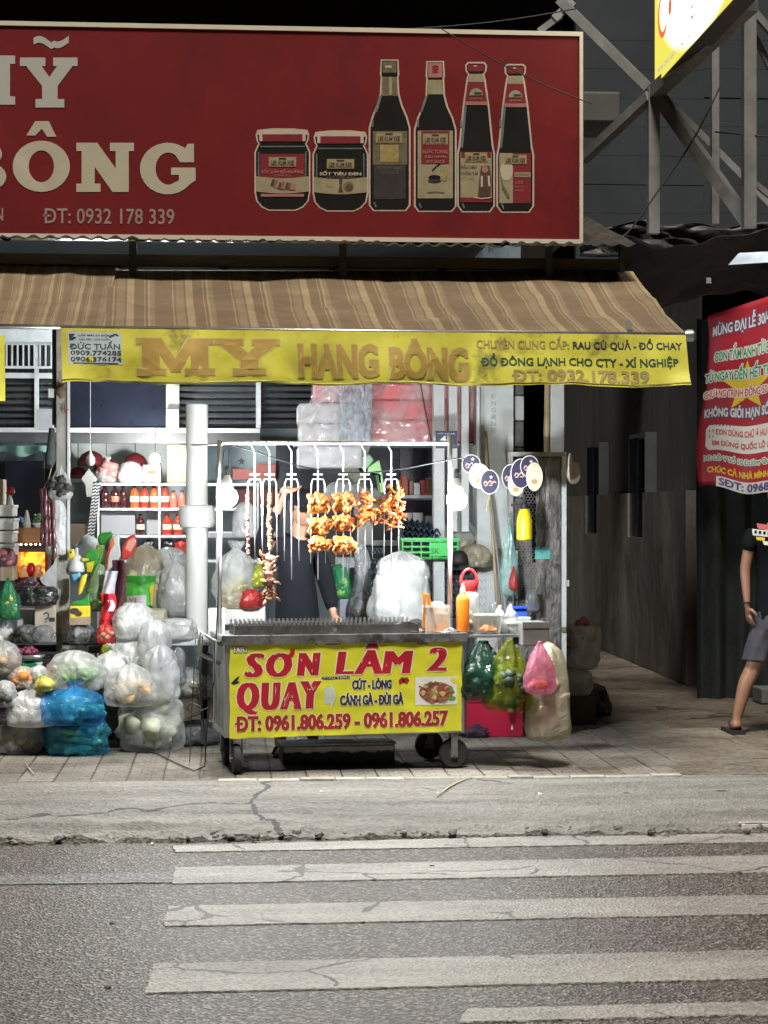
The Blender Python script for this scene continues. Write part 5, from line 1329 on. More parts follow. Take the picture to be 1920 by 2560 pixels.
# roast meat
def meat_mat(name, a, b, char):
    m = M(name, a, .32, var=.4, sc=22, col2=b, bump=.9, bsc=45, wear=(char, 26, .58), coat=.3, spec=.6)
    return m
m_gold = meat_mat('roast_gold', (.82,.31,.04), (.48,.12,.015), (.05,.012,.006)); m_gold2 = meat_mat('roast_amber', (.72,.22,.025), (.36,.07,.012), (.07,.015,.008)); m_quail = meat_mat('roast_brown', (.36,.16,.08), (.17,.06,.03), (.04,.015,.01)); m_offal = M('offal_pink', (.42,.15,.11), .35, var=.4, sc=20, coat=.3)
def chicken(label, px, py, w, h, seed, mat=None, grp='golden roast chicken pieces on the forks'):
    s = FOC/YS; c = A(px, py, YS-.012); rnd = random.Random(seed); W, H = w/s, h/s
    t = thing('roast_chicken', label, 'roast chicken', c+Vector((0,0,-H/2)), 0, grp)
    q = MB(); nr, na = 13, 44; vs = []; fs = []
    ph = [rnd.uniform(0, 6.28) for _ in range(4)]
    for side in (-1, 1):
        b_ = len(vs)
        for i in range(nr+1):
            r = i/nr
            for k in range(na):
                t_ = 2*math.pi*k/na; ct, st = math.cos(t_), math.sin(t_)
                e = 1/max(.25, (abs(ct)**3+abs(st)**3))**(1/3)         # a squarish spread bird
                o_ = e*(.90+.10*math.sin(3*t_+ph[0])+.08*math.sin(5*t_+ph[1])+.07*math.sin(9*t_+ph[2])+.10*nz(ct*3+seed, st*3, 1))
                x, z = r*o_*ct*W*.5, r*o_*st*H*.5
                th = .020*math.sqrt(max(0, 1-r*r)) + .012*nz(x*38+seed, z*38, seed)*(1-r**4) + .010*nz(x*95, z*95+seed)*(1-r**4) + .010*math.exp(-((x/(W*.10))**2))*(1-r)
                vs.append(c+Vector((x, side*max(.001, th), z)))
        for i in range(nr):
            for k in range(na):
                a_ = b_+i*na+k; d_ = b_+i*na+(k+1) % na; fs.append((a_, d_, d_+na, a_+na))
    q.add(vs, fs)
    mk('carcass', q, mat or m_gold, t, smooth=True)
    for sx in (-1, 1):
        p0 = c+Vector((sx*W*.30, -.012, -H*.05)); p1 = c+Vector((sx*W*(.42+rnd.uniform(0,.1)), -.018, H*rnd.uniform(-.34,.1))); p2 = p1+Vector((-sx*W*.10, -.004, -H*.25))
        mk('wing', MB().tube([p0, (p0+p1)/2+Vector((0,-.004,.008)), p1, p2], [.010,.009,.006,.003], 10), mat or m_gold, t, smooth=True)
    return t
for px, py, w, h, lb in ((797,1257,62,58,'top golden chicken half on the left stack'), (801,1313,66,48,'middle chicken on the left stack, crisp and torn'), (799,1361,64,44,'lowest chicken on the left stack, partly wrapped in film'),
                         (860,1254,60,56,'top golden chicken on the right stack, wing sticking up'), (859,1307,56,48,'middle smooth golden chicken on the right stack'), (860,1362,62,52,'lowest chicken on the right stack, darker at its tips')):
    chicken(lb, px, py, w, h, px+py)
wingm = MB().blob((0,0,0), .032, .013, .014, 3, .4, 2, 16, 10).blob((.03,0,.012), .022, .011, .010, 5, .4, 2, 14, 8).tube([(.045,0,.016),(.06,0,.006),(.066,0,-.008)], [.007,.005,.002], 8)
def cluster(label, px, y0, y1, n, proto_mb, mat, pname, name, cat, spread, tilt, seed, shrink=1):
    rnd = random.Random(seed); a = A(px, y1, YS)
    t = thing(name, label, cat, a); first = None
    for i in range(n):
        y = y0 + (y1-y0)*(i+.5)/n; c = A(px+rnd.uniform(-spread, spread), y, YS-.004+rnd.uniform(-.02,.01)) - a
        if first is None:
            first = mk(pname, MB().add(proto_mb.v, proto_mb.f), mat, t, smooth=True, local=True); o = first
        else: o = first.copy(); COL.objects.link(o); o.parent = t
        o.location = c; o.rotation_euler = (rnd.uniform(-tilt,tilt), rnd.uniform(-tilt,tilt)+ (math.pi if rnd.random() < .5 else 0), rnd.uniform(-.7,.7))
        sc_ = rnd.uniform(.8, 1.15)*shrink; o.scale = (sc_, sc_, sc_)
    return t
cluster('bunch of orange roast wings on the sixth fork', 914, 1232, 1302, 13, wingm, m_gold2, 'wing', 'roast_wings', 'roast wings', 13, .7, 3)
footm = MB().tube([(-.03,0,0),(0,0,.002),(.018,0,0)], [.006,.005,.006], 7)
for a in (-.7, 0, .7): footm.tube([(.018,0,0),(.036,.004*a,.018*a),(.050,-.006,.026*a+.004)], [.005,.004,.0018], 6)
cluster('spiky orange cluster of roast chicken feet on the last fork', 986, 1228, 1318, 34, footm, m_gold2, 'foot', 'roast_chicken_feet', 'roast chicken feet', 16, 1.1, 9)
cluster('loose roast feet sticking out between the last two forks', 952, 1240, 1310, 9, footm, m_gold2, 'foot', 'roast_chicken_feet', 'roast chicken feet', 8, .9, 12)
bead = MB().blob((0,0,0), .013, .011, .008, 2, .4, 2, 12, 8)
cluster('string of small pink offal beads on the leftmost prong', 619, 1236, 1386, 26, bead, m_offal, 'offal_bead', 'offal_string', 'offal skewer', 2, .4, 4, .85)
cluster('column of peach offal pieces on the second fork', 674, 1232, 1376, 20, bead, M('offal_peach', (.48,.21,.09), .35, var=.4, sc=20, coat=.3), 'offal_bead', 'offal_string', 'offal skewer', 2, .4, 6, 1.15)
quailm = MB().blob((0,0,0), .036, .022, .028, 6, .4, 2, 22, 14).tube([(.02,-.01,-.01),(.045,-.014,-.03),(.05,-.012,-.05)], [.010,.008,.003], 8).tube([(-.02,-.01,-.01),(-.04,-.014,-.03),(-.055,-.012,-.045)], [.010,.008,.003], 8)
cluster('chain of brown roast quails at the foot of the second fork', 676, 1390, 1500, 6, quailm, m_quail, 'quail', 'roast_quails', 'roast quails', 6, .6, 8)
tag(mk('roast_scrap', MB().tube([A(704,1222,YS-.015), A(725,1228,YS-.02), A(745,1222,YS-.02), A(754,1214,YS-.02)], [.006,.013,.010,.004], 10), m_quail, smooth=True), 'thin brown strip of roast meat across the nearly empty fork', 'roast meat')

# ------------------------------------------------------------------ things on the counter and the side shelf
def lc(x, y, z): return ROOTM[cart.name] @ Vector((x, y, z))
def on_top(px, py_=None, ly=.12):       # point on the counter that shows at column px
    for k in range(400):
        x = -0.1 + k*.005; w = lc(x, ly, CT)
        X = (w-CAM); u = 960 + FOC*X.dot(RT)/X.dot(FW)
        if u >= px: return w, x
    return w, x
m_oran = M('amber_plastic', (.75,.28,.04), .25, var=.3, sc=12, trans=.35); m_clearp = film('clear_plastic_box', (.80,.82,.80), .10, .66, .4, 4, bump=.1); m_redp = M('red_plastic', (.75,.03,.03), .3, var=.1)
w, lx = on_top(1088, ly=.10)
sb = thing('sauce_tub', 'square clear tub of orange sauce with tongs standing on the cart counter', 'tub', w, CR)
s_ = YK/FOC
q = MB(); W, H, D = .145, .165, .11
q.box(-W/2, W/2, -D/2, -D/2+.003, 0, H).box(-W/2, W/2, D/2-.003, D/2, 0, H).box(-W/2, -W/2+.003, -D/2+.003, D/2-.003, 0, H).box(W/2-.003, W/2, -D/2+.003, D/2-.003, 0, H).box(-W/2+.003, W/2-.003, -D/2+.003, D/2-.003, 0, .004)
mk('tub', q, m_clearp, sb, local=True); mk('sauce', MB().box(-W/2+.004, W/2-.004, -D/2+.004, D/2-.004, .006, .115), M('sauce_amber', (.75,.27,.03), .3, var=.3, sc=12), sb, local=True, bevel=.004)
mk('rim', MB().box(-W/2-.006, W/2+.006, -D/2-.006, -D/2-.0005, H-.012, H-.002), m_clearp, sb, local=True)
o = mk('garlic', lump_cloud((0, 0, H), W*.36, D*.3, .012, 16, .014, 3), c_egg, sb, smooth=True, local=True); o['kind'] = 'stuff'
for x0, x1 in ((-.075, -.085), (-.06, -.01)):
    mk('tong_arm', MB().bar((x1, -.05, .03), (x0, -.055, .235), .018, .004, up=(0,1,0)), m_oran, sb, local=True, bevel=.002)
tb = thing('tongs', 'orange edged tongs leaning on the left of the sauce tub', 'tongs', on_top(1062, ly=.06)[0], CR)
mk('arm', MB().bar((.03, .0, .01), (-.015, .01, .24), .016, .004, up=(0,1,0)), m_oran, tb, local=True); mk('arm', MB().bar((.038, -.01, .01), (.012, 0, .235), .014, .004, up=(0,1,0)), m_oran, tb, local=True)
w, lx = on_top(1172, ly=.16)
jr = thing('plastic_jar', 'big clear plastic jar with a red handled lid and pickles behind the orange bottle', 'jar', w, CR)
mk('body', MB().lathe([(0,0),(.060,0),(.066,.01),(.066,.20),(.062,.225),(.045,.25),(.045,.26)], n=28), m_clearp, jr, smooth=40, local=True)
mk('lid', MB().lathe([(.050,.245),(.054,.25),(.054,.295),(.05,.305),(0,.306)], n=28), m_redp, jr, smooth=40, local=True)
mk('handle', MB().tube([(.052*math.cos(R(a)), 0, .285+.09*math.sin(R(a))) for a in range(0, 181, 12)], .009, 10), m_redp, jr, smooth=True, local=True)
mk('pickles', lump_cloud((.0,0,.07), .04, .04, .055, 26, .018, 4), c_noodle, jr, smooth=True, local=True)['kind'] = 'stuff'
w, lx = on_top(1157, ly=.05)
ob = thing('sauce_bottle', 'tall soft bottle full of bright orange chilli sauce in front of the red lidded jar', 'bottle', w, CR)
mk('body', MB().lathe([(0,0),(.034,0),(.039,.006),(.040,.012),(.040,.10),(.040,.195),(.039,.203),(.030,.222),(.017,.232),(.015,.24)], n=24), M('orange_sauce', (.85,.20,.015), .3, var=.08, trans=.0, coat=.3), ob, smooth=40, local=True)
mk('nozzle', MB().lathe([(.018,.238),(.018,.25),(.006,.29),(.003,.292)], n=14), M('nozzle_peach', (.85,.45,.25), .4), ob, smooth=40, local=True)
def shelf_pt(lx, ly): return lc(lx, ly, CT-.012)
bx_ = thing('food_box', 'round cornered translucent box with orange carrot pickle on the side shelf', 'box', shelf_pt(CL+.165, .10), CR)
q = MB(); 
def rbox(q, w0, d0, w1, d1, z0, z1, th=.004):
    for k in range(2):
        pass
    prof = []
    vs = []; fs = []; n = 28
    for (w, d, z) in ((w0*.9, d0*.9, z0), (w0, d0, z0+.006), (w1, d1, z1), (w1+.012, d1+.012, z1+.004), (w1-.008, d1-.008, z1-.002), (w0-.01, d0-.01, z0+.01)):
        for j in range(n):
            a = 2*math.pi*j/n; c_, s__ = math.cos(a), math.sin(a); e = .28
            vs.append((w/2*math.copysign(abs(c_)**e, c_), d/2*math.copysign(abs(s__)**e, s__), z))
    for i in range(5):
        for j in range(n):
            a = i*n+j; b = i*n+(j+1) % n; fs.append((a, b, b+n, a+n))
    fs.append(tuple(range(n))[::-1]); fs.append(tuple(5*n+j for j in range(n)))
    return q.add(vs, fs)
mk('tub', rbox(q, .145, .11, .175, .13, 0, .115), m_clearp, bx_, smooth=40, local=True)
mk('pickle', lump_cloud((0,0,.03), .055, .04, .02, 40, .016, 8), c_orange, bx_, smooth=True, local=True)['kind'] = 'stuff'
mk('lid_edge', MB().box(-.08,.08,-.03,.06,.117,.121), M('lime_lid', (.45,.65,.25), .4), bx_, local=True)
tt = thing('tissue_box', 'white box of paper napkins sticking up on the side shelf', 'napkin box', shelf_pt(CL+.29, .18), CR)
mk('box', rbox(MB(), .13, .10, .145, .11, 0, .10), M('white_plastic', (.75,.77,.78), .4, var=.06), tt, smooth=40, local=True)
q = MB()
for k in range(9):
    q.grid(lambda u, v: Vector((-.06+.012*k+.04*u+.01*nz(v*3, k), -.03+.06*v*(.5+.1*k)+.012*nz(u*4, k), .095+.05*math.sin(u*2+k)*v+.03*u)), 4, 4)
mk('napkins', q, M('napkin_white', (.8,.82,.83), .8), tt, smooth=True, local=True, solid=.001)['kind'] = 'stuff'
t2 = thing('foam_tray', 'flat white tray with a clear lid right of the napkin box', 'tray', shelf_pt(CL+.37, .10), CR)
mk('tray', rbox(MB(), .12, .09, .14, .10, 0, .055), M('white_plastic', (.8,.8,.8), .4), t2, smooth=40, local=True); mk('lid', rbox(MB(), .13, .09, .11, .08, .06, .095), m_clearp, t2, smooth=40, local=True)
bl = thing('blue_basket', 'small royal blue plastic basket behind the foam tray', 'basket', shelf_pt(CL+.42, .36), CR)
q = MB().box(-.05,.05,-.035,-.03,0,.15).box(-.05,.05,.03,.035,0,.15).box(-.055,-.05,-.035,.035,0,.15).box(.05,.055,-.035,.035,0,.15); mk('wall', q, M('royal_blue', (.03,.10,.65), .35), bl, local=True, bevel=.004)
mk('rim', MB().box(-.062,.062,-.045,-.036,.14,.155), M('royal_blue', (.03,.10,.65), .35), bl, local=True)
mbx_ = thing('metal_box', 'grey dented metal box at the right end of the side shelf', 'box', shelf_pt(CL+.34, -.05), CR)
mk('body', MB().box(-.0,.17,.0,.22,-.065,.075), M('dull_zinc', (.20,.20,.19), .6, .3, var=.3, sc=6), mbx_, local=True, bevel=.008); mk('flap', MB().box(.0,.168,-.006,-.001,.04,.078), M('dull_zinc', (.2,.2,.19), .6), mbx_, local=True, bevel=.002)
ps = thing('steel_plate', 'shallow steel plate with a spoon beside the right rack post', 'plate', on_top(1118, ly=.03)[0], CR)
mk('plate', MB().lathe([(0,.003),(.045,.004),(.07,.014),(.072,.012),(.045,0),(0,0)], n=24, sy=.6), m_ss, ps, smooth=True, local=True); mk('spoon', MB().tube([(-.02,0,.012),(.02,-.01,.03),(.07,-.02,.012)], [.010,.004,.003], 6), m_ss, ps, smooth=True, local=True)
pk = thing('pink_cloth', 'crumpled pink cloth on the counter left of the sauce tub', 'cloth', on_top(1042, ly=.10)[0], CR)
mk('cloth', MB().grid(lambda u, v: Vector((-.05+.1*u, -.03+.07*v, .008+.02*abs(nz(u*5, v*5, 3))+.01*math.sin(u*3)*math.sin(v*3))), 14, 10), M('pink_cloth', (.62,.30,.26), .8), pk, smooth=True, local=True, solid=.002)
gr_ = thing('gas_tray', 'dark metal tray with peeling foil lying on the tiles under the cart', 'tray', (G(848, 1912).x, G(848, 1912).y+.02, 0), CR*.5)
mk('body', MB().box(-.34,.34,0,.25,.0,.115), M('sooty_black', (.02,.02,.02), .6, var=.5, sc=10), gr_, local=True, bevel=.006); 
mk('foil', MB().grid(lambda u, v: Vector((-.34+.68*u, -.004-.004*abs(nz(u*20, v*5)), .115-(.035+.03*abs(nz(u*7, 2))+.02*abs(nz(u*19)))*v)), 60, 5), M('peeling_foil', (.30,.31,.28), .35, .5, var=.4, sc=14), gr_, local=True, smooth=True, solid=.001)
mk('rim', MB().box(-.35,.35,-.006,.26,.116,.124), m_ssd, gr_, local=True)

# bags and bucket below the side shelf
YH = P0.y + .12
bag('dark green bag of herbs hanging first from the cart under the side shelf', 1205, 1755, 130, 150, YH, film('dark_green_film', (.015,.055,.035), .18, .5, .3, 7), c_dark, 'hang', 11, csize=.035, fill=.62, cn=70)
bag('smoky mauve bag hanging behind the diagonal strap', 1215, 1725, 90, 120, YH+.1, f_mauve, c_dark, 'hang', 12)
bag('yellow green bag bulging with dark leaves hanging under the side shelf', 1274, 1784, 128, 180, YH-.05, film('olive_film', (.20,.23,.02), .14, .66, .3, 7), M('herb_fill', (.02,.05,.02), .6, var=.5, sc=12), 'hang', 13, csize=.045, fill=.66, amp=.9, cn=80)
bag('pink bag holding an orange carrot hanging from the shelf end', 1350, 1738, 84, 132, YH-.14, f_pink, None, 'hang', 14, amp=.9)
cr_ = A(1347, 1712, YH-.06); tag(mk('carrot', MB().blob(cr_, .062, .03, .026, 5, .15, 2, 18, 12), M('carrot_orange', (.80,.13,.01), .35, var=.2)), 'orange carrot lump inside the hanging pink bag', 'carrot')
bag('tall clear bag packed with beige rolls hanging at the far right of the shelf', 1368, 1856, 116, 250, YH-.02, f_tan, M('beige_roll', (.55,.48,.34), .6, var=.2), 'tall', 15, csize=.05, fill=.85, amp=.5)
bk_ = G(1238, 1842); bc = thing('basin', 'crimson plastic crate on the tiles beneath the hanging bags', 'crate', (bk_.x, bk_.y+.0, 0))
def crate(par, w, d, h, mt, rows=3, cols=8, th=.006, open_=.35, local=True, txt=None, col_off=0):
    q = MB(); q.box(-w/2, w/2, 0, d, 0, .008)
    q.box(-w/2-.008, w/2+.008, -.008, 0, h-.02, h).box(-w/2-.008, w/2+.008, d, d+.008, h-.02, h).box(-w/2-.008, -w/2, 0, d, h-.02, h).box(w/2, w/2+.008, 0, d, h-.02, h)
    mk('rim', q, mt, par, local=True, bevel=.002)
    q = MB()
    for r_ in range(rows+1):
        z = (h-.028)*r_/rows; q.box(-w/2, w/2, 0, th, z, z+.012)
        q.box(-w/2, w/2, d-th, d, z, z+.012)
    for c_ in range(cols+1):
        x = -w/2 + (w-.008)*c_/cols; q.box(x, x+.008, .0005, th-.0005, .012, h-.02)
    for sx in (-w/2, w/2-th): q.box(sx, sx+th, th, d-th, .0, h-.02)
    mk('lattice', q, mt, par, local=True)
m_crim = M('crimson_plastic', (.42,.012,.045), .35, var=.2, sc=3)
q = MB().box(-.19,.19,0,.006,0,.26).box(-.19,.19,.29,.296,0,.26).box(-.19,-.184,.006,.29,0,.26).box(.184,.19,.006,.29,0,.26).box(-.184,.184,.006,.29,0,.006)
mk('wall', q, m_crim, bc, local=True, bevel=.004); mk('rim', MB().box(-.2,.2,-.012,-.001,.235,.262), m_crim, bc, local=True, bevel=.003)
mk('drip_mark', MB().lathe([(0,-.018),(.010,-.008),(.007,.006),(0,.022)], (.115,-.001,.06), 12, sy=.2), M('drip_white', (.7,.65,.62), .5), bc, local=True)
tag(mk('dark_cloth', MB().blob((G(1185, 1842).x, G(1185, 1842).y-.02, .03), .09, .04, .045, 8, .5, 2, 20, 12, flat=.6), M('dark_violet_cloth', (.04,.015,.035), .8), smooth=True), 'crumpled dark violet cloth on the tiles against the crimson crate', 'cloth')
bag('upper white woven sack full of pink bundles beside the alley', 1452, 1676, 96, 112, 14.1, f_white, c_pink, 'open', 21, name='white_sack', cat='sack', csize=.05, fill=1.25, group=None)
bag('silvery crumpled bag between the white sack and the black bag', 1440, 1742, 84, 74, 14.1, f_milk, None, 'lump', 22)
bag('shiny black rubbish bag on the ground at the alley mouth', 1476, 1796, 104, 86, None, f_black, None, 'lump', 23, name='rubbish_bag')
sp_ = MB().box(A(1415,1,14.1).x, A(1492,1,14.1).x, 14.12, 14.42, 0, A(1450,1742,14.1).z); tag(mk('cardboard_box', sp_, M('dark_cardboard', (.10,.08,.06), .8), bevel=.004), 'dark cardboard box mostly hidden behind the black rubbish bag', 'box')
# ------------------------------------------------------------------ people
m_skin = M('skin', (.30,.155,.10), .5, var=.15, sc=5, bump=.15, bsc=60); m_tee = M('black_cotton', (.006,.007,.010), .9, var=.4, sc=4, bump=.9, bsc=6, spec=.15)
m_hair = M('black_hair', (.012,.01,.009), .5, var=.3, sc=30); m_jean = M('pale_denim', (.30,.38,.48), .8, var=.2, sc=20); m_short = M('grey_shorts', (.05,.05,.068), .8, var=.25, sc=4, bump=.5, bsc=7)
m_lip = M('lip', (.34,.12,.10), .5); m_sole = M('sandal_black', (.015,.015,.015), .6)
def skin(name, V, E, mat, parent, sub=2, smooth=True):
    Mi = ROOTM[parent.name].inverted()
    me = bpy.data.meshes.new(name); me.from_pydata([tuple(Mi @ Vector(v[0])) for v in V], E, [])
    o = bpy.data.objects.new(name, me); COL.objects.link(o); o.parent = parent; ROOTM[o.name] = ROOTM[parent.name]
    me.materials.append(mat)
    sk = o.modifiers.new('skin', 'SKIN'); sk.use_smooth_shade = True; sk.branch_smoothing = .4
    if not me.skin_vertices: 
        bpy.context.view_layer.objects.active = o
    for i, v in enumerate(V):
        r = v[1] if isinstance(v[1], tuple) else (v[1], v[1])
        me.skin_vertices[0].data[i].radius = r; me.skin_vertices[0].data[i].use_root = (i == 0)
    s = o.modifiers.new('sub', 'SUBSURF'); s.levels = sub; s.render_levels = sub
    return o
def hand(V, E, wi, d, n, s=1.0, curl=.35, thumb=1):
    """palm and five unequal fingers growing from vertex wi; d points along the hand, n out of the palm"""
    w = Vector(V[wi][0]); d = Vector(d).normalized(); n = Vector(n).normalized(); sd = d.cross(n).normalized()*thumb
    b = len(V); V.append((w+d*.045*s, (.030*s, .016*s))); E.append((wi, b))
    V.append((w+d*.085*s, (.034*s, .013*s))); E.append((b, b+1)); pi = b+1
    for k, (o, L) in enumerate(((.028,.072), (.010,.080), (-.009,.075), (-.027,.058))):
        p = w+d*.092*s+sd*o*s; q1 = p+(d*math.cos(curl)+n*math.sin(curl))*L*.42*s
        q2 = q1+(d*math.cos(curl*2.2)+n*math.sin(curl*2.2))*L*.33*s; q3 = q2+(d*math.cos(curl*3.2)+n*math.sin(curl*3.2))*L*.25*s
        i = len(V); V.extend([(p, .0095*s), (q1, .0085*s), (q2, .008*s), (q3, .0065*s)]); E.extend([(pi, i), (i, i+1), (i+1, i+2), (i+2, i+3)])
    i = len(V); t0 = w+d*.03*s+sd*.032*s+n*.008; t1 = t0+(d*.6+sd*.6+n*.4).normalized()*.035*s; t2 = t1+(d*.9+sd*.15+n*.4).normalized()*.028*s
    V.extend([(t0, .0125*s), (t1, .0105*s), (t2, .008*s)]); E.extend([(b, i), (i, i+1), (i+1, i+2)])
def head(par, c, s, yaw, pitch, hat=None, hair=True):
    Mx = Matrix.Translation(c) @ Matrix.Rotation(yaw, 4, 'Z') @ Matrix.Rotation(pitch, 4, 'X')      # face looks along local -y
    q = MB(); n, m = 36, 28; vs = []; fs = []
    for i in range(m+1):
        th = math.pi*i/m
        for k in range(n):
            a = 2*math.pi*k/n; x, y, z = math.sin(th)*math.sin(a), -math.sin(th)*math.cos(a), -math.cos(th)
            jaw = 1-.28*max(0, -z)**1.3; X = .074*x*jaw; Y = .092*y*(1-.12*max(0, -z)); Z = .118*z
            fr = max(0, -y)
            if fr > 0:
                Y -= .020*math.exp(-((x*.074)/.011)**2-((Z+.012)/.018)**2)+.010*math.exp(-((x*.074)/.008)**2-((Z-.012)/.02)**2)          # nose
                Y += .009*sum(math.exp(-((x*.074-e)/.015)**2-((Z-.020)/.011)**2) for e in (-.031,.031))                                # sockets
                Y -= .006*math.exp(-(x*.074/.020)**2-((Z+.048)/.009)**2)+.006*math.exp(-(x*.074/.018)**2-((Z+.088)/.014)**2)            # mouth, chin
                Y -= .004*math.exp(-(x*.074/.05)**2-((Z-.038)/.008)**2)
            vs.append(Mx @ Vector((X*s, Y*s, Z*s)))
    for i in range(m):
        for k in range(n):
            a = i*n+k; b = i*n+(k+1) % n; fs.append((a, b, b+n, a+n))
    q.add(vs, fs); h = mk('head', q, m_skin, par, smooth=True)
    for sx in (-1, 1):
        mk('ear', MB().blob((0,0,0), .008*s, .018*s, .028*s, 3, .1, 1, 12, 10, M=Mx @ Matrix.Translation((sx*.076*s, .008*s, -.005*s))), m_skin, h, smooth=True)
        mk('eye', MB().blob((0,0,0), .012*s, .006*s, .006*s, 1, 0, 1, 12, 8, M=Mx @ Matrix.Translation((sx*.031*s, -.078*s, .018*s))), M('eye_dark', (.03,.02,.015), .2), h, smooth=True)
        mk('eyebrow', MB().blob((0,0,0), .017*s, .005*s, .0035*s, 1, .1, 1, 12, 6, M=Mx @ Matrix.Translation((sx*.031*s, -.084*s, .036*s))), m_hair, h, smooth=True)
    mk('mouth', MB().blob((0,0,0), .021*s, .005*s, .006*s, 1, .05, 1, 14, 8, M=Mx @ Matrix.Translation((0, -.089*s, -.048*s))), m_lip, h, smooth=True)
    if hair:
        q = MB(); q.blob((0,0,0), .080*s, .099*s, .108*s, 9, .05, 3, 30, 20, M=Mx @ Matrix.Translation((0, .014*s, .026*s)))
        Mi = Mx.inverted(); keep = [f for f in q.f if not any((Mi @ q.v[i]).y < -.045*s and (Mi @ q.v[i]).z < .062*s or (Mi @ q.v[i]).z < -.055*s for i in f)]
        q.f = keep; q.mi = [0]*len(keep); mk('hair', q, m_hair, par, smooth=True)
    if hat:
        q = MB(); q.lathe([(.083*s,.030*s),(.086*s,.05*s),(.082*s,.085*s),(.06*s,.118*s),(.03*s,.130*s),(0,.132*s)], n=28, M=Mx, sy=1.16)
        cp_ = mk('cap', q, hat, par, smooth=True)
        q = MB().grid(lambda u, v: Mx @ Vector(((u-.5)*.15*s*(1-.25*v*v), (-.080-.075*v*math.cos((u-.5)*2.2))*s, (.040-.022*v-.02*((u-.5)*2)**2)*s)), 14, 6)
        mk('brim', q, hat, cp_, smooth=True, solid=.003)
    return h
# the vendor behind the grill
YV2 = 12.45
g0 = G(690, 1884); YV2 = g0.y
a = lambda px, py, dy=0: A(px, py, YV2+dy)
v = thing('person', 'vendor in a black long sleeved shirt and dark cap reaching up behind the hanging chickens', 'person', (a(745,1500).x, YV2, 0))
V = [(a(745,1556), (.150,.115)), (a(742,1500), (.155,.118)), (a(738,1430), (.150,.11)), (a(740,1372), (.145,.10)), (a(746,1338), (.075,.065)), (a(752,1312,-.02), (.055,.055)), (a(757,1284,-.03), (.055,.06)),
     (a(695,1360), (.066,.06)), (a(655,1396,-.04), (.048,.048)), (a(662,1330,-.10), (.043,.043)), (a(700,1262,-.17), (.030,.026)),
     (a(792,1364), (.066,.06)), (a(818,1462,-.03), (.047,.047)), (a(834,1536,-.12), (.030,.027)),
     (a(720,1570), (.09,.09)), (a(705,1700), (.062,.062)), (a(700,1850), (.042,.042)), (a(768,1570), (.09,.09)), (a(778,1700), (.062,.062)), (a(782,1850), (.042,.042))]
E = [(0,1),(1,2),(2,3),(3,4),(4,5),(5,6),(3,7),(7,8),(8,9),(9,10),(3,11),(11,12),(12,13),(0,14),(14,15),(15,16),(0,17),(17,18),(18,19)]
V2 = list(V); E2 = list(E)
hand(V2, E2, 10, (a(712,1226,-.2)-a(700,1262,-.17)), (.5,-.8,0), 1.0, .7, -1)
hand(V2, E2, 13, (a(846,1562,-.22)-a(834,1536,-.12)), (-.2,.3,-1), 1.0, .45, 1)
for ai, off in ((16, 0), (19, 0)):
    p = Vector(V2[ai][0]); i = len(V2); V2 += [(Vector((p.x, p.y-.02, .055)), .038), (Vector((p.x, p.y-.11, .04)), (.042,.026)), (Vector((p.x, p.y-.19, .028)), (.036,.016))]; E2 += [(ai, i), (i, i+1), (i+1, i+2)]
    for k in range(5):
        b = len(V2); x = p.x-.03+.015*k; V2 += [(Vector((x, p.y-.205, .028)), .011), (Vector((x, p.y-.232+.006*abs(k-1), .022)), .009)]; E2 += [(i+2, b), (b, b+1)]
sh_v = [(Vector(p), (r[0]*.93, r[1]*.93)) for p, r in V2[:20]] + V2[20:]
skin('body', sh_v, E2, m_skin, v)
SV = [(a(744,1592), (.20,.15)), (a(743,1550), (.205,.155))] + [(p, (r[0]+.030, r[1]+.028)) for p, r in V[1:4]] + [(V[4][0], (.085,.08))] + [(V[7][0], (.082,.076)), (V[8][0], (.062,.062)), (V[9][0], (.056,.056)), (Vector(V[9][0]).lerp(Vector(V[10][0]), .82), (.042,.042)), (V[11][0], (.082,.076)), (V[12][0], (.060,.060)), (Vector(V[12][0]).lerp(Vector(V[13][0]), .9), (.042,.042))]
skin('shirt', SV, [(0,1),(1,2),(2,3),(3,4),(4,5),(4,6),(6,7),(7,8),(8,9),(4,10),(10,11),(11,12)], m_tee, v)
TV = [(a(745,1570), (.155,.125)), (a(718,1600), (.10,.10)), (a(705,1700), (.080,.080)), (a(700,1830), (.066,.066)), (a(770,1600), (.10,.10)), (a(778,1700), (.080,.080)), (a(782,1830), (.066,.066))]
skin('jeans', TV, [(0,1),(1,2),(2,3),(0,4),(4,5),(5,6)], m_jean, v)
head(v, a(757,1272,-.05), 1.0, R(22), R(12), hat=M('cap_black', (.008,.008,.010), .95, spec=.1))
for ai in (16, 19):
    p = Vector(V[ai][0]); sd_ = mk('sandal', MB().grid(lambda u, w_: Vector((p.x-.045+.09*u, p.y-.245+.30*w_, .006+.0*u)), 3, 6), m_sole, v, solid=.018)
    mk('strap', MB().tube([(p.x-.045,p.y-.10,.012),(p.x-.035,p.y-.14,.05),(p.x,p.y-.15,.062),(p.x+.035,p.y-.14,.05),(p.x+.045,p.y-.10,.012)], .010, 8), m_sole, v, smooth=True)
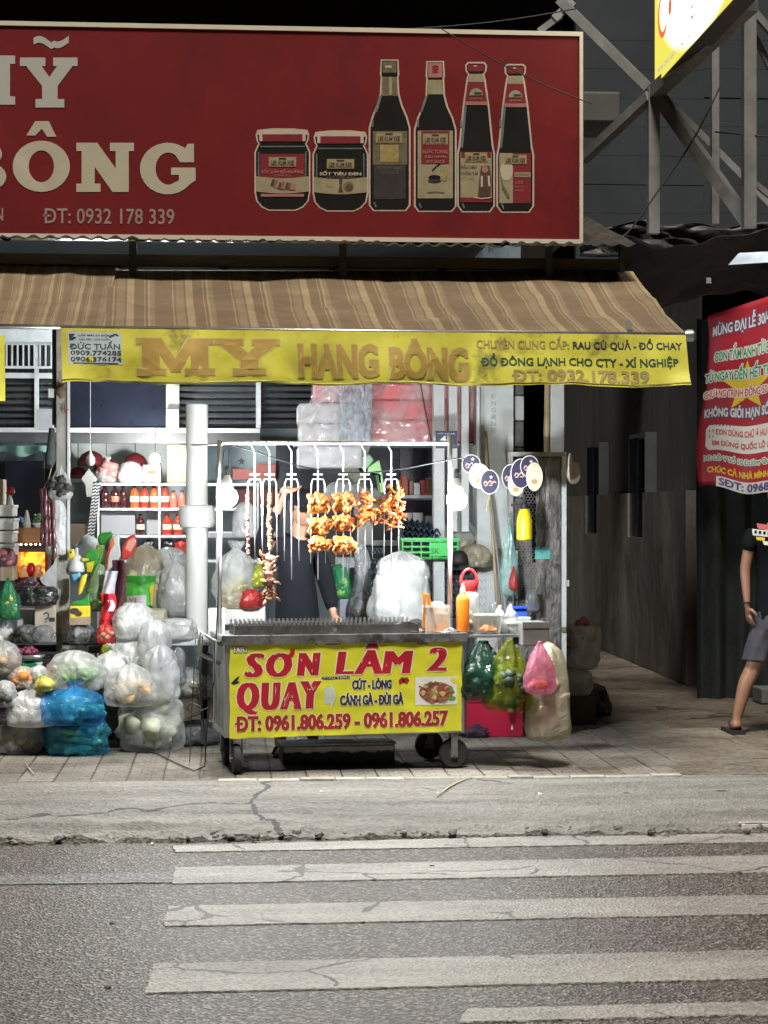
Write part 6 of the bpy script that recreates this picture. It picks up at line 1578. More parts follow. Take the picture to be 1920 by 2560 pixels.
# the man walking away on the right
gm = G(1838, 1834); YM = gm.y
a = lambda px, py, dy=0: A(px, py, YM+dy)
w = thing('person', 'man in a black T-shirt, grey shorts and flip-flops walking away at the right edge', 'person', (a(1940,1500).x, YM, 0))
V = [(a(1942,1560), (.135,.105)), (a(1942,1500), (.135,.10)), (a(1942,1420), (.145,.105)), (a(1942,1350), (.155,.10)), (a(1944,1310), (.075,.07)), (a(1946,1285), (.052,.052)), (a(1948,1262), (.052,.055)),
     (a(1882,1332), (.062,.056)), (a(1862,1425,.02), (.040,.040)), (a(1868,1512,-.03), (.026,.024)),
     (a(2004,1332), (.062,.056)), (a(2024,1430,.0), (.040,.040)), (a(2020,1505,.12), (.026,.024)),
     (a(1908,1580), (.088,.088)), (a(1884,1668,.0), (.060,.060)), (a(1862,1712,-.012), (.060,.055)), (a(1840,1805,.0), (.033,.033)),
     (a(1978,1580), (.088,.088)), (a(1990,1672,.14), (.058,.058)), (a(1990,1722,.2), (.056,.05)), (a(1992,1795,.30), (.033,.033))]
E = [(0,1),(1,2),(2,3),(3,4),(4,5),(5,6),(3,7),(7,8),(8,9),(3,10),(10,11),(11,12),(0,13),(13,14),(14,15),(15,16),(0,17),(17,18),(18,19),(19,20)]
V2 = [(p, (r[0]*.95, r[1]*.95)) if i not in (8,9,11,12,14,15,16,18,19,20) else (p, r) for i, (p, r) in enumerate(V)]; E2 = list(E)
hand(V2, E2, 9, (a(1872,1545,-.02)-a(1868,1512,-.03)), (1,.3,0), 1.0, .35, 1); hand(V2, E2, 12, (a(2022,1540,.16)-a(2020,1505,.12)), (-1,.3,0), 1.0, .35, -1)
for ai, zz in ((16, 0), (20, 0)):
    p = Vector(V2[ai][0]); i = len(V2); V2 += [(Vector((p.x, p.y-.03, .055)), .035), (Vector((p.x, p.y+.07, .050)), (.040,.028)), (Vector((p.x, p.y+.15, .035)), (.038,.016))]; E2 += [(ai, i), (i, i+1), (i+1, i+2)]
    for k in range(5):
        b = len(V2); x = p.x-.03+.015*k; V2 += [(Vector((x, p.y+.165, .034)), .010), (Vector((x, p.y+.19, .03)), .008)]; E2 += [(i+2, b), (b, b+1)]
skin('body', V2, E2, m_skin, w)
SV = [(a(1942,1574), (.172,.135)), (a(1942,1540), (.168,.132)), (a(1942,1480), (.155,.12)), (a(1942,1400), (.160,.12)), (a(1942,1345), (.165,.11)), (a(1944,1312), (.085,.08)), (a(1880,1335), (.082,.072)), (a(1866,1385), (.068,.066)), (a(2006,1335), (.082,.072)), (a(2016,1385), (.068,.066))]
skin('t_shirt', SV, [(0,1),(1,2),(2,3),(3,4),(4,5),(4,6),(6,7),(4,8),(8,9)], m_tee, w)
TV = [(a(1942,1552), (.175,.14)), (a(1908,1590), (.125,.125)), (a(1893,1650), (.112,.11)), (a(1978,1590), (.125,.125)), (a(1990,1655,.1), (.112,.11))]
q = MB()
def loft(q, secs, n=28, fold=.006):
    vs = []; fs = []
    for i, (c, rx, ry) in enumerate(secs):
        for k in range(n):
            t = 2*math.pi*k/n; r = 1+fold/rx*math.sin(k*1.7+i*.9)+fold/rx*2*nz(math.cos(t)*2, math.sin(t)*2, i*.5)
            vs.append((c.x+rx*r*math.cos(t), c.y+ry*r*math.sin(t), c.z))
    for i in range(len(secs)-1):
        for k in range(n): fs.append((i*n+k, i*n+(k+1) % n, (i+1)*n+(k+1) % n, (i+1)*n+k))
    return q.add(vs, fs)
loft(q, [(a(1942,1528), .150,.115), (a(1942,1545), .158,.122), (a(1942,1570), .168,.132), (a(1941,1595), .165,.13), (a(1940,1606), .12,.1)])
loft(q, [(a(1915,1570,.0), .10,.115), (a(1906,1595), .103,.112), (a(1898,1620), .100,.108), (a(1892,1648), .100,.106)])
loft(q, [(a(1972,1570,.0), .10,.115), (a(1980,1595,.03), .103,.112), (a(1985,1620,.06), .100,.108), (a(1989,1650,.1), .100,.106)])
mk('shorts', q, m_short, w, smooth=True)
head(w, a(1950,1236,.02), 1.0, R(165), R(5))
mk('wristband', MB().lathe([(.031,-.006),(.034,-.006),(.034,.006),(.031,.006)], a(1867,1506,-.03), 18), m_sole, w, smooth=40)
for ai in (16, 20):
    p = Vector(V[ai][0]); mk('flip_flop', MB().grid(lambda u, w_: Vector((p.x-.05+.10*u*(1), p.y-.075+.30*w_, .012)), 3, 6), m_sole, w, solid=.026, bevel=.004)
    mk('strap', MB().tube([(p.x-.045,p.y+.02,.02),(p.x-.03,p.y+.07,.07),(p.x,p.y+.12,.07),(p.x+.03,p.y+.07,.07),(p.x+.045,p.y+.02,.02)], .008, 8), m_sole, w, smooth=True)
yb_ = lambda px, py, l: A(px, py, YM-.122-.003*l-.05*(1-((px-1942)/90)**2)+.02)
p = Print(lambda u, v_, l: yb_(u, v_, l), 8)
p.poly([(1892,1308),(1990,1322),(1990,1334),(1894,1320)], M('print_coral', (.6,.14,.14), .6), 1); p.poly([(1880,1322),(1990,1334),(1990,1350),(1882,1338)], mw, 1)
p.poly([(1890,1342),(1912,1344),(1912,1352),(1892,1350)], mye, 1); p.poly([(1906,1352),(1990,1362),(1990,1372),(1910,1362)], mw, 1)
for i in range(9): p.rect(1886+i*11, 1326+i*1.2, 1892+i*11, 1334+i*1.2, m_tee, 2)
p.build('shirt_print', w)
# ------------------------------------------------------------------ inside the shop: lamps, shelf, bottles
tb_ = thing('tube_lamp', 'fluorescent tube under the roof behind the striped awning', 'lamp', A(600, 690, 14.5))
za = A(600, 690, 14.5).z
mk('tube', MB().tube([(-1.2, 14.5, za), (.1, 14.5, za)], .016, 10), emit('tube_glow', (.85,.95,1.0), 110.0), tb_, smooth=True)
mk('batten', MB().box(-1.25, .15, 14.47, 14.53, za+.02, za+.06), m_white, tb_)
m_glow2 = emit('small_bulb_glow', (1.0,.97,.92), 750.0)
c = A(388, 1148, 15.0); bt = thing('hanging_bulb', 'small bright bulb inside the shop above the sauce shelf', 'lamp', c)
mk('glass', MB().blob(c, .035, .035, .04, 1, 0, 1, 18, 12), m_glow2, bt, smooth=True); mk('cord', MB().tube([c+Vector((0,0,.04)), A(388, 1060, 15.0)], .003, 6), m_wire, bt)
YSF = 15.5
shf = thing('shelf_unit', 'pale steel shelf unit full of sauce bottles at the back of the shop', 'shelf', (A(390, 1300, YSF).x, YSF, 0))
for y in (1208, 1270, 1338, 1400): pb('shelf_board', 243, y, 648, y+6, YSF, .35, m_white, shf)
for x in (243, 396, 540, 642): pb('upright', x, 1206, x+5, 1690, YSF-.012, .03, m_white, shf)
# white back board that catches the light, and the pale blue board right of it
tag(mk('wall_board', MB().pbox(178, 1108, 470, 1206, 16.6, .03).pbox(250, 1206, 470, 1330, 16.6, .03), M('bright_board', (.72,.80,.80), .5)), 'bright white board behind the sauce shelf', 'board')
tag(mk('wall_board', MB().pbox(520, 1106, 690, 1216, 16.5, .03), M('pale_blue_board', (.50,.66,.72), .5)), 'pale blue board with a small star, behind the left half of the rack', 'board')
sp = Print(on_plane(16.48, .002)); sp.poly(star(603, 1154, 11), m_navyp, 1); tag(sp.build('star_sticker', None), 'small dark star sticker on the pale blue board', 'sticker')
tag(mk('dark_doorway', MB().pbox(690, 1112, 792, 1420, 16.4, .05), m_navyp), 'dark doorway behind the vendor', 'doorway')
pb_ = 0
def boxy(label, x0, y0, x1, y1, Y, d, m, name='box', cat='box', group=None, tape=None):
    t = thing(name, label, cat, A((x0+x1)/2, y1, Y), 0, group)
    mk('body', MB().pbox(x0, y0, x1, y1, Y, d), m, t, bevel=.006)
    if tape: pb('tape', (x0+x1)/2-3, y0-.5, (x0+x1)/2+3, y1, Y-.002, .001, tape, t)
    return t
m_cardb = M('cardboard', (.42,.31,.19), .8, var=.2, sc=5, rand=.1); m_cardp = M('pale_cardboard', (.58,.50,.38), .8, var=.15); m_tape = M('tape', (.5,.45,.35), .3)
m_pinkb = M('pink_carton', (.55,.20,.18), .7, var=.3, sc=6)
boxy('cardboard box with an oval hand hole on the shelf top', 357, 1162, 402, 1206, YSF+.02, .25, m_cardp); 
tag(mk('hand_hole', MB().blob(A(380, 1180, YSF+.015), .036, .004, .016, 1, 0, 1, 20, 8), M('hand_hole_brown', (.3,.13,.08), .8)), 'oval hand hole in the box on the shelf top', 'hole')
boxy('tall brown cardboard box at the right end of the shelf top', 418, 1112, 468, 1206, YSF+.02, .25, m_cardb, tape=m_tape)
boxy('pink carton under the pale blue board, left one', 582, 1172, 640, 1200, 16.0, .2, m_pinkb); boxy('pink carton with a printed crown beside the dark doorway', 640, 1160, 690, 1200, 16.0, .2, m_pinkb)
boxy('wide flat red brown carton on the second shelf, below the pink cartons', 560, 1222, 690, 1262, 16.0, .2, m_pinkb)
m_grybox = M('grey_tub', (.30,.31,.34), .5, var=.15); m_amberg = M('amber_sauce', (.50,.10,.03), .15, var=.3, sc=10, coat=.5); m_redg = M('red_sauce', (.50,.04,.02), .15, var=.3, sc=10, coat=.5); m_darkg = M('dark_sauce', (.06,.012,.015), .12, var=.4, sc=10, coat=.6)
m_capd = M('dark_cap', (.06,.02,.02), .4); m_lbw = M('label_cream', (.68,.62,.42), .6, var=.15, sc=30); m_lbr = M('label_reddish', (.55,.20,.12), .6)
def sbottle(label, px, py0, py1, w, mat, lab, cat='bottle', group='sauce bottles on the pale shelf', name='sauce_bottle', cap=m_capd):
    c = A(px, py1, YSF+.07); s = FOC/(YSF+.07); H = (py1-py0)/s; r = w/2/s
    t = thing(name, label, cat, c, 0, group)
    mk('glass', MB().lathe([(0,0),(r*.92,0),(r,H*.04),(r,H*.60),(r*.85,H*.70),(r*.42,H*.84),(r*.36,H*.90)], c, 16), mat, t, smooth=40)
    mk('cap', MB().lathe([(r*.42,H*.89),(r*.44,H*.995),(0,H)], c, 12), cap, t, smooth=40)
    if lab: mk('label', MB().lathe([(r*1.01,H*.26),(r*1.02,H*.27),(r*1.02,H*.50),(r*1.01,H*.51)], c, 16), lab, t, smooth=True)
    return t
for i, (px, w, mt, lb, tx) in enumerate(((262,24,m_darkg,None,'first dark jar from the left on the upper bottle shelf'), (287,22,m_darkg,m_lbr,'second dark jar, pinkish label, on the upper bottle shelf'), (308,18,m_darkg,None,'narrow dark jar third from the left on the upper bottle shelf'),
    (336,24,m_amberg,m_lbw,'first orange red sauce bottle on the upper shelf'), (361,21,m_redg,m_lbw,'second red sauce bottle on the upper shelf'), (386,23,m_amberg,m_lbw,'third amber sauce bottle, left of the shelf upright'), (412,23,m_redg,m_lbw,'fourth red sauce bottle, right of the shelf upright'))):
    sbottle(tx, px, 1213, 1270, w, mt, lb)
for px, tx in ((434, 'left clear jar of pink pickles at the upper shelf end'), (455, 'right clear jar of pink pickles at the upper shelf end')): sbottle(tx, px, 1226, 1270, 20, m_offal, None, 'jar', None, 'pickle_jar')
sbottle('lone dark red bottle with a pale label on the second shelf', 351, 1285, 1338, 22, m_darkg, m_lbw); sbottle('red bottle left of the white pipe on the second shelf', 418, 1285, 1338, 24, m_redg, m_lbw, cap=m_redp); sbottle('red bottle half behind the white pipe on the second shelf', 445, 1285, 1338, 24, m_redg, m_lbw, cap=m_redp)
boxy('wide grey plastic tub on the second shelf', 252, 1284, 338, 1337, YSF+.05, .25, m_grybox, 'plastic_tub', 'tub'); boxy('small grey tub behind the lone dark bottle', 366, 1282, 396, 1337, YSF+.1, .2, m_grybox, 'plastic_tub', 'tub')
for i, (px, tx) in enumerate(((372,'left black bag on the lowest visible shelf'),(420,'middle black bag on the lowest visible shelf'),(452,'dark red bag on the lowest visible shelf'))): bag(tx, px, 1401, 44, 52, YSF, f_black if i < 2 else f_red, None, 'lump', i+40, name='black_bag')
bag('clear bag with a red label on the shelf top', 268, 1208, 52, 66, YSF+.02, f_milk, c_pink, 'knot', 31, csize=.04, fill=.7); bag('silver grey bag lying on the shelf top', 326, 1210, 62, 56, YSF-.02, f_milk, None, 'lump', 32)
# bottles on the shelves behind the rack, pale sachets and boxes
def clutter(x0, x1, y1, Y, items, hmin, hmax, tx):
    rnd = random.Random(int(x0+y1)); x = x0; k = 0
    pal = [M('pack_%s' % n_, c_, .4, var=.3, sc=20) for n_, c_ in (('white', (.65,.67,.66)), ('red', (.48,.06,.05)), ('green', (.06,.30,.12)), ('yellow', (.62,.50,.06)), ('blue', (.06,.16,.42)), ('brown', (.25,.13,.07)), ('grey', (.25,.26,.28)))]
    words = ('white', 'red', 'green', 'yellow', 'blue', 'brown', 'grey')
    while x < x1:
        w = rnd.uniform(10, 20); h = rnd.uniform(hmin, hmax); ci = items[k % len(items)] if rnd.random() < .75 else rnd.randrange(7)
        q = MB().pbox(x, y1-h, x+w-1.5, y1, Y+rnd.uniform(0,.05), .08)
        for v_ in q.v: v_.x += .006*nz(v_.z*20, v_.x*9)
        tag(mk('food_packet', q, pal[ci], bevel=.006), '%s food packet, %s %s' % (words[ci], ('first', 'second', 'third', 'fourth', 'fifth', 'sixth', 'seventh', 'eighth', 'ninth')[k], tx), 'packet', 'food packets in the bright row'); x += w; k += 1
clutter(992, 1082, 1238, 15.2, [0, 1, 5], 30, 52, 'from the left in the row right of the hanging feet')
tag(mk('shelf_board', MB().pbox(985, 1238, 1090, 1246, 15.15, .3), m_white), 'pale shelf board right of the hanging chicken feet', 'shelf')
tag(mk('dark_cabinet', MB().pbox(998, 1120, 1084, 1205, 15.9, .1), m_navyp), 'dark cabinet opening beside the house number plate', 'cabinet')
tag(mk('plum_board', MB().pbox(985, 1250, 1090, 1345, 15.6, .05), M('plum_back', (.05,.03,.045), .7)), 'dark plum board behind the small white cartons', 'board')
for i, (x0, x1, y0, y1, tx) in enumerate(((1010,1030,1282,1306,'left small white carton on the crates'), (1032,1058,1282,1308,'middle small white carton on the crates'), (1064,1080,1290,1310,'right small white carton on the crates'))): boxy(tx, x0, y0, x1, y1, 14.9, .12, M('white_carton', (.6,.62,.62), .6))
boxy('grey work counter behind the vendor left side', 520, 1330, 690, 1342, 15.0, .3, m_white, 'counter', 'counter')
boxy('white hanging towel behind the last forks', 893, 1302, 932, 1362, 14.6, .02, M('towel_white', (.62,.62,.58), .9), 'towel', 'towel'); boxy('grey ledge below the hanging feet', 900, 1352, 1000, 1364, 14.7, .2, m_white, 'ledge', 'ledge')
# wok lids, scoop, chevron pole, stool
m_maroon = M('maroon_lacquer', (.17,.025,.03), .3, var=.3, sc=5)
for px, py, r, lb in ((195, 1196, 26, 'maroon dome lampshade nearest the concrete post'), (228, 1164, 34, 'widest maroon dome lampshade hanging above the scoop'), (266, 1178, 30, 'maroon dome lampshade behind the labelled clear bag'), (338, 1166, 31, 'maroon dome lampshade left of the small bright bulb')):
    c = A(px, py, 16.0); s = 16.0/FOC; t = thing('lampshade', lb, 'lampshade', c, 0, 'maroon dome lampshades'); 
    mk('dome', MB().lathe([(r*s, 0), (r*s*.97, r*s*.35), (r*s*.7, r*s*.8), (r*s*.25, r*s*1.05), (0, r*s*1.1)], c, 24), m_maroon, t, smooth=True, solid=.004); mk('cord', MB().tube([c+Vector((0,0,r*s*1.1)), c+Vector((0,0,.5))], .003, 5), m_wire, t)
sc_ = thing('scoop', 'grey flat scoop hanging on a thin wire left of the chevron strap', 'scoop', A(222, 1245, 15.2))
mk('blade', MB().prism([A(203,1198,15.2), A(222,1172,15.2), A(243,1198,15.2), A(232,1212,15.2), A(230,1242,15.2), A(216,1242,15.2), A(214,1212,15.2)], (0,.02,0)), M('scoop_grey', (.33,.36,.35), .5), sc_); mk('clip', MB().lathe([(.012,0),(.03,.02),(.034,.06),(.012,.09),(.006,.12)], A(226, 1165, 15.15), 12), m_bulb, sc_, smooth=True); mk('wire', MB().tube([A(226,1140,15.15), A(226,950,15.15)], .0018, 5), m_white, sc_)
cv = thing('chevron_strap', 'hanging strap woven in a black and white chevron pattern', 'strap', A(234, 1345, 15.1)); p = Print(on_plane(15.1, .001))
for i in range(17):
    y = 1206+i*8.2; x = 242-i*.95
    for sx in (0, 1): p.poly([(x-9, y+ (4 if sx else 0)), (x, y+ (0 if sx else 4)+.0), (x, y+(0 if sx else 4)+4), (x-9, y+(4 if sx else 0)+4)] if sx else [(x, y+4), (x+9, y), (x+9, y+4), (x, y+8)], m_white, 1)
p.build('chevrons', cv); mk('band', MB().prism([A(233,1204,15.1), A(252,1204,15.1), A(236,1346,15.1), A(217,1346,15.1)], (0,.01,0)), M('black_band', (.01,.01,.01), .7), cv)
tag(mk('cloth_pile', MB().blob(A(218, 1384, 14.9), .10, .1, .13, 5, .25, 1.5, 28, 18, flat=.5), M('grey_green_cloth', (.22,.25,.24), .85, bump=.6, bsc=8), smooth=True), 'grey green folded cloth heap behind the concrete post', 'cloth')
boxy('dark brown cabinet behind the concrete post', 172, 1310, 226, 1372, 15.6, .3, M('brown_cabinet', (.12,.09,.06), .7), 'cabinet', 'cabinet')
# left bay
boxy('dark doorway at the far left of the shop', 12, 1152, 112, 1320, 16.3, .05, m_navyp, 'dark_doorway', 'doorway')
tag(mk('door_surround', MB().pbox(-60, 1108, 12, 1500, 16.5, .05).pbox(112, 1108, 140, 1500, 16.5, .05), m_dkwall), 'dark surround of the far left doorway', 'surround')
tag(mk('green_valance', MB().grid(lambda u, v: A(-60+205*u, 1114+ (22+7*math.sin(u*14))*v, 15.2)+Vector((0, .02*math.sin(u*22), 0)), 50, 5), M('faded_teal_cloth', (.12,.24,.21), .8, var=.3), smooth=True, solid=.002), 'faded teal cloth strip hanging under the left partition', 'cloth')
foamw = M('foam_white', (.66,.66,.62), .6, var=.12, sc=8)
for i, y in enumerate((1262, 1296, 1328, 1360)):
    fb = thing('foam_box', ('top', 'second', 'third', 'lowest')[i] + ' pale film wrapped foam box in the stack at the left edge', 'foam box', A(10, y+30, 13.3), 0, 'foam boxes stacked at the left edge')
    mk('body', MB().pbox(-40, y, 32+(i % 2)*3, y+29, 13.3, .3), foamw, fb, bevel=.01); mk('lid_edge', MB().pbox(-41, y, 34+(i % 2)*3, y+7, 13.29, .31), foamw, fb, bevel=.004)
bag('crumpled mauve film bag on the cardboard box at the left edge', 12, 1416, 62, 46, 13.25, f_mauve, c_pink, 'lump', 50); boxy('brown cardboard box under the mauve bag at the left edge', -20, 1404, 32, 1452, 13.3, .3, m_cardb, tape=m_tape)
boxy('tall pale carton standing against the left edge', -30, 1198, 8, 1262, 13.5, .2, m_cardp)
rc = thing('red_hanging_charm', 'small red tasselled charm hanging at the left edge', 'charm', A(26, 1262, 13.4)); mk('charm', MB().blob(A(26, 1228, 13.4), .026, .02, .03, 3, .3, 2, 14, 10), M('charm_red', (.45,.03,.02), .5), rc, smooth=True); mk('tassel', MB().lathe([(.03,0),(.022,.06),(.008,.10)], A(24, 1275, 13.4), 10), m_white, rc); mk('string', MB().tube([A(16,1195,13.4), A(26,1220,13.4), A(34,1212,13.4)], .005, 5), m_wire, rc)
# the glowing household shrine
YA = 13.9
al = thing('household_shrine', 'red wooden household shrine glowing orange inside at the left of the shop', 'shrine', A(78, 1490, YA))
m_lac = M('shrine_lacquer', (.22,.03,.015), .3, var=.4, sc=12, coat=.4); m_orw = M('shrine_wood', (.36,.17,.07), .5, var=.3, sc=6)
pb('roof_board', 36, 1320, 122, 1356, YA, .30, m_orw, al); mk('side', MB().pbox(38, 1356, 44, 1470, YA, .3), m_lac, al); mk('side', MB().pbox(113, 1356, 119, 1470, YA, .3), m_lac, al)
pb('floor_board', 38, 1462, 119, 1482, YA-.05, .35, m_lac, al); pb('fretwork', 44, 1374, 113, 1380, YA+.02, .02, m_lac, al)
def glowmat():
    m = bpy.data.materials.new('shrine_glow'); m.use_nodes = True
    N = m.node_tree.nodes; L = m.node_tree.links; N.clear(); out = N.new('ShaderNodeOutputMaterial'); e = N.new('ShaderNodeEmission'); e.inputs[1].default_value = 1.3
    tc = N.new('ShaderNodeTexCoord'); v = N.new('ShaderNodeTexNoise'); v.inputs['Scale'].default_value = 22; L.new(tc.outputs['Object'], v.inputs[0]); rp = N.new('ShaderNodeValToRGB'); rp.color_ramp.elements[0].position = .38; rp.color_ramp.elements[1].position = .62
    rp.color_ramp.elements[0].color = (.8,.10,.005,1); rp.color_ramp.elements[1].color = (1,.50,.06,1); L.new(v.outputs[0], rp.inputs[0]); L.new(rp.outputs[0], e.inputs[0]); L.new(e.outputs[0], out.inputs[0]); return m
pb('glow_panel', 45, 1380, 112, 1460, YA+.22, .01, glowmat(), al)
mk('lamp_strip', MB().pbox(62, 1343, 98, 1349, YA+.03, .01), emit('red_led', (1,.12,.05), 3), al)
for k in range(5): mk('lamp_bead', MB().blob(A(53+k*12, 1361, YA-.005), .008, .006, .005, 1, 0, 1, 8, 6), emit('warm_led', (1,.55,.25), 9), al)
mk('flower_disc', MB().blob(A(78, 1394, YA+.16), .04, .012, .038, 3, .3, 4, 20, 10), emit('flower_glow', (1,.42,.03), 1.6), al, smooth=True)
for px in (60, 96):
    c = A(px, 1462, YA+.10); f = mk('figurine', MB().blob(c+Vector((0,0,.05)), .042, .035, .055, px, .1, 2, 18, 12).blob(c+Vector((0,-.005,.115)), .024, .024, .027, px, .05, 2, 14, 10), M('figurine_gold', (.70,.50,.25), .35, emis=(1,.35,.1), es=.15), al, smooth=True)
    mk('robe', MB().blob(c+Vector((0,-.01,.03)), .046, .034, .036, px+3, .2, 3, 16, 10), M('robe_red', (.5,.03,.02), .5), f, smooth=True)
mk('incense_bowl', MB().lathe([(.02,0),(.035,.02),(.038,.05),(.03,.055)], A(78, 1462, YA+.03), 16), m_white, al, smooth=True); mk('red_vase', MB().lathe([(.012,0),(.03,.04),(.034,.09),(.014,.12)], A(78, 1450, YA+.1), 16), m_redp, al, smooth=True)
fp = thing('flower_pot', 'small green flower arrangement standing on top of the shrine', 'flowers', A(94, 1320, YA+.05)); mk('bowl', MB().lathe([(.02,0),(.04,.03),(.036,.035)], A(94, 1320, YA+.05), 14), m_white, fp, smooth=True); mk('flowers', lump_cloud(A(94, 1298, YA+.05), .035, .03, .04, 26, .011, 6), c_veg, fp, smooth=True)['kind'] = 'stuff'
tag(mk('spirit_bottle', MB().lathe([(.025,0),(.027,.03),(.014,.09),(.008,.12),(0,.125)], A(67, 1320, YA+.08), 14), M('pale_glass', (.5,.52,.5), .2), smooth=True), 'pale bottle standing on the shrine left of the flowers', 'bottle')
tag(mk('blue_cloth', MB().blob(A(48, 1315, YA+.2), .05, .04, .06, 6, .4, 2, 16, 10), M('faded_blue_cloth', (.06,.13,.30), .8), smooth=True), 'faded blue cloth heap on the left of the shrine top', 'cloth')
# sausages and white bags hanging on the concrete post
YZ = 13.0
ss_ = thing('sausage_bunch', 'bunch of dark red sausages tied in four tiers hanging by the concrete post', 'sausages', A(118, 1382, YZ)); m_saus = M('dark_sausage', (.13,.04,.05), .3, var=.4, sc=12, coat=.5, bump=.3)
s0 = None; rnd = random.Random(2)
for r_ in range(5):
    for k in range(4):
        if r_ == 4 and k != 3: continue
        px = 104+k*9 + (r_*1.0) + rnd.uniform(-1,1); py = 1238+r_*36 + rnd.uniform(-2,2)
        if s0 is None: s0 = mk('sausage', MB().tube([(0,0,-.050),(0,0,-.044),(.003,0,-.03),(.004,0,0),(.002,0,.03),(0,0,.044),(0,0,.050)], [.003,.010,.0145,.0155,.0145,.010,.003], 10), m_saus, ss_, smooth=True, local=True); o = s0
        else: o = s0.copy(); COL.objects.link(o); o.parent = ss_
        o.location = A(px, py, YZ-.01*(k % 2)) - ss_.location; o.rotation_euler = (0, rnd.uniform(-.12,.12), rnd.uniform(0,3))
mk('string', MB().tube([A(118,1222,YZ), A(124,1190,YZ), A(128,1172,YZ)], .004, 5).tube([A(108,1224,YZ), A(124,1190,YZ)], .003, 5), m_straw, ss_)
bag('white carrier bag with dark sausages inside hanging on the concrete post', 150, 1250, 58, 82, YZ-.05, f_milk, c_dark, 'hang', 61, csize=.03, fill=.7, dep=.5); bag('long limp white carrier bag below the sausages', 140, 1388, 52, 142, YZ, f_white, None, 'tall', 62, dep=.5, amp=.8)
tag(mk('grey_rag', MB().tube([A(130,1070,YZ+.1), A(128,1110,YZ+.1), A(126,1150,YZ+.1), A(122,1172,YZ+.1)], [.02,.026,.036,.02], 10), M('charcoal_rag', (.07,.075,.075), .8, bump=.5), smooth=True), 'charcoal rag tied to the left of the concrete post above the sausages', 'rag')
mb_ = MB().prism([A(141,1386,13.1), A(134,1410,13.1), A(99,1446,13.1), A(105,1458,13.1), A(141,1480,13.1)], (0,.03,0)); tag(mk('white_bag_corner', mb_, f_white), 'white pointed bag corner sticking out left of the concrete post', 'bag')

# white pipe and benches
YQ = 13.1
pp = thing('white_pipe', 'thick white plastic pipe with a collar standing on the bench left of the grill', 'pipe', A(492, 1596, YQ))
cxp = A(492, 1300, YQ).x; zz = lambda py: A(492, py, YQ).z; rp_ = 27*YQ/FOC; m_pvc = M('white_pvc', (.74,.75,.73), .35, var=.12, sc=5, stretch=(1,1,.2), wear=((.45,.44,.4), 7, .66))
mk('tube', MB().lathe([(0,zz(1595)),(rp_,zz(1595)),(rp_,zz(1316))], (cxp,YQ,0), 32), m_pvc, pp, smooth=40); mk('tube', MB().lathe([(rp_,zz(1262)),(rp_*1.0,zz(1012)),(rp_*.9,zz(1012)),(rp_*.9,zz(1040)),(0,zz(1040))], (cxp,YQ,0), 32), m_pvc, pp, smooth=40)
rc_ = rp_*1.68; mk('collar', MB().lathe([(rp_,zz(1320)),(rc_*.9,zz(1318)),(rc_,zz(1308)),(rc_,zz(1274)),(rc_*.9,zz(1265)),(rp_,zz(1262))], (cxp,YQ,0), 32), m_pvc, pp, smooth=50)
def bench(label, x0, x1, ytop, Y, d, m, lip=16):
    t = thing('bench', label, 'bench', (A((x0+x1)/2, ytop, Y).x, Y, 0)); a_, b_ = A(x0, ytop, Y).x, A(x1, ytop, Y).x; zt = A((x0+x1)/2, ytop, Y).z; h = lip*Y/FOC
    mk('top', MB().box(a_, b_, Y, Y+d, zt-h, zt), m, t, bevel=.004)
    for x in (a_+.02, b_-.06):
        for y in (Y+.03, Y+d-.07): mk('leg', MB().box(x, x+.04, y, y+.04, 0.02, zt-h), m_dkwall, t)
    return t
bench('white topped bench loaded with bags left of the grill cart', 290, 526, 1598, 12.95, .8, m_white)
bench('low dark bench behind the concrete post loaded with packets', 165, 292, 1615, 13.3, .7, M('dark_bench', (.06,.055,.05), .7))
bench('low dark bench at the left edge carrying boxes and bags', -60, 150, 1612, 13.35, .75, M('dark_bench', (.06,.055,.05), .7))
boxy('white foam block between the white pipe and the grill', 520, 1522, 562, 1592, 12.5, .15, foamw, 'foam_block', 'foam block')
for i_, (x0_, x1_, y0_, y1_) in enumerate(((942,1000,1440,1556), (1004,1068,1440,1556), (950,1062,1404,1436))): boxy(('left', 'right', 'upper')[i_] + ' block of white foam trays inside the milky bag behind the grill', x0_, y0_, x1_, y1_, 12.72, .12, foamw, 'foam_tray_block', 'foam trays')
boxy('wide white foam lid behind the vendor left arm', 556, 1518, 664, 1562, 12.95, .3, foamw, 'foam_box', 'foam box')
boxy('tall dark storage cupboard hidden behind the stacked sacks', 300, 1420, 520, 1596, 13.9, .4, m_dkwall, 'cupboard', 'cupboard')
# sacks and packets on the benches
B1, B2 = 13.0, 13.4
pm = M('packet_green', (.05,.34,.05), .3, var=.5, sc=20, coat=.4); pyel = M('packet_yellow', (.78,.62,.04), .3, var=.3, sc=20, coat=.4)
bag('big beige plastic sack with a folded top standing behind the green label', 362, 1532, 104, 168, B2, f_tan, c_noodle, 'tall', 71, csize=.06, fill=.8, amp=1.1)
gl = thing('green_label_pack', 'bright green and yellow printed pack in front of the beige sack', 'packet', A(354, 1516, B1+.22))
mk('pack', MB().grid(lambda u, v: A(313+82*u, 1438+76*v, B1+.25)+Vector((0, -.05*math.sin(math.pi*u)+.01*nz(u*6, v*6), 0)), 24, 20), M('pack_lime', (.12,.62,.08), .3, var=.4, sc=9, coat=.5), gl, smooth=True, solid=.01)
p = Print(lambda u, v, l: A(u, v, B1+.25)+Vector((0, -.056*math.sin(math.pi*(u-313)/82)-.008-.002*l, 0)), 12)
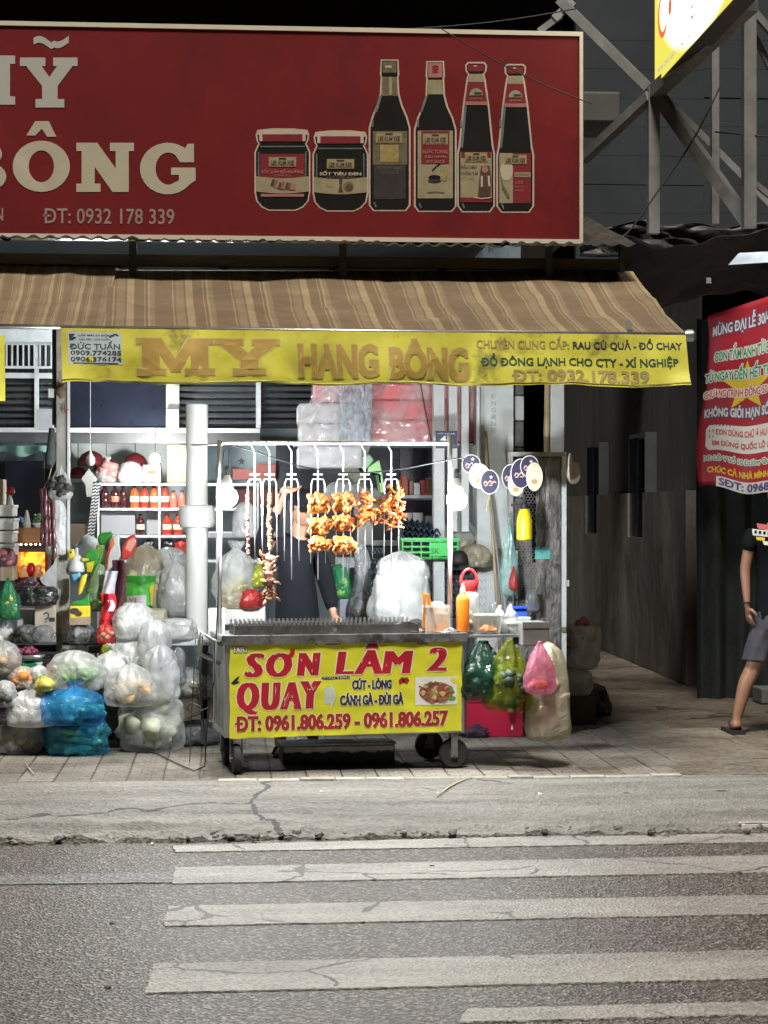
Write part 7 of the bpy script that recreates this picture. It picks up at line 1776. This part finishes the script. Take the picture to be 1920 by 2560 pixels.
p.poly([(314,1440),(394,1440),(392,1452),(352,1462),(316,1452)], pm, 1); p.poly([(374,1466),(394,1456),(394,1512),(378,1512)], pyel, 1); p.poly([(318,1490),(368,1486),(366,1512),(318,1512)], M('pack_lilac', (.6,.58,.62), .4), 1); p.text('VỊ', 322, 1494, 344, 1506, m_lbr, 2, bold=.05); p.build('print', gl)
bag('clear sack of pale puffed grain right of the green label pack', 404, 1540, 56, 112, B1+.2, f_clear, c_noodle, 'tall', 72, csize=.03, fill=.9); bag('large white carrier bag full of noodles left of the white pipe', 440, 1545, 90, 160, B1+.1, f_milk, c_egg, 'knot', 73, csize=.035, fill=.6)
bag('white bag handles and film behind the noodle bag', 424, 1440, 92, 70, B2+.2, f_milk, None, 'lump', 74)
bag('pale green long bag leaning behind the concrete post', 236, 1530, 46, 118, B1+.1, f_lime, c_veg, 'lump', 75, tilt=.12, amp=.5, csize=.03); bag('green leafed yellow sack behind the pale green bag', 232, 1450, 50, 96, B2, f_lime, c_veg, 'knot', 76, tilt=.25)
def packet(label, pts, Y, mat, prints=(), name='food_packet', cat='packet', th=.06):
    cxm = sum(p[0] for p in pts)/len(pts); ym = max(p[1] for p in pts); t = thing(name, label, cat, A(cxm, ym, Y))
    mk('pack', MB().prism([A(x, y, Y) for x, y in pts], (0, th, 0)), mat, t, bevel=.012, smooth=50)
    if prints:
        p = Print(on_plane(Y, .0015))
        for k, (q, m_) in enumerate(prints): p.poly(q, m_, 1+k)
        p.build('print', t)
    return t
m_gry = M('packet_greenish', (.30,.50,.10), .3, var=.4, sc=14, coat=.4); m_redpk = M('packet_red', (.60,.05,.04), .3, var=.3, sc=14, coat=.4); m_whp = M('packet_white', (.70,.70,.68), .35, var=.2, sc=14, coat=.3, bump=.5, bsc=14)
packet('white rice sack with red stripes leaning above the red jacket', [(262,1424),(268,1382),(276,1346),(288,1338),(300,1336),(298,1358),(302,1390),(284,1414),(268,1432)], B2-.1, m_whp, [([(263,1420),(268,1382),(276,1350),(282,1350),(272,1392),(268,1428)], m_redpk), ([(276,1352),(284,1344),(286,1362),(276,1378)], M('packet_orange', (.75,.20,.05), .4))])
packet('green leafy topped packet above the yellow one', [(243,1345),(250,1332),(266,1330),(280,1328),(282,1340),(270,1352),(262,1362),(248,1362)], B2-.05, pm, name='green_packet'); packet('yellow green packet below the leafy top', [(240,1362),(262,1362),(256,1396),(244,1420),(236,1396)], B2-.06, m_gry)
packet('red bag with a white printed face behind the beige sack', [(302,1398),(306,1366),(318,1344),(336,1334),(343,1358),(330,1388),(312,1400)], B2-.05, m_redpk, [([(314,1372),(320,1352),(334,1344),(338,1360),(326,1380)], M('packet_coral', (.72,.30,.22), .4))])
packet('green and yellow soy packet next to the white kettle', [(210,1395),(214,1378),(234,1372),(250,1384),(248,1402),(232,1430),(216,1424)], B1+.15, pm, [([(216,1408),(236,1402),(230,1430),(218,1430)], pyel)])
packet('yellow packet with black dots behind the concrete post', [(170,1376),(184,1372),(188,1392),(176,1398),(170,1394)], B1+.1, pyel, [([(174,1380),(178,1378),(180,1382),(176,1384)], m_blk)])
packet('yellow bottle neck shaped packet below the kettle', [(196,1468),(202,1440),(218,1434),(214,1456),(204,1482),(194,1492)], B1, pyel); packet('sky blue carton edge behind the concrete post', [(176,1436),(200,1432),(204,1448),(182,1456)], B1+.05, M('sky_blue_pack', (.15,.45,.65), .4))
kt = thing('white_kettle', 'white plastic kettle with a spout between the post and the green packets', 'kettle', A(192, 1428, B1+.2)); s = (B1+.2)/FOC
mk('body', MB().lathe([(20*s,0),(22*s,8*s),(19*s,24*s),(9*s,40*s),(4*s,44*s),(4*s,58*s),(0,60*s)], A(192,1430,B1+.2), 20), M('kettle_white', (.72,.74,.76), .3), kt, smooth=True); mk('spout', MB().tube([A(206,1400,B1+.15), A(222,1398,B1+.15)], [.012,.007], 8), pyel, kt)
mk_ = thing('noodle_packet', 'yellow and green noodle packet printed with brown mushrooms beside the concrete post', 'packet', A(200, 1562, B1))
mk('pack', MB().pbox(173, 1514, 226, 1562, B1, .1), pyel, mk_, bevel=.012); mk('green_top', MB().prism([A(175,1514,B1), A(180,1504,B1), A(205,1500,B1), A(222,1482,B1), A(225,1514,B1)], (0,.06,0)), pm, mk_, bevel=.008)
p = Print(on_plane(B1, .0015)); p.disc(186, 1528, 12, 8, c_dark, 1); p.disc(196, 1534, 9, 7, m_brown, 2); p.poly([(174,1545),(226,1541),(226,1562),(174,1562)], c_pot, 1); p.build('print', mk_)
rj = thing('red_jacket', 'red cloth jacket with a white stripe hanging beside a maroon cloth', 'jacket', A(268, 1562, B1-.03))
mk('cloth', MB().grid(lambda u, v: A(252+34*u+4*math.sin(v*5), 1484+78*v, B1-.03)+Vector((0, .03*math.sin(u*7+v*2)+.02*nz(u*3, v*4), 0)), 16, 24), M('jacket_red', (.62,.015,.03), .75, bump=.4), rj, smooth=True, solid=.01); mk('white_panel', MB().grid(lambda u, v: A(254+30*u+(1-v)*10, 1428+58*v, B1+.02)+Vector((0, .02*math.sin(u*7+v*2), 0)), 12, 16), M('jacket_white', (.66,.64,.72), .8), rj, smooth=True, solid=.01)
mk('stripe', MB().grid(lambda u, v: A(268+14*u+6*math.sin(v*3), 1500+28*v, B1-.065), 6, 8), M('jacket_white', (.66,.64,.72), .8), rj, solid=.003)
tag(mk('maroon_cloth', MB().grid(lambda u, v: A(282+30*u-8*v+6*math.sin(v*3), 1400+128*v, B1+.03)+Vector((0, .035*math.sin(u*5+v)+.01*nz(u*4, v*8), 0)), 16, 30), M('maroon_cloth', (.10,.02,.035), .85, var=.4, bump=.6), smooth=True, solid=.012), 'long maroon cloth hanging between the red jacket and the beige sack', 'cloth')
bag('crumpled grey clear bag on the bench below the mushroom noodle packet', 205, 1612, 72, 50, 13.0, f_grey, c_dark, 'lump', 81, csize=.03)
nb = bag('red net bag tied low between the packets and the white bags', 264, 1612, 48, 62, 12.9, f_red, c_root, 'knot', 82, csize=.025); bag('small yellow bag bottom under the red net bag', 266, 1636, 24, 26, 12.88, f_yel, None, 'lump', 83)
tag(mk('grain_bag', MB().blob(A(365, 1548, 12.95)+Vector((0,.1,0)), .15, .1, .07, 5, .2, 2, 28, 18, flat=.7), f_tan, smooth=True), 'cream bag lying across the bench above the white carriers', 'bag')
bag('white carrier bag slumped on the bench below the cream bag', 332, 1602, 112, 92, 12.9, f_white, None, 'lump', 84); bag('flat white bag of rice noodles lying at the right end of the bench', 440, 1602, 110, 54, 12.9, f_white, c_egg, 'flat', 85)
# left bench goods
bag('green and yellow knotted bag hanging at the left edge', 20, 1552, 56, 104, 12.95, f_green, c_straw, 'hang', 90, csize=.02); boxy('white carton with a black striped end on the left bench', 42, 1524, 84, 1576, 13.2, .2, M('white_carton', (.6,.62,.62), .6)); pb_o = boxy('brown carton printed with a swirl beside the concrete post', 86, 1512, 139, 1606, 13.1, .25, m_cardp)
p = Print(on_plane(13.1, .0015)); p.line([(108,1536),(116,1531),(122,1536),(120,1545),(112,1549)], 3, m_drk, 1); p.rect(122, 1544, 137, 1554, m_navy, 1); p.line([(112,1556),(118,1552)], 2, m_drk, 1); p.build('print', pb_o)
bag('black glossy bags spread over the cartons by the concrete post', 96, 1516, 92, 50, 13.0, f_black, None, 'flat', 91, name='black_bag'); bag('dark crumpled bag behind the green knotted bag', 70, 1490, 70, 40, 13.3, f_mauve, None, 'lump', 92)
bag('clear crinkled bag on the left bench in front of the cartons', 68, 1612, 66, 48, 13.0, f_grey, c_dark, 'lump', 93); bag('second clear crinkled bag right of the first on the left bench', 108, 1610, 56, 46, 12.98, f_grey, None, 'lump', 94); bag('grey white bag at the left edge of the left bench', 4, 1612, 62, 66, 13.05, f_grey, c_egg, 'lump', 95)
on_ = thing('onion_heap', 'heap of glossy red shallots on the kitchen scale', 'shallots', A(68, 1636, 12.85)); mk('shallots', lump_cloud(A(68, 1628, 12.85), .07, .06, .025, 40, .018, 9), c_onion, on_, smooth=True)['kind'] = 'stuff'
sc2 = thing('kitchen_scale', 'green kitchen scale with a steel pan between the bags', 'scale', A(80, 1690, 12.8)); c = A(80, 1690, 12.8); m_sg = M('scale_green', (.02,.22,.12), .4)
mk('body', MB().box(c.x-.06, c.x+.06, 12.76, 12.9, c.z-.03, c.z+.09), m_sg, sc2, bevel=.01); mk('pan', MB().lathe([(0,.095),(.06,.10),(.085,.135),(.08,.135),(.05,.105),(0,.10)], c, 24), m_ss, sc2, smooth=True); mk('base_crate', MB().box(c.x-.13, c.x+.13, 12.82, 13.1, 0, c.z-.031), m_dkwall, sc2)
ck = M('black_plastic', (.02,.02,.022), .4)
for (px0, px1, y1, h, Y, lb) in ((98, 178, 1670, 40, 13.0, 'black lattice crate lying right of the green scale'), (160, 262, 1652, 48, 13.15, 'wide black lattice crate below the red net bag')):
    c = A((px0+px1)/2, y1, Y); t = thing('black_crate', lb, 'crate', c); crate(t, (px1-px0)*Y/FOC, .28, h*Y/FOC, ck, 2, 9)
    mk('prop', MB().box(-.1, .1, .06, .2, -c.z+.0, -.002), ck, t, local=True)
bag('scrap of white film lying in the wide black crate', 186, 1640, 70, 26, 13.1, f_white, None, 'flat', 96)
c = G(272, 1872); t = thing('black_crate', 'upright black lattice crate squeezed between the blue and the cabbage bags', 'crate', (c.x, c.y+.05, 0)); crate(t, .12, .3, .26, ck, 5, 4)
# bags on the tiles
b_ = bag('clear blue bag stuffed with green zucchini on the tiles', 192, 1892, 164, 92, None, f_teal, None, 'flat', 101, dep=.6)
zr = ROOTM[b_.name]; rnd = random.Random(3); z0_ = None
for i in range(9):
    if z0_ is None: z0_ = mk('zucchini', MB().tube([(-.10,0,0),(-.092,0,0),(-.06,0,.004),(0,0,.006),(.06,0,.004),(.095,0,0),(.105,0,0)], [.005,.018,.026,.028,.026,.016,.006], 12), c_zuc, b_, smooth=True, local=True); o = z0_
    else: o = z0_.copy(); COL.objects.link(o); o.parent = b_
    o.location = (rnd.uniform(-.09,.09), rnd.uniform(-.09,.0), .04+.055*(i//3)); o.rotation_euler = (0, rnd.uniform(-.2,.3), rnd.uniform(-.4,.4))
bag('bright blue knotted bag sitting on the zucchini bag', 184, 1818, 168, 110, 12.40, f_blue, c_zuc, 'knot', 102, csize=.035, clong=2, fill=.65)
bag('knotted cream white bag left of the bright blue bag', 78, 1822, 126, 108, 12.5, f_white, None, 'knot', 103); bag('clear bag of brown lumpy potatoes on the tiles at the far left', 52, 1890, 116, 92, None, f_clear, c_pot, 'lump', 104, csize=.05, fill=.8)
bag('big clear bag of pale cabbages standing on the tiles', 380, 1884, 168, 150, None, f_clear, c_cab, 'tall', 105, csize=.085, fill=.85, amp=.7); bag('clear knotted bag of golden fried tofu on top of the cabbages', 326, 1770, 124, 122, 12.5, f_clear, c_tofu, 'knot', 106, csize=.035, fill=.6)
bag('round clear bag of green vegetables above the bright blue bag', 188, 1732, 150, 100, 12.5, f_clear, c_veg, 'lump', 107, csize=.045, fill=.7); bag('white knotted bag behind the tofu bag', 290, 1724, 116, 110, 12.75, f_milk, c_egg, 'knot', 108)
bag('tall clear bag leaning against the bench behind the tofu', 402, 1752, 92, 136, 12.6, f_milk, None, 'tall', 109, amp=1.1); bag('long white carrier bag hanging from the bench end', 385, 1668, 84, 116, 12.7, f_milk, None, 'lump', 110); bag('white carrier bag bunched in front of the bench', 335, 1690, 92, 82, 12.78, f_white, None, 'lump', 111)
bag('peach coloured bag between the scale and the vegetables', 56, 1722, 68, 54, 12.6, f_tan, c_orange, 'lump', 112); bag('small white bag beside the peach bag', 98, 1702, 44, 44, 12.6, f_white, None, 'knot', 113); bag('small pink bag beside the round vegetable bag', 134, 1706, 52, 48, 12.7, f_pink, c_pink, 'lump', 114); bag('small yellow bag below the white one', 108, 1732, 40, 42, 12.5, f_yel, c_straw, 'lump', 115)
bag('clear bag of dark mushrooms cut by the left edge', 8, 1690, 92, 84, 12.6, f_clear, c_pot, 'lump', 116, csize=.04); bag('silvery foil bag at the left edge below the mushrooms', 10, 1770, 66, 66, 12.5, f_milk, c_dark, 'lump', 117); bag('brown bag tucked behind the foil bag at the left edge', 4, 1812, 60, 50, 12.55, f_mauve, c_dark, 'lump', 118)
tb2 = bag('clear covered black tray on the tiles next to the cart wheel', 488, 1868, 124, 62, None, f_grey, None, 'lump', 119); mk('tray', MB().lathe([(.10,.0),(.15,.012),(.165,.04),(.155,.04),(.10,.006),(0,.006)], n=28, sy=.7), ck, tb2, smooth=True, local=True)
bag('clear bag of tan dried noodles under the bench', 478, 1748, 116, 76, 12.95, f_clear, c_noodle, 'lump', 120, csize=.03, fill=.7); bag('smoky bag under the bench right of the tall clear bag', 446, 1712, 40, 92, 12.9, f_grey, None, 'tall', 121); bag('smoky grey bag at the right end under the bench', 508, 1700, 60, 70, 13.0, f_grey, None, 'lump', 122)
boxy('low brown crate under the tan noodle bag', 430, 1748, 532, 1800, 12.98, .3, M('brown_crate', (.14,.11,.08), .8), 'low_crate', 'crate'); boxy('dark crate hidden behind the tofu bag', 262, 1735, 345, 1835, 13.25, .2, ck, 'dark_crate', 'crate'); boxy('dark crate under the round vegetable bag', 110, 1735, 246, 1852, 12.85, .2, ck, 'dark_crate', 'crate'); boxy('dark crate under the left edge bags', -60, 1735, 96, 1850, 12.95, .2, ck, 'dark_crate', 'crate')
boxy('dark crate supporting the white carrier bags before the bench', 300, 1700, 428, 1800, 13.25, .2, ck, 'dark_crate', 'crate')
# behind the vendor, left side: bags around the yellow one
bag('large clear bag of straw coloured greens behind the quails', 590, 1508, 112, 152, 12.95, f_clear, c_straw, 'knot', 130, csize=.03, fill=.4); bag('crumpled red bag on the foam lid beside the vendor', 626, 1522, 64, 48, 12.9, f_red, None, 'lump', 131); bag('tan bag of dried noodles at the foot of the straw coloured greens', 590, 1524, 90, 52, 12.93, f_tan, c_noodle, 'lump', 132, csize=.02)
bag('pale blue white film bag hanging high behind the left bulb', 612, 1345, 60, 90, 13.6, f_milk, None, 'lump', 133); bag('yellow green knotted bag beside the quails', 652, 1470, 46, 70, 12.9, f_yel, c_straw, 'knot', 134, csize=.02)
# right of the vendor
bag('large milky bag of stacked foam trays behind the grill', 1004, 1562, 148, 180, 12.65, f_milk, None, 'tall', 140, amp=1.3); bag('green carrier bag hanging right of the vendor', 848, 1500, 60, 88, 13.0, f_green, c_veg, 'lump', 141); bag('clear hanging bag between the vendor and the milky bag', 905, 1510, 44, 150, 12.95, f_grey, None, 'tall', 142); bag('smoky film bag with yellow scraps below the clear hanging bag', 912, 1552, 80, 76, 12.9, f_grey, c_straw, 'lump', 143, csize=.015)
tag(mk('steel_post', MB().pbox(866, 1395, 874, 1500, 13.05, .02), M('post_grey', (.22,.23,.24), .4), bevel=.002), 'slim grey table post right of the green carrier bag', 'post'); boxy('grey plastic bin behind the grill right of the vendor', 848, 1498, 890, 1562, 13.0, .2, M('bin_grey', (.25,.26,.3), .4), 'bin', 'bin')
boxy('pale cream bag like box on the shelf right of the vendor', 842, 1395, 890, 1420, 14.0, .2, m_white, 'pale_ledge', 'ledge')
# egg trays and the green crate
m_tray = M('egg_tray_navy', (.03,.06,.11), .6, var=.4, sc=8); ya = 13.9
def trays(label, x0, x1, y0, y1, n, Y, group):
    k = 0
    for i in range(n):
        y = y0+(y1-y0)*i/n; h = (y1-y0)/n
        t = thing('egg_tray', '%s, layer %s' % (label, ('topmost', 'second', 'third', 'fourth', 'fifth', 'sixth', 'seventh')[i]) if i < 7 else label, 'egg tray', A((x0+x1)/2, y+h, Y), 0, group)
        c = A((x0+x1)/2, y+h, Y); W = (x1-x0)*Y/FOC; H = h*Y/FOC*.9
        mk('tray', MB().grid(lambda u, v: c+Vector((-W/2+W*u, -.0+.28*v, H*(.35+.5*abs(math.sin(u*math.pi*6)*math.cos(v*math.pi*5))))), 48, 20), m_tray, t, smooth=True, solid=.004)
        if h > 12:
            q = MB()
            for j in range(6): q.blob(c+Vector((-W/2+W*(j+.5)/6, .03, H*.55)), .018, .018, .02, j, 0, 1, 10, 8)
            mk('egg', q, M('egg_blue_shell', (.18,.22,.27), .5), t, smooth=True)['kind'] = 'stuff'
trays('stack of navy egg trays behind the right rack post', 1152, 1216, 1402, 1545, 7, ya, 'right stack of navy egg trays'); trays('stack of navy egg trays behind the milky bag', 1076, 1150, 1402, 1545, 7, ya+.02, 'middle stack of navy egg trays'); trays('navy egg trays left of the milky bag', 905, 962, 1365, 1545, 7, ya, 'left stack of navy egg trays')
ped = boxy('dark table carrying the egg tray stacks', 890, 1545, 1225, 1575, 13.85, .5, m_dkwall, 'dark_table', 'table')
gc = thing('green_crate', 'bright green plastic crate of egg trays marked 5K behind the right rack post', 'crate', A(1076, 1398, 13.6)); c = A(1076, 1398, 13.6); W = 142*13.6/FOC; m_gc = M('crate_green', (.02,.62,.08), .35, var=.15)
crate(gc, W, .32, 54*13.6/FOC, m_gc, 3, 6); mk('panel', MB().box(-W*.02, W*.30, -.010, -.001, .02, .115), m_gc, gc, local=True, bevel=.002)
p = Print(lambda u, v, l: c+Vector(((u-1076)*13.6/FOC, -.012-.001*l, (1398-v)*13.6/FOC))); p.text('5K', 1078, 1370, 1098, 1385, M('crate_dark_green', (.01,.22,.03), .5), 1, bold=.03); p.build('lettering', gc)
for i in range(3):
    t = thing('egg_tray', ('lower', 'middle', 'upper')[i] + ' tilted dark tray sticking out of the green crate', 'egg tray', A(1052, 1345-i*13, 13.65), 0, 'trays in the green crate'); c2 = A(1052, 1350-i*15, 13.65); W2 = .27
    mk('tray', MB().grid(lambda u, v: c2+Vector((-W2/2+W2*u, -.02+.26*v, .0+.03*abs(math.sin(u*math.pi*7))*(1)+ -.05*u+.05*v)), 56, 8), m_tray, t, smooth=True, solid=.006)
bag('tall clear bag with cream rolls behind the right bulb', 1150, 1392, 92, 116, 13.9, f_milk, c_noodle, 'knot', 150, csize=.05, fill=.6); bag('crumpled off white bag above the egg trays by the broom handle', 1188, 1420, 86, 60, 13.7, f_tan, c_egg, 'lump', 151)
cpd = thing('baseball_cap', 'black cap lying on the egg trays behind the right rack post', 'cap', A(1150, 1410, 13.6)); mk('crown', MB().lathe([(.062,0),(.065,.03),(.055,.07),(.03,.095),(0,.10)], A(1148, 1412, 13.6), 22), m_sole, cpd, smooth=True)
tag(mk('black_pot', MB().lathe([(.045,0),(.05,.01),(.05,.05),(.02,.065),(0,.07)], on_top(1040, ly=.4)[0], 20), m_sole, smooth=40), 'small round black pot on the counter before the milky bag', 'pot')
# wrapped stacks under the awning
st1 = thing('wrapped_foam_stack', 'tall stack of pink foam boxes wrapped in film under the awning', 'foam boxes', A(1060, 1106, 14.1)); YW = 14.1
m_pinkf = M('pink_foam', (.82,.17,.20), .5, var=.1, sc=3, bump=.3, bsc=5)
ys = [960, 1000, 1050, 1106]
for i in range(3): mk('foam_box', MB().pbox(928, ys[i]+1, 1216, ys[i+1]-1, YW+random.uniform(0,.01), .45), m_pinkf, st1, bevel=.016)
mk('foam_box', MB().pbox(928, 900, 1216, 959, YW, .45), m_pinkf, st1, bevel=.016)
f_wrap = film('wrap_film', (.85,.80,.82), .10, .68, .15, 5, bump=.5)
mk('film', MB().grid(lambda u, v: A(922+298*u, 905+203*v, YW-.012)+Vector((0, -.008*abs(nz(u*7, v*9))-.007*abs(nz(u*18+v*6, v*5, 3)), 0)), 90, 60), f_wrap, st1, smooth=True)
st2 = thing('wrapped_foam_stack', 'stack of white and rose foam boxes wrapped in clear film, left of the pink stack', 'foam boxes', A(840, 1106, 13.95)); YW = 13.95
mk('foam_box', MB().pbox(788, 900, 926, 1006, YW+.04, .4), M('rose_foam', (.62,.22,.28), .5), st2, bevel=.02)
for i, (x0, x1, y0, y1) in enumerate(((746,925,1008,1058), (752,922,1060,1112), (746,905,1114,1170))): mk('foam_box', MB().pbox(x0, y0, x1, y1, YW, .4), M('foam_wrapped_white', (.60,.64,.66), .5, bump=.3, bsc=6), st2, bevel=.022)
mk('film', MB().grid(lambda u, v: A((778-34*min(1, max(0, (v-.35)*5)))+(930-(778-34*min(1, max(0, (v-.35)*5)))-22*max(0, v-.75)*4)*u, 905+265*v, YW-.02)+Vector((0, -.02*abs(nz(u*5, v*7))-.008*abs(nz(u*14, v*12, 3)), 0)), 80, 80), f_wrap, st2, smooth=True)
mk('crumpled_film', MB().grid(lambda u, v: A(848+82*u+6*nz(v*6, u), 905+200*v, YW-.05)+Vector((0, -.05*math.sin(math.pi*u)-.05*abs(nz(u*5, v*6, 7))-.03*abs(nz(u*13, v*14, 5)), 0)), 50, 70), film('crinkle_film', (.72,.78,.85), .1, .35, .3, 12), st2, smooth=True)
tag(mk('support_beam', MB().pbox(740, 1108, 1216, 1113, 14.0, .5), m_white), 'thin white beam the wrapped foam boxes stand on', 'beam')
tag(mk('hanging_string', MB().tube([A(1052, 960, 13.9), A(1064, 1030, 13.9), A(1080, 1110, 13.9)], .004, 5), m_wire), 'dark cord hanging in front of the pink wrapped boxes', 'cord')
# baskets tilted in the middle
for pts, m_, lb in (([(836,1140),(868,1124),(912,1176),(918,1196),(884,1212)], M('olive_net', (.16,.18,.12), .5, var=.6, sc=40), 'dark olive net basket tilted below the wrapped foam boxes'), ([(886,1160),(924,1134),(936,1150),(900,1192)], M('mint_plastic', (.35,.60,.42), .35), 'mint green plastic tray tilted beside the olive basket'), ([(920,1168),(948,1150),(956,1184),(962,1232),(952,1232),(944,1184),(918,1182)], M('lime_plastic', (.35,.75,.25), .35), 'lime green plastic hook shaped crate edge beside the mint tray')):
    packet(lb, pts, 14.0, m_, name='plastic_basket', cat='basket', th=.2)
bag('white crinkled bags bunched behind the chicken forks', 868, 1270, 120, 70, 14.4, f_milk, None, 'lump', 160); bag('clear bag of trays bunched under the mint tray', 930, 1290, 90, 70, 14.5, f_clear, c_veg, 'lump', 161)
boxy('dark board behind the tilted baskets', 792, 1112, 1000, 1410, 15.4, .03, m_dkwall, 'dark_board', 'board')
# house number, hand fans, yellow sprayer
hn = thing('house_number', 'navy house number plate with white numerals above the right rack post', 'sign', A(1115, 1122, 13.3)); pb('plate', 1089, 1077, 1143, 1121, 13.3, .006, M('plate_navy', (.02,.025,.08), .35), hn)
p = Print(on_plane(13.3, .001)); p.text('46', 1100, 1089, 1132, 1107, m_white, 2, bold=.02); p.text('SỐ NHÀ', 1094, 1081, 1138, 1086, m_white, 2); p.text('PHƯỜNG', 1094, 1111, 1138, 1116, m_white, 2); p.build('lettering', hn)
m_fnavy = M('fan_navy', (.02,.022,.07), .4, var=.1); m_fcr = M('fan_cream', (.62,.56,.42), .5, var=.3, sc=8); m_fpk = M('fan_pink', (.70,.42,.36), .5); m_rimc = M('fan_rim', (.72,.66,.6), .5)
def fan(label, px, py, rx, ry, navy, Y, stick=None):
    t = thing('hand_fan', label, 'hand fan', A(px, py+ry, Y), 0, 'round printed hand fans hung between the rack and the gate'); c = A(px, py, Y); s = Y/FOC
    q = MB().prism([c+Vector((rx*s*math.cos(a*math.pi/16), 0, ry*s*math.sin(a*math.pi/16))) for a in range(32)], (0, .006, 0)); mk('paddle', q, m_rimc, t)
    p = Print(lambda u, v, l: c+Vector((u*s, -.0012*l, -v*s))); p.disc(0, 0, rx-2, ry-2, m_fnavy if navy else m_fcr, 1, 32)
    k = rx/26
    if navy:
        p.line([(-16*k,6),(-12*k,-2),(-6*k,2),(-8*k,9),(-14*k,9)], 3, m_fpk, 2); p.line([(-6*k,4),(2*k,-4),(6*k,4),(12*k,-2),(18*k,2)], 3, m_fpk, 2); p.line([(-2*k,8),(8*k,8)], 2.5, m_fpk, 2.5); p.poly(star(4*k, -12, 6), m_fcr, 2)
    else:
        p.line([(-14*k,4),(-6*k,-6),(0,2),(8*k,-8),(14*k,-2)], 2.5, m_rimc, 2); p.disc(0, 12, 10*k, 6, M('fan_tan', (.42,.27,.12), .5), 2)
    p.build('print', t)
    if stick: mk('stick', MB().tube([c+Vector((0, .004, -ry*s)), c+Vector((stick*s, .004, -(ry+42)*s))], .006, 6), m_bamboo, t)
    return t
YF = 12.9
for a_ in ((1178,1160,24,24,True,YF,None,'topmost navy hand fan of the left group, behind the cream one'), (1198,1190,27,32,False,YF-.02,None,'cream hand fan in the middle of the left group'), (1224,1205,24,31,True,YF-.04,-8,'lowest navy hand fan of the left group, with its stick'),
           (1276,1192,22,32,True,YF,None,'leftmost navy hand fan of the right group'), (1290,1212,20,28,False,YF-.01,None,'cream hand fan half hidden at the bottom of the right group'), (1302,1184,26,38,True,YF-.03,None,'large navy hand fan in the centre of the right group'), (1324,1166,24,28,True,YF-.04,None,'navy hand fan at the top right of the right group'), (1336,1192,21,36,False,YF-.06,None,'front cream hand fan at the right of the right group')):
    fan(a_[7], *a_[:7])
t = thing('hand_fan', 'pale hand fan seen edge on at the top right of the timber gate', 'hand fan', A(1425, 1212, 13.2)); mk('paddle', MB().lathe([(0,-.004),(.09,-.004),(.09,.004),(0,.004)], A(1426, 1166, 13.2), 28, M=Matrix.Rotation(R(72), 4, 'Z') @ Matrix.Rotation(R(90), 4, 'X')), m_rimc, t); mk('paddle', MB().lathe([(0,-.004),(.075,-.004),(.075,.004),(0,.004)], A(1434, 1182, 13.25), 28, M=Matrix.Rotation(R(45), 4, 'Z') @ Matrix.Rotation(R(90), 4, 'X')), m_fcr, t)
ys_ = thing('spray_bottle', 'yellow spray bottle with a black trigger hanging on the timber gate', 'spray bottle', A(1311, 1352, 13.0)); c = A(1311, 1352, 13.0); s = 13.0/FOC
mk('tank', MB().lathe([(0,0),(15*s,0),(20*s,4*s),(20*s,50*s),(17*s,64*s),(13*s,76*s),(12*s,80*s)], c, 22), M('sprayer_yellow', (.78,.66,.02), .35), ys_, smooth=40); mk('trigger', MB().lathe([(10*s,80*s),(9*s,92*s),(5*s,100*s),(5*s,118*s)], c, 14).bar(c+Vector((-34*s,0,90*s)), c+Vector((14*s,0,94*s)), .010, .018).bar(c+Vector((-14*s,0,88*s)), c+Vector((-22*s,0,70*s)), .006, .012), m_sole, ys_)
bag('pale green clear bag hanging below the hand fans on the gate', 1272, 1492, 44, 190, 13.2, film('mint_film', (.45,.66,.62), .2, .4, .3, 9), None, 'hang', 170); bag('white and red bag hanging below the mint bag', 1284, 1476, 22, 60, 13.15, f_red, None, 'hang', 171)
bag('flower printed net bag hanging under the yellow spray bottle', 1330, 1530, 34, 60, 13.2, f_grey, None, 'lump', 172)
tag(mk('wire_hook_set', MB().tube([A(1216,1585,12.6), A(1214,1520,12.6), A(1220,1508,12.6), A(1226,1520,12.6), A(1228,1580,12.6)], .004, 6).tube([A(1232,1580,12.6), A(1230,1512,12.6), A(1238,1506,12.6), A(1242,1520,12.6), A(1246,1582,12.6)], .004, 6), m_ss, smooth=True), 'thin wire hooks standing behind the translucent pickle box', 'hooks')
